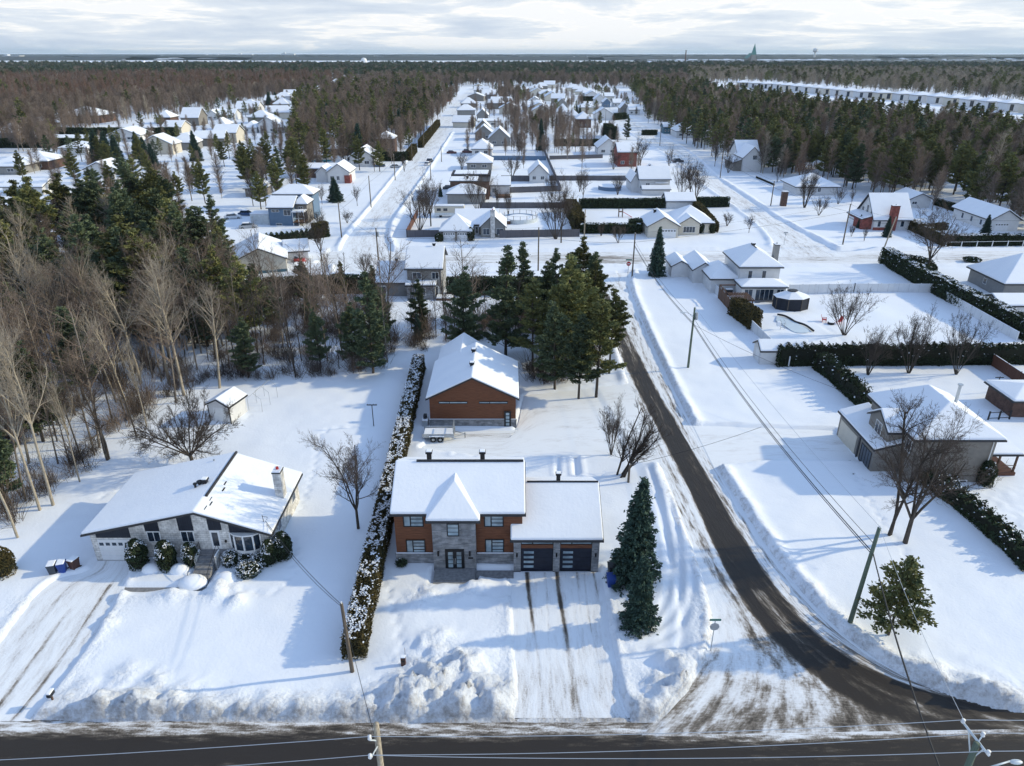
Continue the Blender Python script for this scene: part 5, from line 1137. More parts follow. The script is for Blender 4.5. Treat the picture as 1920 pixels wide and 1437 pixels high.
for i, (u, v, vt, w, l) in enumerate((
    (787, 433, 345, .8, 'left bare maple inside the wooden corner fence'), (808, 424, 337, .85, 'right bare maple inside the wooden corner fence'), (797, 408, 345, .7, 'rear bare maple behind two others by the camper van'),
    (897, 400, 318, .75, 'bare tree against the wall of the dark roofed house'), (932, 402, 350, .45, 'thin bare tree left of its pair beside the rear fence'), (953, 403, 352, .5, 'thin bare tree right of its pair beside the rear fence'),
    (1042, 449, 352, .75, 'bare tree left of the pair in front of the wooden yard fence'), (1052, 455, 345, .7, 'bare tree right of the pair in front of the wooden yard fence'), (1035, 370, 320, .6, 'bare tree at the corner of the diagonal fence'),
    (960, 334, 290, 1.0, 'round bare tree between two snowy back gardens'), (1093, 378, 322, .8, 'bare tree behind the long clipped hedge, right of a twin'), (1087, 360, 318, .6, 'bare tree behind the long clipped hedge, left of a twin'),
    (1158, 366, 328, .9, 'small spreading bare tree beside the covered round pool'), (1293, 371, 306, .9, 'dark bare tree left of the big spreading one above the short hedge'), (1304, 373, 310, .95, 'big spreading bare tree above the short hedge'), (1278, 374, 300, .6, 'upright bare tree behind the white awning house'),
    (1253, 325, 282, .7, 'bare tree by the road between the parked car and the white house'), (1127, 443, 418, 1.0, 'small bare tree in front of the trimmed dark hedge, left'), (1159, 456, 422, 1.0, 'small bare tree in front of the trimmed dark hedge, centre'), (1170, 440, 425, .8, 'small bare tree in front of the trimmed dark hedge, right'),
    (1508, 390, 310, .8, 'bare tree rising before the wide hipped house'), (1535, 404, 366, 1.0, 'low bushy bare tree with green base on the corner lawn'), (1404, 437, 407, 1.1, 'round bare shrub beside the corner street sign'), (1363, 424, 398, 1.2, 'slanting bare shrub left of the round one'),
    (1571, 383, 350, .8, 'small bare tree beside the wide hipped house wall'), (1596, 385, 358, .7, 'small bare tree with dark birch stems near the chalet'), (1596, 444, 420, .8, 'little bare tree in front of the chalet porch'), (1620, 452, 425, .5, 'young bare tree left of the dark spruce at the chalet'),
    (603, 487, 420, 1.1, 'bare tree in front of the cedar hedge end by the west street corner'), (601, 430, 392, 1.0, 'bare tree rising behind the cedar hedge end'), (575, 436, 388, .7, 'bare tree in front of the blue house porch'), (670, 386, 352, .8, 'small bare tree on the lawn left of the west street'),
    (651, 418, 394, 1.2, 'round bare shrub on the lawn left of the west street'), (683, 514, 475, 1.0, 'bare tree left of the grey two storey house'), (604, 383, 350, .9, 'bare tree beside the pale corner post'), (758, 322, 290, .5, 'small tree by the west street verge'), (866, 320, 285, .9, 'bare tree by the pale bungalow with grey front'),
    (1340, 312, 270, .8, 'bare dark tree left of the tall steep gabled house'), (1365, 324, 285, .9, 'bare spreading tree close to the tall steep gabled house'), (1457, 342, 300, .5, 'tall bare tree at the woods edge by the wide hipped house'),
    (1200, 318, 262, 1.0, 'pale bare tree right of the dark red brick house'), (1150, 318, 280, .8, 'bare tree in front of the pale gable with blue shadow'))):
    key = ('vase', 'round', 'vase')[i % 3]; hero('bare_tree' if 'shrub' not in l else 'bare_shrub', key, i % 3, u, v, vt, l, cat='tree' if 'shrub' not in l else 'shrub', wid=w)
hero('red_maple', 'round', 2, 1500, 345, 297, 'reddish bare maple behind the wide hipped house', wid=1.1, ms=('bark_red', 'twig_red'))
hero('red_maple', 'round', 1, 300, 500, 425, 'rusty leaved oak among the dark pines at left', wid=.8, ms=('bark_red', 'twig_red'))
# conifers standing alone
hero('spruce', 'spruce', 0, 1187, 1088, 893, 'big dense spruce right of the double garage', wid=.88)
hero('spruce', 'spruce', 1, 1197, 1174, 1042, 'smaller dark spruce standing in front of the big one', wid=.95)
hero('pine', 'jack', 0, 1665, 1192, 1046, 'open crowned pine on the lawn beside the green utility pole', wid=.86)
hero('spruce', 'spruce', 2, 1230, 518, 424, 'slim snow dusted spruce on the corner lawn', wid=.8)
hero('spruce', 'spruce', 0, 1662, 444, 405, 'small dark spruce below the red chimney', wid=.95); hero('spruce', 'spruce', 1, 1610, 428, 402, 'small spruce at the chalet garage', wid=1.0)
hero('spruce', 'spruce', 1, 1846, 443, 402, 'dark spruce in front of the long white garage', wid=1.1); hero('spruce', 'spruce', 2, 826, 369, 346, 'small dark spruce left of the dark roofed house', wid=.9)
hero('spruce', 'spruce', 0, 1081, 214, 195, 'left of the twin spruces on the upper east street', wid=.9); hero('spruce', 'spruce', 1, 1087, 214, 196, 'right of the twin spruces on the upper east street', wid=.8)
hero('spruce', 'spruce', 2, 1014, 282, 222, 'tall dark spruce standing in the bare block between the streets', wid=.75); hero('spruce', 'spruce', 0, 772, 166, 155, 'pointed spruce at the end of the west street', wid=1.0)
hero('spruce', 'spruce', 0, 630, 378, 332, 'bushy dark evergreen beside the corner gable house', wid=1.5)
for i, (u, v, vt) in enumerate(((185, 305, 240), (205, 308, 245), (222, 312, 252), (262, 298, 246), (275, 310, 256), (290, 318, 268))): hero('spruce', 'spruce', i % 3, u, v, vt, 'dark spruce, %s from the left in the clump above the white gabled cottage' % ORD[i], wid=1.15, group='dark spruces above the left cottages')
hero('spruce', 'spruce', 1, 370, 302, 244, 'lone dark pine like spruce above the pine grove', wid=1.0); hero('spruce', 'spruce', 2, 505, 198, 172, 'left dark spruce behind the yellowish hipped house', wid=1.2); hero('spruce', 'spruce', 0, 518, 196, 172, 'right dark spruce behind the yellowish hipped house', wid=1.2)
hero('pine', 'pined', 0, 1175, 262, 215, 'bushy dark pine by the dark hedge on the east street', wid=.9)
# pines that can be told apart around the shop
hero('tall_pine', 'pined', 0, 948, 668, 462, 'tall layered pine rising above the shop roof', wid=1.0); hero('tall_pine', 'pined', 1, 868, 668, 498, 'dark pine left of the tall layered pine', wid=1.0)
hero('tall_pine', 'pined', 2, 1022, 650, 490, 'dark narrow pine right of the tall layered pine', wid=.8)
hero('tall_pine', 'pine', 0, 1062, 690, 476, 'highest pine of the clump beside the side street', wid=1.0); hero('tall_pine', 'pine', 1, 1118, 742, 560, 'olive green pine leaning over the side street edge', wid=1.05)
hero('tall_pine', 'pine', 2, 1142, 700, 545, 'olive pine at the outer right edge of the clump', wid=1.0); hero('tall_pine', 'pine', 3, 1095, 650, 505, 'mid green pine at the back right of the clump', wid=1.0)
hero('tall_pine', 'pined', 1, 1040, 730, 560, 'dark front pine of the clump behind the shop yard', wid=1.0); hero('tall_pine', 'pined', 2, 1085, 745, 590, 'shaded pine at the front of the clump', wid=1.0)
hero('tall_pine', 'pined', 0, 700, 700, 510, 'dark pine at the right end of the left woods', wid=.9); hero('tall_pine', 'pine', 2, 430, 640, 465, 'olive pine with open crown near the white gable house', wid=1.0)
hero('tall_pine', 'pine', 3, 470, 650, 475, 'broad olive pine beside the end of the dark hedge', wid=1.0); hero('tall_pine', 'pine', 1, 645, 560, 490, 'small crooked pine left of the grey two storey house', wid=.6)
# pale poplars in front of the left woods
for i, (u, v, vt, w) in enumerate(((412, 728, 530, 1.15), (345, 742, 490, 1.1), (265, 720, 500, 1.1), (180, 700, 480, 1.1), (110, 690, 470, 1.2), (75, 957, 620, .7), (100, 948, 600, .75), (33, 1008, 700, .7), (55, 870, 590, .8), (275, 800, 640, .7), (150, 905, 690, .6), (15, 900, 600, .8), (235, 690, 500, .9))):
    PU = sorted([412, 345, 265, 180, 110, 75, 100, 33, 55, 275, 150, 15, 235])
    hero('pale_poplar', 'poplar', i % 4, u, v, vt, 'pale leafless poplar of the left woods front, %s from the left by its foot' % ORD[PU.index(u)], wid=w, group='pale poplars of the left woods')

# ---------------------------------------------------------------- woods: every tree its own object for the largest ones in view, the rest one mass per kind
def blocked(x, y, m=2.2):
    b = np.zeros(x.shape, bool)
    for x0, x1, y0, y1 in FOOT: b |= (x > x0 - m) & (x < x1 + m) & (y > y0 - m) & (y < y1 + m)
    for k_, (L_, R_) in road_polys.items():
        poly = [tuple(p) for p in L_] + [tuple(p) for p in R_[::-1]]; b |= inpoly(x, y, poly); b |= pdist(x, y, [tuple(p) for p in L_]) < 2.5; b |= pdist(x, y, [tuple(p) for p in R_]) < 2.5
    for hx, hy in HERO: b |= (x - hx) ** 2 + (y - hy) ** 2 < 3
    return b
# polygons of the places where trunks stand, trees per 100 m2, kinds
REG = [
 ('left', [(-80, 1040), (0, 1012), (55, 982), (110, 935), (215, 862), (300, 775), (395, 722), (330, 640), (150, 600), (-200, 600)], 11.0, dict(forest=.50, thin=.34, pined=.08, poplar=.08)),
 ('left', [(395, 722), (560, 722), (720, 700), (742, 655), (720, 610), (700, 580), (600, 600), (520, 575), (330, 560), (330, 640)], 10.0, dict(thin=.54, pined=.14, forest=.28, spruce=.04)),
 ('left', [(560, 610), (720, 590), (745, 575), (720, 560), (600, 560), (540, 560)], 2.0, dict(thin=.7, pined=.3)),
 ('left', [(-250, 610), (330, 650), (440, 600), (430, 500), (380, 440), (300, 425), (200, 445), (0, 500), (-250, 500)], 3.8, dict(pine=.42, pined=.22, poplar=.14, forest=.22)),
 ('left', [(-250, 500), (0, 500), (120, 440), (60, 400), (-250, 420)], 1.2, dict(pine=.6, forest=.4)),
 ('grove', [(395, 425), (480, 438), (500, 400), (600, 372), (560, 340), (470, 338), (400, 345), (280, 400)], 1.3, dict(pine=.58, forest=.34, pined=.08)),
 ('centre', [(762, 655), (800, 668), (800, 648), (975, 655), (985, 600), (865, 600), (765, 610)], 9.0, dict(pined=.08, thin=.70, forest=.10, spruce=.12)),
 ('centre', [(975, 655), (990, 715), (1080, 730), (1135, 705), (1140, 640), (1110, 590), (1078, 556), (1020, 590), (985, 600)], 5.0, dict(pined=.40, pine=.22, thin=.36, spruce=.02)),
 ('street', [(545, 338), (600, 322), (700, 330), (770, 292), (836, 212), (858, 178), (790, 172), (640, 172), (560, 190)], 3.2, dict(forest=.8, pine=.17, spruce=.03)),
 ('block', [(950, 285), (985, 300), (1110, 285), (1060, 240), (1035, 212), (985, 182), (955, 163), (930, 163), (945, 240)], 2.4, dict(forest=.95, pine=.05)),
 ('block', [(1065, 345), (1200, 325), (1190, 300), (1060, 300)], .8, dict(forest=.95, thin=.05)),
 ('right', [(1262, 262), (1330, 296), (1440, 330), (1560, 352), (1690, 383), (1790, 405), (2100, 480), (2200, 310), (1920, 272), (1600, 226), (1450, 202), (1384, 190), (1290, 170), (1180, 170), (1215, 218)], 3.8, dict(pine=.34, pined=.05, forest=.51, poplar=.10)),
 ('far left', [(-300, 330), (40, 285), (110, 300), (115, 262), (200, 240), (330, 215), (500, 190), (600, 168), (560, 172), (300, 190), (-300, 235)], 2.6, dict(forest=.93, pine=.03, poplar=.04)),
 ('suburb', [(0, 335), (110, 300), (200, 262), (330, 222), (600, 172), (640, 200), (560, 258), (550, 330), (400, 418), (270, 398), (150, 392)], .85, dict(forest=.72, pine=.22, pined=.06)),
 ('suburb', [(880, 320), (985, 330), (1000, 300), (940, 160), (885, 175), (872, 240)], .7, dict(forest=.9, pine=.1)),
 ('suburb', [(1035, 290), (1130, 300), (1180, 262), (1120, 200), (1060, 170), (1000, 170)], .7, dict(forest=.85, pine=.15)),
 ('suburb', [(1090, 168), (1140, 190), (1230, 240), (1300, 262), (1220, 215), (1150, 175)], 1.2, dict(forest=.7, pine=.3)),
 ('larch', [(-300, 235), (300, 192), (560, 174), (650, 156), (620, 147), (300, 146), (-300, 160)], 2.6, dict(larch=.62, forest=.34, pine=.04)),
 ('far brown', [(560, 176), (650, 158), (700, 150), (1290, 150), (1290, 162), (1180, 168), (1100, 165), (980, 162), (900, 162), (780, 168), (640, 176)], 2.2, dict(forest=.9, pine=.1)),
 ('far tan', [(1290, 165), (1330, 158), (1400, 155), (1600, 170), (2100, 205), (2200, 160), (2000, 136), (1290, 134)], 1.8, dict(tan=.72, pine=.2, forest=.08)),
 ('far dark', [(-400, 160), (300, 146), (640, 149), (1290, 149), (1290, 134), (2000, 136), (2300, 140), (2300, 127), (1300, 122), (640, 124), (-400, 121.5)], 1.3, dict(pined=.62, forest=.32, tan=.06)),
]
pts_all = []
rs = np.random.RandomState(11)
for rname, uvp, dens, mix in REG:
    poly = GP(uvp); xa = [p[0] for p in poly]; ya = [p[1] for p in poly]; kinds = list(mix); pr = np.array([mix[k] for k in kinds]); pr = pr / pr.sum()
    # slices in depth so that density can fall with distance (farther trees stand for the fewer we can tell apart)
    ye = [min(ya)]
    while ye[-1] < max(ya): ye.append(ye[-1] * 1.12)
    for a, b in zip(ye[:-1], ye[1:]):
        b = min(b, max(ya)); ym = (a + b) / 2; dd = dens * min(1, (330 / ym) ** .85) / 100
        n = int((max(xa) - min(xa)) * (b - a) * dd * 1.0)
        if n < 1: continue
        x = rs.uniform(min(xa), max(xa), n); y = rs.uniform(a, b, n); u, v = proj(x, y)
        k = inpoly(x, y, poly) & (u > -90) & (u < 2010) & (fbm(x / 22, y / 22, 77, 2) > .24); x, y = x[k], y[k]
        k = ~blocked(x, y, 1.6 if y.size and y.min() < 400 else 3.5) if len(x) else np.zeros(0, bool); x, y = x[k], y[k]
        kk = rs.choice(len(kinds), len(x), p=pr)
        # same kinds gather in patches
        for i in range(len(x)): pts_all.append((x[i], y[i], kinds[kk[i]], rname))
print('trees total', len(pts_all))
LAB = {('suburb', 'c'): 'pine among the far snowy houses', ('suburb', 'b'): 'bare tree among the far snowy houses', ('left', 'c'): 'pine in the woods by the bungalow', ('left', 'b'): 'leafless tree in the woods by the bungalow', ('grove', 'c'): 'pine in the grove above the blue house', ('grove', 'b'): 'bare tree in the grove above the blue house',
       ('centre', 'c'): 'pine in the stand behind the cedar shop', ('centre', 'b'): 'bare tree in the stand behind the cedar shop', ('street', 'c'): 'pine among the bare trees left of the west street', ('street', 'b'): 'bare tree in the wood left of the west street',
       ('block', 'c'): 'pine in the bare wood between the two far streets', ('block', 'b'): 'bare tree in the wood between the two far streets', ('right', 'c'): 'pine in the right woods', ('right', 'b'): 'leafless tree in the right woods',
       ('far left', 'c'): 'pine in the bare woods at far left', ('far left', 'b'): 'bare tree in the woods around the far left houses'}
CON = ('pine', 'pined', 'spruce')
con = sorted([p for p in pts_all if p[2] in CON], key=lambda p: p[1]); bar = sorted([p for p in pts_all if p[2] not in CON], key=lambda p: p[1])
def as_object(p, c):
    x, y, k, rn = p; pr = (PC if c else PB)[k]; q = rnd.choice(pr); l = LAB.get((rn, 'c' if c else 'b'), 'tree in the far woods')
    uu, vv = proj(x, y); ue, ve = RB[rn]; lat = ('far left', 'left', 'middle', 'right', 'far right')[int(np.searchsorted(ue, uu))]; dep = ('back', 'rear middle', 'front middle', 'front edge')[int(np.searchsorted(ve, vv))]
    hs = rnd.uniform(.72, 1.12) * (.8 if rn in ('grove', 'street', 'far left') else (.68 if rn in ('block', 'suburb') else 1.0)) * (.9 if c and rn == 'right' else 1)
    if k == 'spruce': hs *= .8
    if rn == 'left' and uu > 440 and c: hs *= .62
    if rn == 'centre': hs *= .78 if uu > 980 else (.62 if c else .95)
    l = ('tall ' if hs > 1.0 else ('short ' if hs < .8 else 'mid sized ')) + l + ', ' + dep + ', ' + lat + ' part'
    plant(('pine_tree' if k != 'spruce' else 'spruce_tree') if c else 'bare_tree', q, x, y, l, 'tree', ('evergreens of the ' if c else 'leafless trees of the ') + {'left': 'left woods', 'grove': 'grove by the blue house', 'centre': 'stand behind the shop', 'street': 'wood by the west street', 'block': 'wood between the streets', 'right': 'right woods', 'far left': 'far left woods', 'suburb': 'far suburb'}.get(rn, 'far woods'), hs, sz=hs * rnd.uniform(.85, 1.15))
NC, NBR = 255, 240
RB = {}
for rn in set(p[3] for p in con[:NC] + bar[:NBR]):
    q_ = [proj(p[0], p[1]) for p in con[:NC] + bar[:NBR] if p[3] == rn]; RB[rn] = (np.percentile([a for a, b in q_], [20, 40, 60, 80]), np.percentile([b for a, b in q_], [25, 50, 75]))
for p in con[:NC]: as_object(p, True)
for p in bar[:NBR]: as_object(p, False)
# light-weight trees for the mass
def lp_con(seed, h, r, m, nl=420, size=.95, kind='pine'):
    T, (V, F_) = pine(seed, h, r, start=.3 if kind == 'pine' else .05, n_leaf=nl, size=size, dens=.16, kind=kind)
    return T, (V, F_), m
def two_mat(name, a, b, ma, mb_):
    """one mesh from trunk NB + faces, two material slots"""
    t = a.mesh('tmp', None); n = len(t.vertices); tv = np.zeros(n * 3, np.float32); t.vertices.foreach_get('co', tv); tf = np.zeros(len(t.loops), np.int32); t.loops.foreach_get('vertex_index', tf); tf = tf.reshape(-1, 4)
    V, F_ = b; bpy.data.meshes.remove(t)
    m = np_mesh(name, np.concatenate([tv.reshape(-1, 3), V]), np.concatenate([tf, F_ + n]), None); m.materials.append(M[ma]); m.materials.append(M[mb_])
    m.polygons.foreach_set('material_index', np.concatenate([np.zeros(len(tf)), np.ones(len(F_))]).astype(np.int32)); return m
def lp_bare(seed, h, spread, ma, mb_, n=150, tw=.035, cone=False):
    rs_ = np.random.RandomState(seed); T = NB(); T.tube([(0, 0, -.3), (0, 0, h * .5), (rs_.normal() * .2, rs_.normal() * .2, h)], [.012 * h, .008 * h, .02], 5); C = NB()
    for i in range(n):
        f = rs_.uniform(.22 if not cone else .1, .97); z = h * f; t = rs_.uniform(0, 6.28); prof = math.sin(math.pi * min(1, (f * .8 + .12))) if not cone else (1.05 - f)
        L = spread * prof * rs_.uniform(.5, 1.15); el = rs_.uniform(.5, 1.25) if not cone else rs_.uniform(-.1, .3); d = np.array([math.cos(t) * math.cos(el), math.sin(t) * math.cos(el), math.sin(el)])
        p0 = np.array([0, 0, z - L * .3 * (not cone)]); p1 = p0 + d * L * .6 + rs_.normal(size=3) * .12; p2 = p1 + d * L * .5 + rs_.normal(size=3) * .25 + np.array([0, 0, .2]); C.tube([p0, p1, p2], [tw * 1.3, tw, tw * .5], 3)
        for _ in range(2): e_ = p1 + d * L * .3 + rs_.normal(size=3) * .5 * L * .5; C.tube([p1, (p1 + e_) / 2 + rs_.normal(size=3) * .08, e_], [tw * .8, tw * .6, tw * .3], 3)
    c = C.mesh('tmp', None); nv = len(c.vertices); V = np.zeros(nv * 3, np.float32); c.vertices.foreach_get('co', V); F_ = np.zeros(len(c.loops), np.int32); c.loops.foreach_get('vertex_index', F_); bpy.data.meshes.remove(c)
    return two_mat('mass_tree', T, (V.reshape(-1, 3), F_.reshape(-1, 4)), ma, mb_)
def lpc(seed, h, r, leafm, kind='pine'):
    T, b, _ = lp_con(seed, h, r, None, kind=kind, nl=1100, size=.5); return two_mat('mass_tree', T, b, 'bark', leafm)
LOW = dict(pine=[lpc(400 + i, 16, 3.2, 'pine_green') for i in range(4)], pined=[lpc(410 + i, 16, 3.1, 'pine_dark') for i in range(4)], spruce=[lpc(420, 14, 3, 'spruce_green', 'spruce')],
           forest=[lp_bare(430 + i, 14, 3.4, 'bark_grey', 'twig_brown', 190) for i in range(4)], poplar=[lp_bare(440 + i, 15, 3.2, 'bark_pale', 'twig_pale') for i in range(3)],
           tan=[lp_bare(450 + i, 14, 3.4, 'bark_pale', 'twig_pale', 170) for i in range(3)], larch=[lp_bare(460 + i, 17, 3.2, 'bark_red', 'twig_red', 260, cone=True) for i in range(3)], thin=[lp_bare(470 + i, 11, 1.8, 'bark', 'twig', 90) for i in range(2)])
def scatter(name, label, pts, meshes, grow=True):
    if not pts: return
    c = bpy.data.collections.new(name + '_kinds')
    for i, m in enumerate(meshes): c.objects.link(bpy.data.objects.new('%s_kind' % name, m))
    A_ = np.array([(p[0], p[1]) for p in pts]); n = len(A_); r_ = np.random.RandomState(len(pts))
    me = bpy.data.meshes.new(name); me.vertices.add(n); me.vertices.foreach_set('co', np.concatenate([A_, np.full((n, 1), -.1)], 1).astype(np.float32).ravel())
    sc_ = r_.uniform(.68, 1.12, n) * np.array([.62 if p[3:] and p[3] == 'suburb' else (.75 if p[3:] and p[3] == 'block' else 1) for p in pts]); wide = 1 + np.clip((A_[:, 1] - 450) / 900, 0, 1.6)
    a1 = me.attributes.new('scl', 'FLOAT_VECTOR', 'POINT'); a1.data.foreach_set('vector', np.stack([sc_ * wide, sc_ * wide, sc_], 1).astype(np.float32).ravel())
    a2 = me.attributes.new('rot', 'FLOAT_VECTOR', 'POINT'); a2.data.foreach_set('vector', np.stack([np.zeros(n), np.zeros(n), r_.uniform(0, 6.28, n)], 1).astype(np.float32).ravel())
    a3 = me.attributes.new('pick', 'INT', 'POINT'); a3.data.foreach_set('value', r_.randint(0, len(meshes), n).astype(np.int32))
    g = bpy.data.node_groups.new(name, 'GeometryNodeTree'); g.interface.new_socket('Geometry', in_out='INPUT', socket_type='NodeSocketGeometry'); g.interface.new_socket('Geometry', in_out='OUTPUT', socket_type='NodeSocketGeometry')
    N = g.nodes.new; L = g.links.new; gi = N('NodeGroupInput'); go = N('NodeGroupOutput'); ip = N('GeometryNodeInstanceOnPoints'); ci = N('GeometryNodeCollectionInfo'); ci.inputs[0].default_value = c; ci.inputs['Separate Children'].default_value = True; ci.inputs['Reset Children'].default_value = True
    def na(nm, ty):
        k = N('GeometryNodeInputNamedAttribute'); k.data_type = ty; k.inputs[0].default_value = nm; return [o_ for o_ in k.outputs if o_.enabled and o_.name == 'Attribute'][0]
    L(gi.outputs[0], ip.inputs['Points']); L(ci.outputs[0], ip.inputs['Instance']); ip.inputs['Pick Instance'].default_value = True
    L(na('pick', 'INT'), ip.inputs['Instance Index']); L(na('scl', 'FLOAT_VECTOR'), ip.inputs['Scale']); L(na('rot', 'FLOAT_VECTOR'), ip.inputs['Rotation']); L(ip.outputs[0], go.inputs[0])
    o = link(name, me); md = o.modifiers.new('trees', 'NODES'); md.node_group = g; tag(o, label, 'woods', kind='stuff'); return o
rest = {}
for p in con[NC:] + bar[NBR:]: rest.setdefault(p[2], []).append(p)
SL = dict(pine='mass of green pines filling the farther woods', pined='mass of dark evergreens in the far forest belt', spruce='scattered spruces in the farther woods', forest='mass of grey brown leafless trees in the farther woods', poplar='pale poplars scattered in the farther woods', tan='pale sunlit leafless woods behind the white terraces', larch='rusty brown larch plantation at far left', thin='thin saplings of the farther woods')
for k, v in rest.items(): print(k, len(v)); scatter({'pine': 'pine_woods', 'pined': 'dark_woods', 'spruce': 'spruce_woods', 'forest': 'bare_woods', 'poplar': 'poplar_woods', 'tan': 'pale_woods', 'larch': 'larch_woods', 'thin': 'sapling_woods'}[k], SL[k], v, LOW[k])

# twiggy undergrowth on the forest floor
bp_ = []
for uvp, dn in (([(-80, 1020), (0, 1000), (60, 965), (215, 850), (300, 765), (395, 712), (330, 600), (-200, 600)], 40), ([(395, 712), (560, 716), (720, 695), (745, 650), (720, 570), (520, 560), (330, 560)], 42), ([(762, 650), (800, 660), (805, 640), (975, 650), (990, 715), (1080, 728), (1150, 700), (1150, 640), (1120, 585), (865, 592), (765, 600)], 40), ([(-250, 600), (470, 600), (450, 500), (380, 440), (200, 445), (-250, 500)], 9)):
    poly = GP(uvp); xa = [p[0] for p in poly]; ya = [p[1] for p in poly]; n = int((max(xa) - min(xa)) * (max(ya) - min(ya)) * dn / 100); x = rs.uniform(min(xa), max(xa), n); y = rs.uniform(min(ya), max(ya), n)
    k = inpoly(x, y, poly) & (fbm(x / 9, y / 9, 88, 3) > .34); x, y = x[k], y[k]; k = ~blocked(x, y, .8); bp_ += [(a, b) for a, b in zip(x[k], y[k])]
print('brush', len(bp_))
def brush(seed, h, m):
    rs_ = np.random.RandomState(seed); C = NB(); T = NB(); T.tube([(0, 0, -.2), (.05, 0, h * .5), (.1, 0, h)], [.03, .02, .01], 4)
    for i in range(46):
        t = rs_.uniform(0, 6.28); a_ = rs_.uniform(.1, 1.0); L = h * rs_.uniform(.35, 1); d = np.array([math.cos(t) * math.sin(a_), math.sin(t) * math.sin(a_), math.cos(a_)]); p0 = np.array([rs_.normal() * .4, rs_.normal() * .4, rs_.uniform(-.1, h * .3)]); p1 = p0 + d * L * .5 + rs_.normal(size=3) * .12; C.tube([p0, p1, p1 + d * L * .5 + rs_.normal(size=3) * .2], [.022, .016, .008], 3)
    c = C.mesh('tmp', None); nv = len(c.vertices); V = np.zeros(nv * 3, np.float32); c.vertices.foreach_get('co', V); F_ = np.zeros(len(c.loops), np.int32); c.loops.foreach_get('vertex_index', F_); bpy.data.meshes.remove(c)
    return two_mat('brush', T, (V.reshape(-1, 3), F_.reshape(-1, 4)), 'bark', m)
scatter('undergrowth', 'tangle of bare brush and saplings on the forest floor', bp_, [brush(500 + i, (1.6, 2.6, 3.8, 5.0)[i % 4], ('twig_brown', 'twig', 'twig', 'twig_brown')[i % 4]) for i in range(6)])

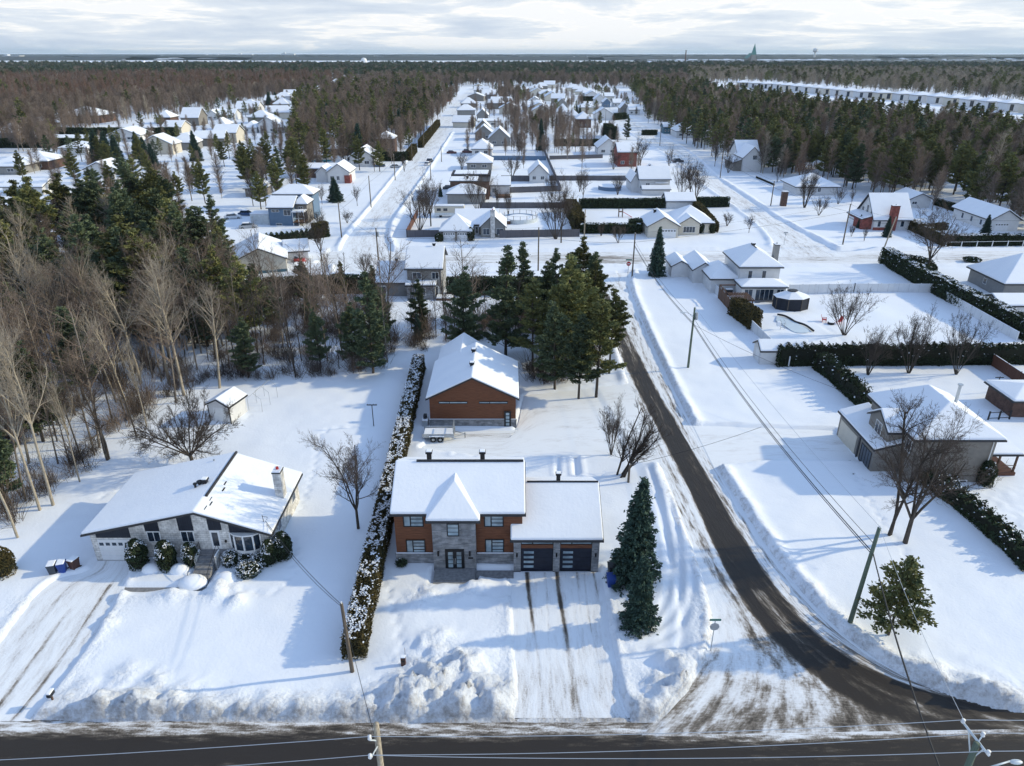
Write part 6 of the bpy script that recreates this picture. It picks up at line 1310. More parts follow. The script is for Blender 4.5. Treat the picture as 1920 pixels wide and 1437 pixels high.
# ---------------------------------------------------------------- hedges and shrubs
def clip_hedge(name, label, line, w, h, leafm='hedge_green', snow=.4, size=.17, den=60, jag=0, group=None, snow_side=0, wavy=.12, close=False):
    P_ = resample(line, max(2, int(sum(math.dist(a, b) for a, b in zip(line[:-1], line[1:])) / .5)), len(line) > 2)
    rs_ = np.random.RandomState(len(label) * 7 + len(P_)); s_ = np.concatenate([[0], np.cumsum(np.hypot(*np.diff(P_, axis=0).T))]); Lt = s_[-1]
    ox, oy = P_[0]; root = thing(name, label, 'hedge', (ox, oy, 0), 0, group)
    d_ = np.gradient(P_, axis=0); d_ /= np.hypot(*d_.T)[:, None] + 1e-9; nn = np.stack([-d_[:, 1], d_[:, 0]], 1)
    def top(s): 
        z = h * (1 + wavy * (fbm(s / 2.2, s * 0 + 3.3, 9, 3) - .5) * 2)
        if jag: z = z * (1 - jag * np.abs(((s / 1.15) % 1) - .5) * 2 * (.6 + .8 * vnoise(np.floor(s / 1.15), s * 0, 4)))
        return z
    # dense core
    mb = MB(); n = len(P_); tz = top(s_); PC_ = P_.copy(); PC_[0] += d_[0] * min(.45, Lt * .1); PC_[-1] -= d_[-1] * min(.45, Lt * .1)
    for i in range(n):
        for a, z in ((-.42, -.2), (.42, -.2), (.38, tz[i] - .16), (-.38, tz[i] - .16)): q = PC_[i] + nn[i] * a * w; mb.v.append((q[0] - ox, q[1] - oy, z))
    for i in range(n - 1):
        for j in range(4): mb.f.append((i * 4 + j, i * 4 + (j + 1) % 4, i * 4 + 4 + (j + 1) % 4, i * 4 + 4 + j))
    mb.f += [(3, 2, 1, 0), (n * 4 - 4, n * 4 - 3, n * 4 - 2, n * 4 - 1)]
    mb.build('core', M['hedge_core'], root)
    k = int(Lt * (2 * h + w) * den); s = rs_.uniform(0, Lt, k); ke = int(w * h * den); s = np.concatenate([s, np.zeros(ke) + .1, np.zeros(ke) + Lt - .1]); px = np.interp(s, s_, P_[:, 0]); py = np.interp(s, s_, P_[:, 1]); nx = np.interp(s, s_, nn[:, 0]); ny = np.interp(s, s_, nn[:, 1])
    side_ = rs_.uniform(0, 2 * h + w, k); side_ = np.concatenate([side_, np.zeros(2 * ke) + .01]); k += 2 * ke; T_ = top(s); a = np.where(side_ < h, -w / 2, np.where(side_ < 2 * h, w / 2, rs_.uniform(-w / 2, w / 2, k))); z = np.where(side_ < 2 * h, rs_.uniform(0, 1, k) * T_, T_ + 0); a[k - 2 * ke:] = rs_.uniform(-w / 2, w / 2, 2 * ke)
    bulge = np.where(side_ < 2 * h, np.sign(a) * (.16 * w * (fbm(s / 1.3, z / 1.1, 13, 3) - .5) - .10 * w * (z / T_) ** 3 - (.25 * w * (z / T_) if jag else 0)), 0)
    C_ = np.stack([px + nx * (a + bulge) - ox, py + ny * (a + bulge) - oy, z], 1) + rs_.normal(size=(k, 3)) * .05
    V, F_ = leaves(C_, size, rs_, elong=1.3); link('foliage', np_mesh('foliage', V, F_, M[leafm]), root)
    if snow:
        k = int(Lt * w * 80 * (snow if snow < 1 else 1) * (.17 / size) ** 1.2 * 1.3); s = rs_.uniform(0, Lt, k * 2); a = rs_.uniform(-.5, .5, k * 2) * w; fq = .17 / size; keep = fbm(s * 1.3 * fq, a * 2.2 * fq, 21, 4, .7) > (.62 - snow * .20); s = s[keep]; a = a[keep]; drop = rs_.rand(len(s)) < snow_side
        T_ = top(s); z = T_ + .03 + rs_.uniform(0, .08, len(s)); a2 = np.where(drop, -np.sign(rs_.rand(len(s)) - .25) * w * .52, a); z = np.where(drop, T_ * rs_.uniform(.35, 1, len(s)), z)
        C_ = np.stack([np.interp(s, s_, P_[:, 0]) + np.interp(s, s_, nn[:, 0]) * a2 - ox, np.interp(s, s_, P_[:, 1]) + np.interp(s, s_, nn[:, 1]) * a2 - oy, z], 1)
        if len(C_):
            D_ = rs_.normal(size=(len(C_), 3)) * [1, 1, .12]; V, F_ = leaves(C_, size * 1.15, rs_, up=.9, D=D_ * 2); link('snow_cover', np_mesh('snow_cover', V, F_, M['roof_snow']), root)
    return root
def hx(label, uv, w, h, **k):
    k['snow'] = k.get('snow', .4) * .6; k['snow_side'] = k.get('snow_side', 0) * .35; return clip_hedge(k.pop('name', 'hedge'), label, GP(uv), w, h, **k)
clip_hedge('hedge', 'long clipped cedar hedge thick with snow between bungalow and cedar house', [(-11.45, 38.2), (-12.1, 60), (-12.95, 91)], 1.55, 2.05, 'hedge_brown', snow=.50, size=.115, den=170, snow_side=.04)
hx('tall snow topped hedge running along the back of the fenced pool yard', [(1655, 492), (1735, 540), (1930, 640)], 2.0, 3.2, snow=.75, size=.2, den=45, snow_side=.2)
hx('short thick hedge around the bare tree at the far right corner', [(1680, 496), (1730, 500), (1742, 520)], 2.4, 1.9, size=.2, den=45, snow=.2)
hx('wide row of dark cedars with pointed tips behind three bare trees', [(1452, 684), (1700, 681), (1935, 682)], 1.7, 3.0, size=.18, den=70, snow=.18, jag=.22, snow_side=.5)
hx('slanting row of small cedars leading down to the taupe brick house', [(1532, 690), (1575, 722), (1622, 768)], 1.6, 2.7, size=.18, den=70, snow=.15, jag=.45, snow_side=.5)
hx('row of dark shrubs running to the lower right edge of the photo', [(1735, 905), (1800, 950), (1870, 1010), (1935, 1075)], 1.7, 1.9, size=.16, den=90, snow=.35, jag=.35, snow_side=.4)
hx('long level dark hedge behind the snowy play yard', [(1085, 391), (1246, 390)], 1.6, 2.6, size=.24, den=36, snow=.2); hx('short dark hedge block beside the east street', [(1300, 388), (1366, 388)], 1.8, 2.6, size=.24, den=36, snow=.15)
hx('thin brown hedge curving round the pale bungalow', [(1303, 392), (1322, 410), (1341, 436)], 1.6, 2.2, leafm='hedge_brown', size=.24, den=34, snow=.0); hx('snowy trimmed hedge in front of the play yard', [(1088, 437), (1200, 437)], 1.8, 2.2, size=.24, den=36, snow=.6)
hx('tall brown hedge at the left end of the play yard', [(1068, 398), (1078, 414), (1086, 436)], 3.0, 3.6, leafm='hedge_brown', size=.28, den=30, snow=0); hx('dark round bushes at the end of the snowy trimmed hedge', [(1178, 434), (1203, 434)], 2.6, 2.9, size=.24, den=36, snow=.1)
hx('ragged row of cedars in front of the blue house', [(478, 458), (540, 452), (616, 443)], 1.8, 2.2, size=.24, den=40, snow=.1, jag=.4); hx('brown clipped end of the cedar row by the west street', [(588, 446), (616, 442)], 2.4, 3.3, leafm='hedge_brown', size=.24, den=36, snow=0)
hx('high dark hedge left of the grey two storey house', [(395, 572), (470, 560), (560, 551), (722, 549)], 2.0, 3.2, size=.22, den=46, snow=.1); hx('high dark hedge behind the pines right of the grey two storey house', [(838, 551), (1048, 551)], 2.0, 3.0, size=.22, den=42, snow=.1)
hx('snow capped hedge above the white rail fence at far right', [(1778, 461), (1916, 459)], 2.0, 2.4, size=.24, den=36, snow=.9); hx('brown leafy hedge slanting up to the right woods lawns', [(1700, 428), (1735, 444), (1775, 463)], 1.8, 2.4, leafm='hedge_brown', size=.24, den=36, snow=.5)
hx('low dark hedge in front of the right woods', [(1752, 384), (1800, 399)], 1.4, 1.8, size=.26, den=30, snow=.2); hx('small brown hedge beside the small white garage', [(1730, 434), (1772, 430)], 1.8, 1.5, leafm='hedge_brown', size=.26, den=30, snow=0)
hx('long golden brown hedge along the west street', [(788, 278), (803, 260), (822, 236)], 2.2, 3.4, leafm='hedge_brown', size=.34, den=20, snow=0); hx('dark hedge between the brick villa and the parked cars', [(709, 302), (764, 302)], 2.0, 3.4, size=.34, den=20, snow=0)
hx('golden hedge end beside the west street', [(765, 302), (778, 285)], 2.2, 3.4, leafm='hedge_brown', size=.34, den=20, snow=0)
hx('dark hedge block on the upper east street', [(1087, 190), (1113, 190)], 2, 4, size=.5, den=9, snow=0); hx('dark slanted hedge beside the east street bend', [(1149, 226), (1173, 224)], 3, 4, size=.45, den=11, snow=0)
hx('tall rounded dark hedge at the middle of the east street', [(1136, 254), (1148, 262), (1154, 262)], 4, 6, size=.45, den=11, snow=0); hx('long dark hedge below the bare block', [(1040, 274), (1128, 274)], 2, 3, size=.45, den=12, snow=0)
hx('low dark hedge above the upper right lawns', [(1203, 254), (1232, 254)], 2, 2.6, size=.4, den=12, snow=0); hx('upper long dark hedge of the left suburb', [(112, 256), (335, 256)], 2, 4.2, size=.5, den=9, snow=0); hx('lower long dark hedge at the left edge', [(-30, 278), (185, 277)], 2, 4.0, size=.5, den=9, snow=0)
hx('brown hedge inside the white fence by the pergola', [(1374, 588), (1392, 600), (1416, 618)], 2.0, 2.9, leafm='hedge_brown', size=.2, den=60, snow=0)
def shrub(label, u, v, vt, rx, leafm='hedge_green', snow=.4, name='shrub', flat=False, size=.12, group=None, den=150):
    x, y = G(u, v); y += rx * .5; h = ZY(vt, y); root = thing(name, label, 'shrub', (x, y, 0), 0, group); rs_ = np.random.RandomState(int(u * 3 + v)); 
    k = int(den * 4 * math.pi * rx * max(h, rx) * .6); t = rs_.uniform(0, 6.28, k); cz = rs_.uniform(-.35, 1, k) ** 1; rr = np.sqrt(np.clip(1 - np.clip(cz, 0, 1) ** 2, 0, 1)) * (1 - .12 * (cz < 0)); b_ = 1 + .22 * (fbm(t * 2, cz * 3 + 5, 3, 3) - .5)
    zc = h * .42; C_ = np.stack([np.cos(t) * rr * rx * b_, np.sin(t) * rr * rx * b_, zc + np.where(cz > 0, cz * (h - zc), cz * zc / .35)], 1) + rs_.normal(size=(k, 3)) * .03
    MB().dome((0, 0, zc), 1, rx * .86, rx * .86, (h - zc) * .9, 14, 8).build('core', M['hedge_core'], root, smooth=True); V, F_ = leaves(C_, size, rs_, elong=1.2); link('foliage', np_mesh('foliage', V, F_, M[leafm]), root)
    sel = (fbm(C_[:, 0] * 3, C_[:, 1] * 3 + C_[:, 2] * 2, 8, 3) > (.73 - .30 * snow)) & (cz > (.0 if snow < .9 else -.1)) & (rs_.rand(k) < .5)
    if sel.any(): Cs = C_[sel] * [1.04, 1.04, 1] + [0, 0, .03]; V, F_ = leaves(Cs, size * 1.0, rs_, up=.8); link('snow_cover', np_mesh('snow_cover', V, F_, M['roof_snow']), root)
    return root
shrub('oval clipped cedar speckled with snow, leftmost by the garage door of the bungalow', 258, 1069, 1013, .85); shrub('oval clipped cedar speckled with snow, second along the bungalow front', 312, 1071, 1016, .82); shrub('small oval cedar with snow cap beside the front steps of the bungalow', 357, 1064, 1019, .62, snow=.6)
shrub('oval cedar at the right corner of the bungalow, the smaller one', 506, 1060, 1014, .68); shrub('oval cedar at the right corner of the bungalow, the larger one', 530, 1050, 999, .8, snow=.25)
for u, v, vt, r_, l in ((431, 1062, 1036, .75, 'snow covered low shrub right of the front steps'), (462, 1058, 1036, .9, 'snow covered low shrub under the bow window'), (486, 1064, 1040, .8, 'snow covered low shrub right of the bow window'), (464, 1082, 1058, 1.0, 'snow laden low shrub in front of the bow window')): shrub(l, u, v, vt, r_, snow=1.3)
shrub('golden brown bush cut by the left edge of the photo', 0, 1084, 1030, 1.05, 'hedge_brown', snow=0)
shrub('small dark bush at the left corner of the cedar house', 752, 1064, 1050, .5, snow=.2, size=.1)
shrub('round dark cedar at the rear corner of the taupe brick house', 1849, 912, 865, .85, snow=0); shrub('dark frosted bush at the foot of the taupe brick wall', 1775, 905, 880, 1.3, 'hedge_brown', snow=.2)
shrub('narrow dark cedar left of the twin garage doors', 823, 454, 438, 1.0, snow=0, size=.2, den=60); shrub('narrow dark cedar right of the twin garage doors', 882, 452, 426, 1.0, snow=.3, size=.2, den=60); shrub('round dark bush under the stone chimney house window', 932, 444, 433, 1.6, snow=.2, size=.2, den=60)
shrub('pointed dark cedar left of the bungalow side window', 1314, 438, 414, .9, snow=0, size=.2, den=60); shrub('pointed dark cedar right of the bungalow side window', 1334, 438, 412, 1.0, snow=0, size=.2, den=60); shrub('dark low bush beside the slate hip house', 1827, 492, 483, 1.7, snow=.3, size=.2, den=60)
def mound(label, u, v, r_, h):
    x, y = G(u, v); o = MB().dome((0, 0, -.15), 1, r_, r_ * .75, h + .15, 18, 8, False).build('snow_mound', M['roof_snow'], smooth=True); o.location = (x, y, 0); tag(o, label, 'snow mound', 'snow mounds before the bungalow')
mound('round snow mound between the two left cedars of the bungalow', 285, 1068, .9, .6); mound('round snow mound left of the bungalow steps', 337, 1070, .9, .65); mound('smooth snow mound at the foot of the bungalow steps, left', 361, 1092, 1.2, .6); mound('smooth snow mound at the foot of the bungalow steps, right', 424, 1086, 1.05, .6)

# ---------------------------------------------------------------- fences
def fence(label, uv, h, mat_, name='fence', step=2.4, posts=True, world=False, rail=None, snow=True, th=.06, panelled=True):
    P_ = uv if world else GP(uv); root = thing(name, label, 'fence', (P_[0][0], P_[0][1], 0)); ox, oy = P_[0]
    for a, b in zip(P_[:-1], P_[1:]):
        L_ = math.dist(a, b); dx, dy = (b[0] - a[0]) / L_, (b[1] - a[1]) / L_; nx, ny = -dy * th / 2, dx * th / 2
        def strip(z0, z1, k=1): 
            return MB().prism([(a[0] - ox - nx * k, a[1] - oy - ny * k), (b[0] - ox - nx * k, b[1] - oy - ny * k), (b[0] - ox + nx * k, b[1] - oy + ny * k), (a[0] - ox + nx * k, a[1] - oy + ny * k)], z0, z1)
        if rail:
            for z in rail: strip(z, z + .07).build('rail', M[mat_], root)
        else:
            strip(-.2, h, 1).build('panel', M[mat_], root)
            if snow: strip(h + .005, h + .06, 1.4).build('snow_cap', M['roof_snow'], root)
        if posts:
            n = max(1, int(L_ / step))
            for i in range(n + 1):
                x, y = a[0] - ox + dx * L_ * i / n, a[1] - oy + dy * L_ * i / n; MB().box(x - .07, x + .07, y - .07, y + .07, -.2, h + .08).build('post', M[mat_], root)
    return root
fence('long white vinyl fence along the side lawn of the pool yard', [(1324, 532), (1370, 580), (1478, 688)], 1.5, 'fence_white'); fence('white vinyl fence closing the back of the pool yard', [(1478, 551), (1600, 549), (1748, 549)], 1.7, 'fence_white', snow=False); fence('white lattice fence in front of the tall snow topped hedge', [(1748, 549), (1905, 640)], 1.5, 'fence_white')
fence('red brown board fence at the right edge', [(1838, 672), (1935, 738)], 1.7, 'fence_brown'); fence('black open fence beside the brick based pavilion', [(1852, 788), (1892, 786)], 1.1, 'frame_black', step=1.0, rail=(.2, .95))
fence('grey board fence left of the twin garage doors', [(763, 445), (826, 445)], 1.7, 'fence_grey', snow=False); fence('red brown fence side climbing along the west street corner', [(763, 445), (773, 425), (784, 403)], 1.9, 'fence_brown', snow=False)
fence('grey board fence facing the cross street right of the chimney house', [(937, 446), (1086, 444)], 1.8, 'fence_grey', snow=False); fence('grey board fence across the back gardens, lower one', [(900, 391), (1066, 391)], 1.7, 'fence_grey', snow=False)
fence('grey board fence across the back gardens, middle one', [(922, 363), (1051, 359)], 1.8, 'fence_grey', snow=False); fence('dark fence running diagonally between the gardens', [(1051, 359), (1026, 300), (1018, 280)], 1.9, 'fence_grey', snow=False)
fence('short dark garden fence left of the gabled garage', [(940, 340), (992, 340)], 1.9, 'fence_grey', snow=False); fence('dark fence behind the covered round pool', [(1030, 339), (1195, 339)], 1.7, 'fence_grey', snow=False); fence('blue grey fence across the upper gardens', [(890, 300), (1024, 301)], 1.7, 'blue_siding', snow=False, posts=False)
fence('dark low fence by the red brick cube house', [(1030, 300), (1130, 297)], 1.6, 'fence_grey', snow=False, posts=False); fence('white rail fence in front of the far right hedge', [(1772, 467), (1916, 465)], 1.6, 'fence_white', step=3.4, rail=(1.5,)); fence('low dark hedge board on the lawn by the upper junction', [(1417, 334), (1452, 349)], .7, 'hedge_core', posts=False, snow=False)

# ---------------------------------------------------------------- utility poles and wires
POLES = {}
def pole(key, u, v, vt, label, mat_='wood_pole', r0=.16, arm=None, trans=False, lean=(0, 0), lamp=None):
    x, y = G(u, v); h = ZY(vt, y); o = thing('utility_pole', label, 'utility pole', (x, y, 0)); MB().tube([(0, 0, -.4), (lean[0] * .5, lean[1] * .5, h * .5), (lean[0], lean[1], h)], [r0, r0 * .85, r0 * .7], 10).build('pole', M[mat_], o, smooth=True)
    if trans:
        MB().tube([(.34, 0, h - 1.7), (.34, 0, h - .75)], .22, 12).build('transformer', M['galvanised'], o); MB().tube([(.34, 0, h - .75), (.3, 0, h - .45)], .035, 6).build('bushing', M['white_trim'], o)
    if arm: MB().box(-arm, arm, -.06, .06, h - .5, h - .38).build('crossarm', M[mat_], o)
    MB().tube([(lean[0], lean[1], h), (lean[0], lean[1], h + .16)], .05, 8).build('insulator', M['white_trim'], o)
    if lamp: MB().tube([(0, 0, h - 1.2), (lamp * .6, 0, h - .7), (lamp, 0, h - .7)], .03, 6).build('lamp_arm', M['galvanised'], o); MB().box(lamp - .05, lamp + .5, -.12, .12, h - .78, h - .66).build('lamp_head', M['pale_metal'], o)
    POLES[key] = (x + lean[0], y + lean[1], h); return o
pole('p1', 1592, 1172, 990, 'green treated utility pole leaning beside the open crowned pine', 'green_pole', .19, lean=(.35, 0)); pole('p2', 1290, 690, 577, 'utility pole with transformer on the long white lawn by the side street', 'green_pole', .17, trans=True, lamp=-1.8)
pole('p3', 1185, 521, 438, 'tall utility pole at the corner of side street and cross street'); pole('p4', 661, 1261, 1132, 'short weathered wooden pole at the front end of the snowy hedge', r0=.15, lean=(-.15, 0)); pole('p5', 711, 506, 428, 'utility pole with transformer at the west street corner', trans=True)
pole('p6', 1009, 508, 427, 'utility pole between the pines and the cross street'); pole('p7', 1095, 450, 393, 'pale utility pole in front of the snowy trimmed hedge', 'bark_pale'); pole('p8', 641, 449, 381, 'utility pole left of the west street mouth'); pole('p9', 696, 389, 330, 'utility pole on the left lawn of the west street')
pole('q1', 741, 338, 290, 'utility pole between the two parked silver cars'); pole('q2', 808, 338, 304, 'utility pole right of the west street with dark car behind'); pole('q3', 773, 302, 262, 'utility pole at the golden hedge end'); pole('q4', 795, 278, 236, 'utility pole standing at the long golden hedge'); pole('q5', 809, 257, 218, 'utility pole further up the golden hedge'); pole('q6', 828, 304, 274, 'utility pole on the right verge of the west street')
pole('r1', 1580, 459, 383, 'utility pole right of the chalet driveway'); pole('r2', 1657, 466, 408, 'pale leaning utility pole at the tip of the tall snow topped hedge', 'bark_pale', lean=(1.2, 0)); pole('r3', 1445, 386, 340, 'utility pole with wreath at the east street driveway'); pole('r4', 1350, 335, 287, 'utility pole at the upper east street bend'); pole('r5', 781, 445, 380, 'utility pole behind the red brown fence side') if False else None
pole('s1', 1237, 274, 240, 'utility pole on the upper east lawns'); pole('s2', 1134, 250, 205, 'slim utility pole on the right of the east street', r0=.12); pole('s3', 1115, 232, 203, 'slim utility pole left of the east street', r0=.12); pole('s4', 1097, 205, 180, 'slim utility pole at the far east street', r0=.12); pole('s5', 771, 415, 378, 'thin utility pole behind the maples of the corner fence', r0=.12)
pole('s6', 1178, 748 + 157, 872, 'short service pole beside the leaning bare tree', r0=.14)
def wire(a, b, sag, mat_='wire_dark', r_=.018, label='overhead wire spanning between two utility poles', group='overhead wires', n=14):
    pts = [(a[0] + (b[0] - a[0]) * t, a[1] + (b[1] - a[1]) * t, a[2] + (b[2] - a[2]) * t - 4 * sag * t * (1 - t)) for t in [i / n for i in range(n + 1)]]
    o = MB().tube(pts, r_, 5).build('overhead_wire', M[mat_]); tag(o, label, 'wire', group); return o
def at(k, dz=0, dx=0): p = POLES[k]; return (p[0] + dx, p[1], p[2] + dz)
# two street side poles whose tops stand in the lower edge of the frame
def near_pole(key, u, vt, z, label, aim, wood):
    x, y = G(u, vt, z); o = thing('utility_pole', label, 'utility pole', (x, y, 0)); MB().tube([(0, 0, -.5), (0, 0, z)], [.2, .14], 12).build('pole', M[wood], o, smooth=True); POLES[key] = (x, y, z); return o, x, y
oA, xA, yA = near_pole('a', 705, 1358, 11.6, 'pale utility pole top at the lower edge left of centre', None, 'bark_pale')
INS = {}
def insul(o, x, y, key, u, v, z):
    a, b = G(u, v, z); INS[key] = (a, b, z + .1); MB().tube([(a - x, b - y, z - .12), (a - x, b - y, z - .05), (a - x, b - y, z), (a - x, b - y, z + .12)], [.04, .10, .07, .09], 10).build('insulator', M['white_trim'], o, smooth=True)
insul(oA, xA, yA, 'a1', 693, 1384, 11.3); insul(oA, xA, yA, 'a2', 694, 1419, 11.0)
for k_ in ('a1', 'a2'): a = INS[k_]; MB().tube([(a[0] - xA, a[1] - yA, a[2] - .25), (0, 0, a[2] - .9)], .035, 6).build('bracket', M['pale_metal'], oA)
oB, xB, yB = near_pole('b', 1832, 1394, 11.4, 'green utility pole with crossarm and street lamp in the lower right corner', None, 'green_pole')
p0 = G(1806, 1353, 11.4); p1 = G(1855, 1416, 11.4)
MB().tube([(p0[0] - xB, p0[1] - yB, 11.35), (p1[0] - xB, p1[1] - yB, 11.35)], .07, 4).build('crossarm', M['pale_metal'], oB)
for q_ in (.22, .8): MB().tube([((p0[0] + (p1[0] - p0[0]) * q_) - xB, (p0[1] + (p1[1] - p0[1]) * q_) - yB, 11.33), (0, 0, 10.3)], .035, 6).build('brace', M['pale_metal'], oB)
insul(oB, xB, yB, 'b1', 1806, 1353, 11.5); insul(oB, xB, yB, 'b2', 1843, 1378, 11.6); insul(oB, xB, yB, 'b3', 1853, 1412, 11.5)
MB().tube([(INS['b2'][0] - xB, INS['b2'][1] - yB, 11.6), (0, 0, 11.3)], .03, 6).build('bracket', M['pale_metal'], oB)
l0 = G(1905, 1429, 10.2); l1 = G(1862, 1437, 10.1)
MB().tube([(0, 0, 8.6), ((l1[0] - xB) * .7, (l1[1] - yB) * .7, 9.8), (l1[0] - xB, l1[1] - yB, 10.1), (l0[0] - xB - .3, l0[1] - yB, 10.25)], .04, 8).build('lamp_arm', M['pale_metal'], oB, smooth=True); lh = MB().dome((l0[0] - xB, l0[1] - yB, 10.2), 1, .32, .13, .09, 12, 6).build('lamp_head', M['pale_metal'], oB, smooth=True)
for i, (ka, kb) in enumerate((('a1', 'b1'), ('a2', 'b2'), ('a2', 'b3'))):
    A_, B_ = INS[ka], INS[kb]; wire(A_, B_, .35, 'wire_light', .016, ('upper', 'middle', 'lower')[i] + ' pale wire above the dark road between the two near poles', 'pale road wires', 30)
    wire(B_, (B_[0] + 30, B_[1] + .6 + i * .3, B_[2]), .3, 'wire_light', .016, ('upper', 'middle', 'lower')[i] + ' pale wire leaving the lower right pole to the right', 'pale road wires'); 
    if i < 2: wire(A_, (A_[0] - 40, A_[1] - 2.0 - i * .2, A_[2]), .5, 'wire_light', .016, ('upper', 'lower')[i] + ' pale wire leaving the near pole to the left', 'pale road wires')
wire(at('p1', -2.2), (POLES['b'][0] - 1.0, POLES['b'][1] - .4, 9.0), .5, 'wire_dark', .045, 'thick dark cable from the green pole down to the lower right corner', 'dark cables along the side street'); wire(at('p1', -2.5, .12), (POLES['b'][0] - .8, POLES['b'][1] - .5, 8.6), .6, 'wire_dark', .03, 'dark cable beside the thick one at the lower right', 'dark cables along the side street'); wire(at('p1', .1), INS['b1'], .4, 'wire_light', .014, 'thin pale wire from the green pole top to the crossarm', 'dark cables along the side street')
for dz, r_, w_ in ((-2.2, .04, 'thickest'), (-2.4, .03, 'lowest'), (-1.5, .022, 'highest')): wire(at('p1', dz), at('p2', dz), 1.0, 'wire_dark', r_, w_ + ' dark cable sagging along the side street lawn', 'dark cables along the side street', 24); wire(at('p2', dz), at('p3', dz), .9, 'wire_dark', r_, w_ + ' dark cable between the lawn pole and the junction pole', 'dark cables along the side street', 24)
wire(at('p1', .1), at('p2', .1), .6, 'wire_light', .014, 'thin top wire along the side street lawn', 'dark cables along the side street')
PDN = dict(p1='green pole', p2='lawn transformer pole', p3='junction pole', p5='west corner pole', p6='pole behind the pines', p8='west street mouth pole', p9='left lawn pole', q1='pole by the silver cars', q3='golden hedge end pole', q4='golden hedge pole', q5='upper hedge pole', r1='chalet drive pole', r2='pale leaning pole', r3='wreath pole', r4='upper bend pole')
for a, b in (('p5', 'p6'), ('p6', 'p3'), ('p3', 'r1'), ('r1', 'r2'), ('p8', 'p9'), ('p9', 'q1'), ('q1', 'q3'), ('q3', 'q4'), ('q4', 'q5'), ('p5', 'p8'), ('r1', 'r3'), ('r3', 'r4')):
    for dz in (.0, -1.7): wire(at(a, dz), at(b, dz), .5, 'wire_dark', .022 if dz else .014, ('upper' if dz == 0 else 'lower') + ' wire from the ' + PDN[a] + ' to the ' + PDN[b], 'overhead wires of the far streets')
wire(at('r2'), (150, 150, 8), .5, 'wire_dark', .02, 'overhead wire running off to the right edge', 'overhead wires of the far streets')
wire(at('p4', -.1), (-21.3, 50.5, 3.4), .5, 'wire_dark', .022, 'dark service wire from the short pole to the bungalow eave', 'house service wires'); wire(at('p4', -.3), (-21.3, 50.5, 3.2), .7, 'wire_dark', .018, 'lower service wire from the short pole to the bungalow eave', 'house service wires'); wire(at('p4', -.1), (xA, yA, 9.5), .4, 'wire_dark', .016, 'thin wire from the short pole to the near roadside pole', 'house service wires')
wire((25.35, 63.5, 5.55), (at('s6', 0)), .3, 'wire_dark', .018, 'service wire crossing the side street to the short pole', 'house service wires'); wire((27, 61, 6.1), (41.2, 61.5, 5.0), .3, 'wire_dark', .018, 'service wire reaching the taupe brick house', 'house service wires') if False else None
wire(at('p2', -2.4), (48.1, 61.6, 5.2), 1.2, 'wire_dark', .018, 'long service wire to the taupe brick house', 'house service wires')

# ---------------------------------------------------------------- signs, mailboxes, bins and yard things
x, y = G(1333, 1216); o = thing('street_sign', 'grey back of a stop sign under a green street name blade by the junction', 'street sign', (x, y, 0)); MB().tube([(0, 0, -.3), (0, 0, 2.7)], .035, 8).build('post', M['galvanised'], o)
MB().tube([(0, -.04, 2.15), (0, -.06, 2.15)], .36, 8).build('sign_plate', M['galvanised'], o); MB().box(-.42, .42, -.015, .015, 2.66, 2.84).build('name_blade', M['copper_green'], o)
x, y = G(1177, 518); o = thing('stop_sign', 'small red stop sign with green name blade at the far junction corner', 'stop sign', (x, y, 0)); MB().tube([(0, 0, -.3), (0, 0, 3.2)], .05, 8).build('post', M['galvanised'], o); pl = MB().tube([(0, -.04, 2.5), (0, -.07, 2.5)], .45, 8).build('sign_plate', M['red_paint'], o); MB().box(-.6, .6, -.02, .02, 3.15, 3.4).build('name_blade', M['copper_green'], o); MB().box(-.28, .28, -.08, -.071, 2.42, 2.58).build('lettering', M['white_trim'], pl)
x, y = G(1470, 458); o = thing('street_sign', 'thin street sign on the corner lawn before the east street', 'street sign', (x, y, 0)); MB().tube([(0, 0, -.3), (0, 0, 2.8)], .05, 8).build('post', M['galvanised'], o); MB().box(-.5, .5, -.02, .02, 2.5, 2.8).build('name_blade', M['galvanised'], o); MB().box(-.02, .02, -.5, .5, 2.1, 2.4).build('name_blade', M['galvanised'], o)
x, y = G(757, 1250); o = thing('mailbox_post', 'dark brown box post with snow on top on the front lawn', 'post', (x, y, 0)); MB().box(-.17, .17, -.13, .13, -.3, .92).build('post', M['plastic_brown'], o, bevel=.02); MB().box(-.18, .18, -.14, .14, .925, 1.0).build('snow_cap', M['roof_snow'], o, bevel=.03); MB().box(-.1, .1, -.14, -.135, .55, .7).build('slot', M['frame_black'], o); MB().tube([(.05, .6, -.2), (.05, .6, 1.2)], .012, 5).build('marker_rod', M['timber'], o)
x, y = G(101, 1318); o = thing('mailbox', 'tilted snow capped mailbox at the end of the left driveway', 'mailbox', (x, y, 0)); MB().box(-.05, .05, -.05, .05, -.3, .7).build('post', M['timber'], o); bxm = MB().box(-.15, .15, -.28, .28, .7, .98).build('box', M['plastic_black'], o, bevel=.06); MB().box(-.15, .15, -.28, .28, .99, 1.1).build('snow_cap', M['roof_snow'], o, bevel=.05)
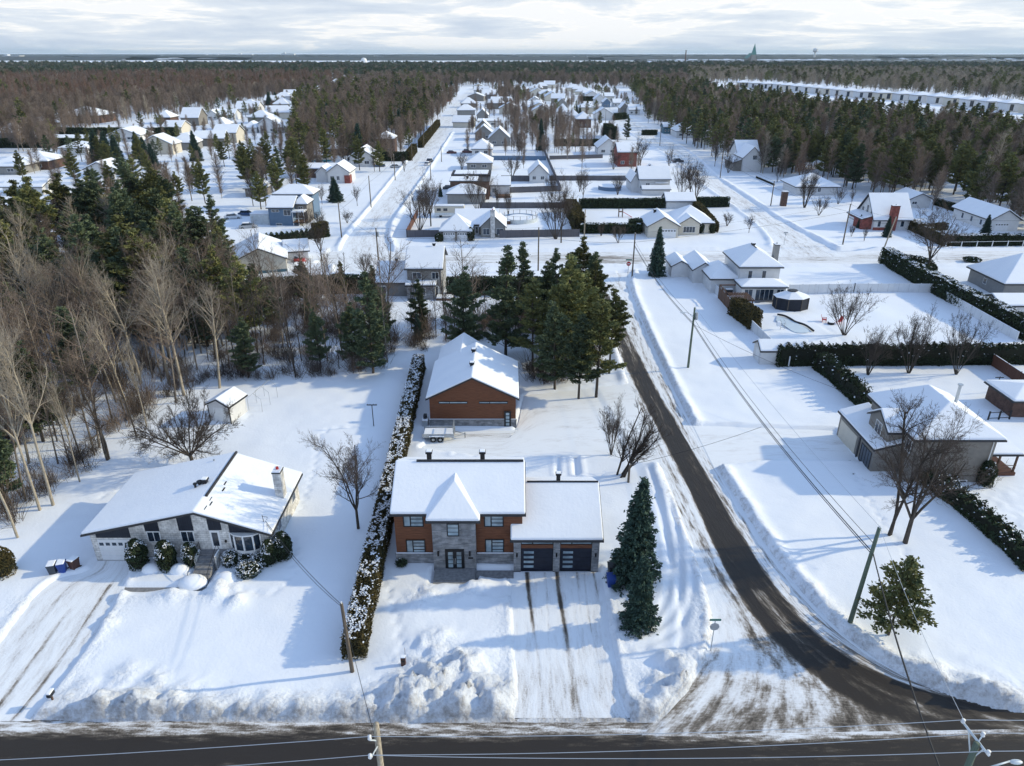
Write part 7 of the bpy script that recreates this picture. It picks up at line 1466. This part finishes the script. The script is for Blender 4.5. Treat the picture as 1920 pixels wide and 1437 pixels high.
def bin_(u, v, mat_, label, rz=0, s=1.0, snow=True):
    x, y = G(u, v); o = thing('wheelie_bin', label, 'bin', (x, y, -.1), rz); o.scale = (s, s, s); b = MB(); b.add([(-.24, -.3, 0), (.24, -.3, 0), (.24, .3, 0), (-.24, .3, 0), (-.31, -.38, .95), (.31, -.38, .95), (.31, .38, .95), (-.31, .38, .95)], [(0, 3, 2, 1), (4, 5, 6, 7), (0, 1, 5, 4), (1, 2, 6, 5), (2, 3, 7, 6), (3, 0, 4, 7)]).build('body', M[mat_], o, bevel=.03)
    MB().box(-.33, .33, -.41, .41, .955, 1.03).build('lid', M[mat_], o, bevel=.02)
    for sx in (-1, 1): MB().tube([(sx * .27, .3, .1), (sx * .33, .3, .1)], .1, 12).build('wheel', M['rubber'], o)
    if snow: MB().box(-.31, .31, -.39, .39, 1.035, 1.14).build('snow_cap', M['roof_snow'], o, bevel=.05)
bin_(101, 1074, 'plastic_grey', 'slate grey wheelie bin, leftmost of three by the left driveway', .25); bin_(119, 1071, 'plastic_blue', 'blue wheelie bin in the middle of three by the left driveway', .3); bin_(141, 1065, 'plastic_brown', 'brown wheelie bin, rightmost of three by the left driveway', -.3)
bin_(1145, 1098, 'plastic_blue', 'blue wheelie bin standing right of the double driveway', .05, 1.1, False); bin_(1147, 1077, 'plastic_black', 'black wheelie bin behind the blue one by the garage', .1, 1.1, False)
# garden shed and bare shelter frame
x, y = G(391, 792); Sh = House('garden_shed', 'small white garden shed with dark trim at the edge of the left woods', 'shed', x + .1, y + .4, -16); Sh.block(0, 2.9, 0, 3.2, 2.2, 'gy', .75, 'white_siding', .25, snow=.18); Sh.panel('door_leaf', 'white_trim', 'S', .7, 1.45, -.1, 1.95, 0, .04); Sh.panel('door_leaf', 'white_trim', 'S', 1.47, 2.2, -.1, 1.95, 0, .04)
for xx in (0, 2.9): Sh.slab('corner_trim', 'frame_black', xx - .05, xx + .05, -.05, .05, -.2, 2.1)
x, y = G(467, 770); o = thing('shelter_frame', 'bare metal tube frame of a car shelter beside the white shed', 'frame', (x, y, 0), R(-10))
for k in range(3): MB().tube([(0, k * 2, -.2), (0, k * 2, 1.7), (.9, k * 2, 2.4), (1.8, k * 2, 1.7), (1.8, k * 2, -.2)], .025, 6).build('hoop', M['galvanised'], o)
MB().tube([(.9, 0, 2.4), (.9, 4, 2.4)], .025, 6).build('ridge_tube', M['galvanised'], o)
x, y = G(701, 801); o = thing('clothesline_post', 'black T shaped clothesline post on the empty white lawn', 'post', (x, y, 0)); MB().tube([(0, 0, -.3), (0, 0, 2.9)], .05, 8).build('post', M['frame_black'], o); MB().box(-.6, .6, -.04, .04, 2.86, 2.96).build('crossbar', M['frame_black'], o)
for k in (-.5, -.2, .2, .5): MB().tube([(k, 0, 2.9), (k, 0, 3.06)], .03, 6).build('hook', M['frame_black'], o)
x, y = G(1865, 735); o = thing('clothesline_post', 'thin clothesline post in the back garden at the right edge', 'post', (x, y, 0)); MB().tube([(0, 0, -.3), (.1, 0, 2.2)], .05, 8).build('post', M['frame_black'], o); MB().box(-.5, .6, -.04, .04, 2.0, 2.1).build('crossbar', M['frame_black'], o)
x, y = -20.35, 50.9; o = thing('air_conditioner', 'dark box air conditioner at the right side of the bungalow', 'air conditioner', (x, y, -.1)); MB().box(-.4, .4, -.4, .4, 0, .85).build('casing', M['plastic_grey'], o, bevel=.03); MB().tube([(0, 0, .85), (0, 0, .9)], .3, 16).build('fan_guard', M['frame_black'], o); MB().box(-.38, .38, -.38, .38, .9, .93).build('snow_cap', M['roof_snow'], o)
x, y = -21.4, 50.5; o = thing('antenna', 'thin antenna mast on the bungalow roof corner', 'antenna', (x, y, 2.9)); MB().tube([(0, 0, 0), (-.1, 0, 1.1)], .025, 6).build('mast', M['frame_black'], o); MB().tube([(-.1, 0, 1.0), (.3, .1, .8), (.2, .05, .55)], .02, 6).build('loop', M['frame_black'], o)
# flatbed trailer with snow
x, y = G(792, 826); o = thing('utility_trailer', 'double axle galvanised utility trailer full of snow beside the cedar shop', 'trailer', (x, y, -.2), 0)
MB().box(0, 3.6, 0, 1.9, .55, .65).build('bed', M['galvanised'], o); MB().box(.1, 3.5, .1, 1.8, .66, .86).build('snow_load', M['roof_snow'], o, bevel=.08)
for yy in (0, 1.86): MB().box(0, 3.6, yy, yy + .05, .65, 1.0).build('side_rail', M['galvanised'], o)
for i, xx in enumerate((1.25, 2.05)):
    for yy in (-.14, 1.94): w_ = MB().tube([(xx, yy, .33), (xx, yy + .16, .33)], .33, 16).build('wheel', M['rubber'], o); MB().tube([(xx, yy - .01, .33), (xx, yy + .17, .33)], .16, 12).build('rim', M['galvanised'], w_)
for yy in (-.2, 1.9): MB().box(.8, 2.5, yy, yy + .2, .72, .8).build('mudguard', M['roof_snow'], o, bevel=.03)
rg_ = MB()
for k in range(5): rg_.box(3.5, 3.56, .05 + k * .44, .1 + k * .44, .65, 2.0)
rg_.box(3.5, 3.56, .05, 1.86, 1.95, 2.02).box(3.5, 3.56, .05, 1.86, 1.3, 1.36); rg_.build('ramp_gate', M['galvanised'], o); MB().tube([(3.6, .3, .5), (4.9, .95, .5), (3.6, 1.6, .5)], .05, 6).build('drawbar', M['galvanised'], o); MB().tube([(4.8, .95, .0), (4.8, .95, .7)], .04, 6).build('jack', M['frame_black'], o)
x, y = G(797, 800); o = thing('covered_machine', 'snow covered machine parked between shop and hedge', 'machine', (x, y, 0)); MB().box(-.35, .35, 0, 1.0, -.2, .7).build('body', M['galvanised'], o, bevel=.08); MB().box(-.2, .2, .3, .9, .7, 1.3).build('seat_back', M['plastic_black'], o, bevel=.08); MB().box(-.36, .36, -.02, 1.02, .705, .85).build('snow_cap', M['roof_snow'], o, bevel=.06)

# ---------------------------------------------------------------- cars
mats_car = {'red': (.35, .02, .02), 'silver': (.35, .38, .42), 'dark': (.03, .035, .045), 'maroon': (.10, .02, .025), 'blue': (.03, .07, .16), 'white': (.65, .67, .70)}
for k, c in mats_car.items(): mat('car_' + k, c, .3, var=.06, spec=.6)
def car(u, v, colr, label, rz=0, suv=False, snow=True, world=None):
    x, y = world or G(u, v); o = thing('parked_car', label, 'car', (x, y, -.15), R(rz)); h = .35 if suv else 0
    prof = [(-2.2, .3), (-2.2, .85), (-1.9, .95), (-1.25, 1.0), (1.0, 1.0), (1.9, .88), (2.2, .7), (2.2, .3)]; n_ = len(prof); mb = MB(); mb.v = [(a, -.88, b + (h * .5 if b > .5 else 0)) for a, b in prof] + [(a, .88, b + (h * .5 if b > .5 else 0)) for a, b in prof]
    mb.f = [tuple(range(n_)), tuple(range(n_, 2 * n_))[::-1]] + [(i, n_ + i, n_ + (i + 1) % n_, (i + 1) % n_) for i in range(n_)]; mb.build('body', M['car_' + colr], o, bevel=.08)
    z0, z1 = .98 + h * .5, 1.45 + h; cab = MB().add([(-1.7, -.8, z0), (1.05, -.8, z0), (1.05, .8, z0), (-1.7, .8, z0), (-1.35, -.66, z1), (.35, -.66, z1), (.35, .66, z1), (-1.35, .66, z1)], [(0, 3, 2, 1), (4, 5, 6, 7), (0, 1, 5, 4), (1, 2, 6, 5), (2, 3, 7, 6), (3, 0, 4, 7)]).build('windows', M['glass_dark'], o); MB().box(-1.34, .34, -.67, .67, z1, z1 + .04).build('roof', M['car_' + colr], o, bevel=.02)
    if snow: MB().box(-1.3, .3, -.62, .62, z1 + .045, z1 + .17).build('snow_cap', M['roof_snow'], o, bevel=.05)
    for wx in (-1.4, 1.35):
        for wy in (-.9, .72): w_ = MB().tube([(wx, wy, .33), (wx, wy + .18, .33)], .33, 14).build('wheel', M['rubber'], o); MB().tube([(wx, wy - .01, .33), (wx, wy + .19, .33)], .17, 10).build('rim', M['galvanised'], w_)
    for sy in (-.6, .6): MB().box(2.15, 2.22, sy - .16, sy + .16, .62 + h * .5, .76 + h * .5).build('headlight', M['pale_metal'], o); MB().box(-2.22, -2.15, sy - .16, sy + .16, .68 + h * .5, .82 + h * .5).build('tail_light', M['red_paint'], o)
    return o
car(556, 492, 'red', 'bright red hatchback parked in the drive of the white gable house', -35, True, False); car(847, 288, 'maroon', 'maroon car parked left of its darker twin in the west street yard', 0); car(876, 287, 'maroon', 'dark maroon car beside the white hip roof house', 0, True); car(712, 313, 'blue', 'blue grey car beside the brick red porch', 10); car(742, 315, 'silver', 'silver car parked right of the blue grey car', 5)
car(802, 310, 'white', 'white car driving down the west street', 78); car(806, 305, 'dark', 'dark car behind the white one on the west street', 78, True); car(1271, 305, 'dark', 'dark van parked by the bare trees of the east street', 15, True); car(466, 428, 'silver', 'snow covered silver car left of the blue house', 15); car(463, 404, 'blue', 'dark blue car half hidden left of the blue house', -10); car(843, 355, 'dark', 'black car between the small dark spruce and the dark roofed house', 0) 
car(1455, 362, 'dark', 'dark car by the wreath pole at the snowy drive', 60, True) if False else None
car(60, 312, 'blue', 'dark car in the shade of the dark brick bungalow', 0); car(662, 300, 'dark', 'black snowbound car beside the dark car shelter', 0); car(437, 410, 'white', 'snow buried car among the trunks left of the blue house', 20)
def camper(u, v, label, L_, rz=0, stripe='pale_metal'):
    x, y = G(u, v); o = thing('camper_van', label, 'camper', (x, y, 0), R(rz)); MB().box(0, L_, 0, 2.4, .5, 2.9).build('body', M['cream_siding'], o, bevel=.12); MB().box(-.02, L_ + .02, -.03, 2.43, .55, 1.25).build('lower_stripe', M[stripe], o); MB().box(.1, L_ - .1, .1, 2.3, 2.92, 3.15).build('snow_cover', M['roof_snow'], o, bevel=.08)
    for a in (.08, .3, .72): MB().box(L_ * a, L_ * a + 1.1, -.035, .02, 1.7, 2.4).build('window', M['glass_dark'], o)
    for a in (.2, .75):
        for wy in (-.02, 2.22): MB().tube([(L_ * a, wy, .35), (L_ * a, wy + .2, .35)], .38, 12).build('wheel', M['rubber'], o)
camper(815, 408, 'long cream camper trailer behind the corner fence maples', 8.0); camper(575, 306, 'white motorhome with teal stripe behind the long brown bungalow', 9.5, 0, 'teal_stripe')
# pools
x, y = G(975, 414); o = thing('round_pool', 'round above ground pool with white fence and strip of blue water', 'pool', (x, y, 0)); MB().tube([(0, 0, -.1), (0, 0, 1.0)], 4.6, 32).build('wall', M['pale_metal'], o)
MB().tube([(0, 0, .98), (0, 0, 1.04)], 4.3, 32).build('snow_cover', M['roof_snow'], o); c_ = MB(); c_.v = [(4.25 * math.cos(t), 4.25 * math.sin(t), 1.06) for t in np.linspace(.2, 2.9, 16)] + [(3.1 * math.cos(t), 3.3 * math.sin(t), 1.06) for t in np.linspace(.25, 2.85, 16)]; c_.f = [(i, i + 1, 17 + i, 16 + i) for i in range(15)]; c_.build('water', M['pool_blue'], o)
for k in range(16): t = 2 * math.pi * k / 16; MB().box(4.5 * math.cos(t) - .05, 4.5 * math.cos(t) + .05, 4.5 * math.sin(t) - .05, 4.5 * math.sin(t) + .05, 1.0, 2.0).build('fence_post', M['timber'], o)
MB().tube([(4.5 * math.cos(t), 4.5 * math.sin(t), 1.95) for t in np.linspace(0, 6.283, 33)], .05, 5).build('fence_rail', M['white_trim'], o); MB().box(-7.6, -2.5, -4.6, -2.2, -.2, .8).build('deck', M['timber'], o); MB().box(-7.5, -2.6, -4.5, -2.3, .81, .95).build('deck_snow', M['roof_snow'], o, bevel=.05)
x, y = G(1143, 356); o = thing('round_pool', 'covered round blue grey pool behind the long dark hedge', 'pool', (x, y, 0)); MB().tube([(0, 0, -.1), (0, 0, 1.2)], 3.7, 28).build('wall', M['blue_siding'], o); MB().tube([(0, 0, 1.21), (0, 0, 1.35)], 3.6, 28).build('snow_cover', M['roof_snow'], o)
# free-form pool of the white house: dark rim and sunken ice
o = thing('garden_pool', 'free form in ground pool with dark rim sunk in the snow of the fenced yard', 'pool', (*G(1490, 605), 0)); ox, oy = G(1490, 605)
rim = resample(GP([(1457, 592), (1470, 594), (1482, 600), (1490, 606), (1502, 609), (1512, 613), (1525, 623)]), 24); MB().tube([(a - ox, b - oy, .22) for a, b in rim], .16, 6).build('rim', M['frame_black'], o)
ice = resample(GP([(1457, 594), (1482, 602), (1502, 611), (1524, 625), (1490, 627), (1475, 615), (1450, 600)]), 24); MB().prism([(a - ox, b - oy) for a, b in ice][:-1], .1, .16).build('ice', M['ice'], o)
x, y = G(1463, 618); o = thing('pool_ladder', 'white pool ladder with snow covered seat beside the sunken pool', 'ladder', (x, y, 0))
for sx in (0, .6): MB().tube([(sx, 0, 0), (sx, 0, 1.3), (sx - .1, .5, 1.5)], .04, 6).build('side_rail', M['galvanised'], o)
for z in (.3, .65, 1.0): MB().box(0, .6, -.04, .04, z, z + .05).build('rung', M['galvanised'], o)
MB().box(-.7, -.1, -.2, .3, .5, 1.3).build('snowy_seat', M['roof_snow'], o, bevel=.12)
x, y = G(1487, 582); o = thing('gazebo', 'dark screened octagonal gazebo with snowy roof beside the glazed sunroom', 'gazebo', (x, y + 1.6, 0)); a8 = [(2.6 * math.cos(math.pi / 8 + k * math.pi / 4) * 1.15, 2.2 * math.sin(math.pi / 8 + k * math.pi / 4)) for k in range(8)]
MB().prism([(a * .98, b * .98) for a, b in a8], -.2, 1.95).build('screen_wall', M['dark_board'], o); MB().prism(a8, 1.95, 2.05).build('fascia', M['fascia'], o); rf = MB(); rf.v = [(a * 1.06, b * 1.06, 2.06) for a, b in a8] + [(a * .25, b * .25, 2.95) for a, b in a8]; rf.f = [(i, (i + 1) % 8, 8 + (i + 1) % 8, 8 + i) for i in range(8)] + [tuple(range(8, 16)), tuple(range(8))[::-1]]; rf.build('roof', M['roof_snow'], o); MB().prism([(a * .3, b * .3) for a, b in a8], 2.96, 3.15).build('roof_cap', M['fascia'], o)
for a, b in a8: MB().box(a - .05, a + .05, b - .05, b + .05, -.2, 1.95).build('post', M['wood_pole'], o)
x0, y0 = G(1350, 552); x1, y1 = G(1375, 592); o = thing('pergola', 'brown slatted pergola and privacy screen beside the white vinyl fence', 'pergola', (x1, y1, 0))
def pw(a, b): return (a - x1, b - y1)
for (a, b) in ((0, 0), (2.9, 0), (0, 3.6), (2.9, 3.6)): MB().box(a - .08, a + .08, b - .08, b + .08, -.2, 2.5).build('post', M['timber'], o)
for b in (0, 3.6): MB().box(-.3, 3.2, b - .06, b + .06, 2.5, 2.7).build('beam', M['timber'], o)
for k in range(13): MB().box(-.25 + k * .27, -.17 + k * .27, -.4, 4.0, 2.705, 2.83).build('slat', M['timber'], o)
MB().box(-.06, .0, 0, 9.5, -.2, 2.0).build('privacy_screen', M['timber'], o)
for b in (5.6, 7.6, 9.5): MB().box(-.1, .1, b - .08, b + .08, -.2, 2.5).build('post', M['timber'], o)
MB().box(-.1, 2.8, 9.44, 9.56, 2.3, 2.5).build('beam', M['timber'], o); MB().box(.0, .1, 5.5, 9.5, 2.3, 2.45).build('beam', M['timber'], o)
x, y = G(1360, 553); o = thing('covered_grill', 'snow topped barbecue under the far end of the pergola', 'barbecue', (x + .6, y, 0)); MB().box(-.6, .6, -.3, .3, -.2, 1.0).build('body', M['plastic_black'], o, bevel=.05); MB().box(-.62, .62, -.32, .32, 1.01, 1.2).build('snow_cap', M['roof_snow'], o, bevel=.08)
def garden_chair(u, v, label, rz):
    x, y = G(u, v); o = thing('garden_chair', label, 'chair', (x, y, 0), R(rz)); MB().box(-.3, .3, -.3, .3, .3, .36).build('seat', M['red_paint'], o); MB().add([(-.3, .28, .3), (.3, .28, .3), (.3, .34, .3), (-.3, .34, .3), (-.28, .55, 1.1), (.28, .55, 1.1), (.28, .6, 1.1), (-.28, .6, 1.1)], [(0, 3, 2, 1), (4, 5, 6, 7), (0, 1, 5, 4), (1, 2, 6, 5), (2, 3, 7, 6), (3, 0, 4, 7)]).build('backrest', M['red_paint'], o)
    for sx in (-.34, .34): MB().box(sx - .06, sx + .06, -.35, .3, .55, .6).build('armrest', M['red_paint'], o); MB().box(sx - .03, sx + .03, -.32, -.26, -.2, .55).build('leg', M['red_paint'], o); MB().box(sx - .03, sx + .03, .24, .3, -.2, .55).build('leg', M['red_paint'], o)
garden_chair(1545, 603, 'red slatted garden chair standing in the snow of the pool yard', 70); garden_chair(1573, 606, 'red garden chair close to the vase shaped bare tree', -60)
x, y = G(1558, 607); o = thing('fire_pit', 'low dark fire pit between the two red garden chairs', 'fire pit', (x, y, 0)); MB().tube([(0, 0, -.1), (0, 0, .25)], .55, 14).build('bowl', M['frame_black'], o); MB().tube([(0, 0, .26), (0, 0, .32)], .45, 14).build('snow_fill', M['roof_snow'], o)
x, y = G(1441, 686); Ps = House('pool_shed', 'white pool shed with long snowy roof behind the dark cedar row', 'shed', x, y); Ps.block(x - 1.2, x + 5.4, y + .3, y + 3.4, 2.1, 'gx', .9, 'white_siding', .25); Ps.panel('door', 'white_trim', 'W', y + 1.0, y + 2.4, -.1, 1.9, x - 1.2, .04)
x, y = G(1468, 386); o = thing('brick_pillar', 'dark red brick pillar with shrubs on the lawn by the east street', 'pillar', (x, y, 0)); MB().box(-.8, .8, -.6, .6, -.2, 4.0).build('shaft', M['brown_brick'], o); MB().box(-.85, .85, -.65, .65, 4.0, 4.15).build('cap', M['roof_snow'], o)
x, y = G(1175, 408); o = thing('play_set', 'small red and blue play set in the snowy yard', 'play set', (x, y, 0)); MB().add([(-1.2, -.3, 1.6), (-1.2, .3, 1.6), (1.6, .3, 0), (1.6, -.3, 0), (-1.2, -.3, 1.5), (-1.2, .3, 1.5), (1.6, .3, -.1), (1.6, -.3, -.1)], [(0, 3, 2, 1), (4, 5, 6, 7), (0, 1, 5, 4), (1, 2, 6, 5), (2, 3, 7, 6), (3, 0, 4, 7)]).build('slide', M['red_paint'], o)
for a, b in ((-2.2, -.5), (-2.2, .5), (-1.2, -.5), (-1.2, .5)): MB().box(a - .06, a + .06, b - .06, b + .06, -.2, 2.4).build('post', M['timber'], o)
MB().box(-2.3, -1.1, -.6, .6, 1.5, 1.6).build('platform', M['timber'], o)

# ---------------------------------------------------------------- air: thin winter haze filling the whole valley
hz = MB().box(-36000, 36000, -450, 34000, -60, 130).build('haze', None); tag(hz, 'thin blue winter haze over the whole plain', None, kind='stuff')
hm_ = bpy.data.materials.new('haze'); hm_.use_nodes = True; n = hm_.node_tree; n.nodes.clear(); ho = n.nodes.new('ShaderNodeOutputMaterial'); pv = n.nodes.new('ShaderNodeVolumePrincipled')
pv.inputs['Color'].default_value = (.62, .82, 1.0, 1); pv.inputs['Density'].default_value = 3.8e-5; pv.inputs['Anisotropy'].default_value = .1; n.links.new(pv.outputs[0], ho.inputs['Volume']); hz.data.materials.append(hm_)
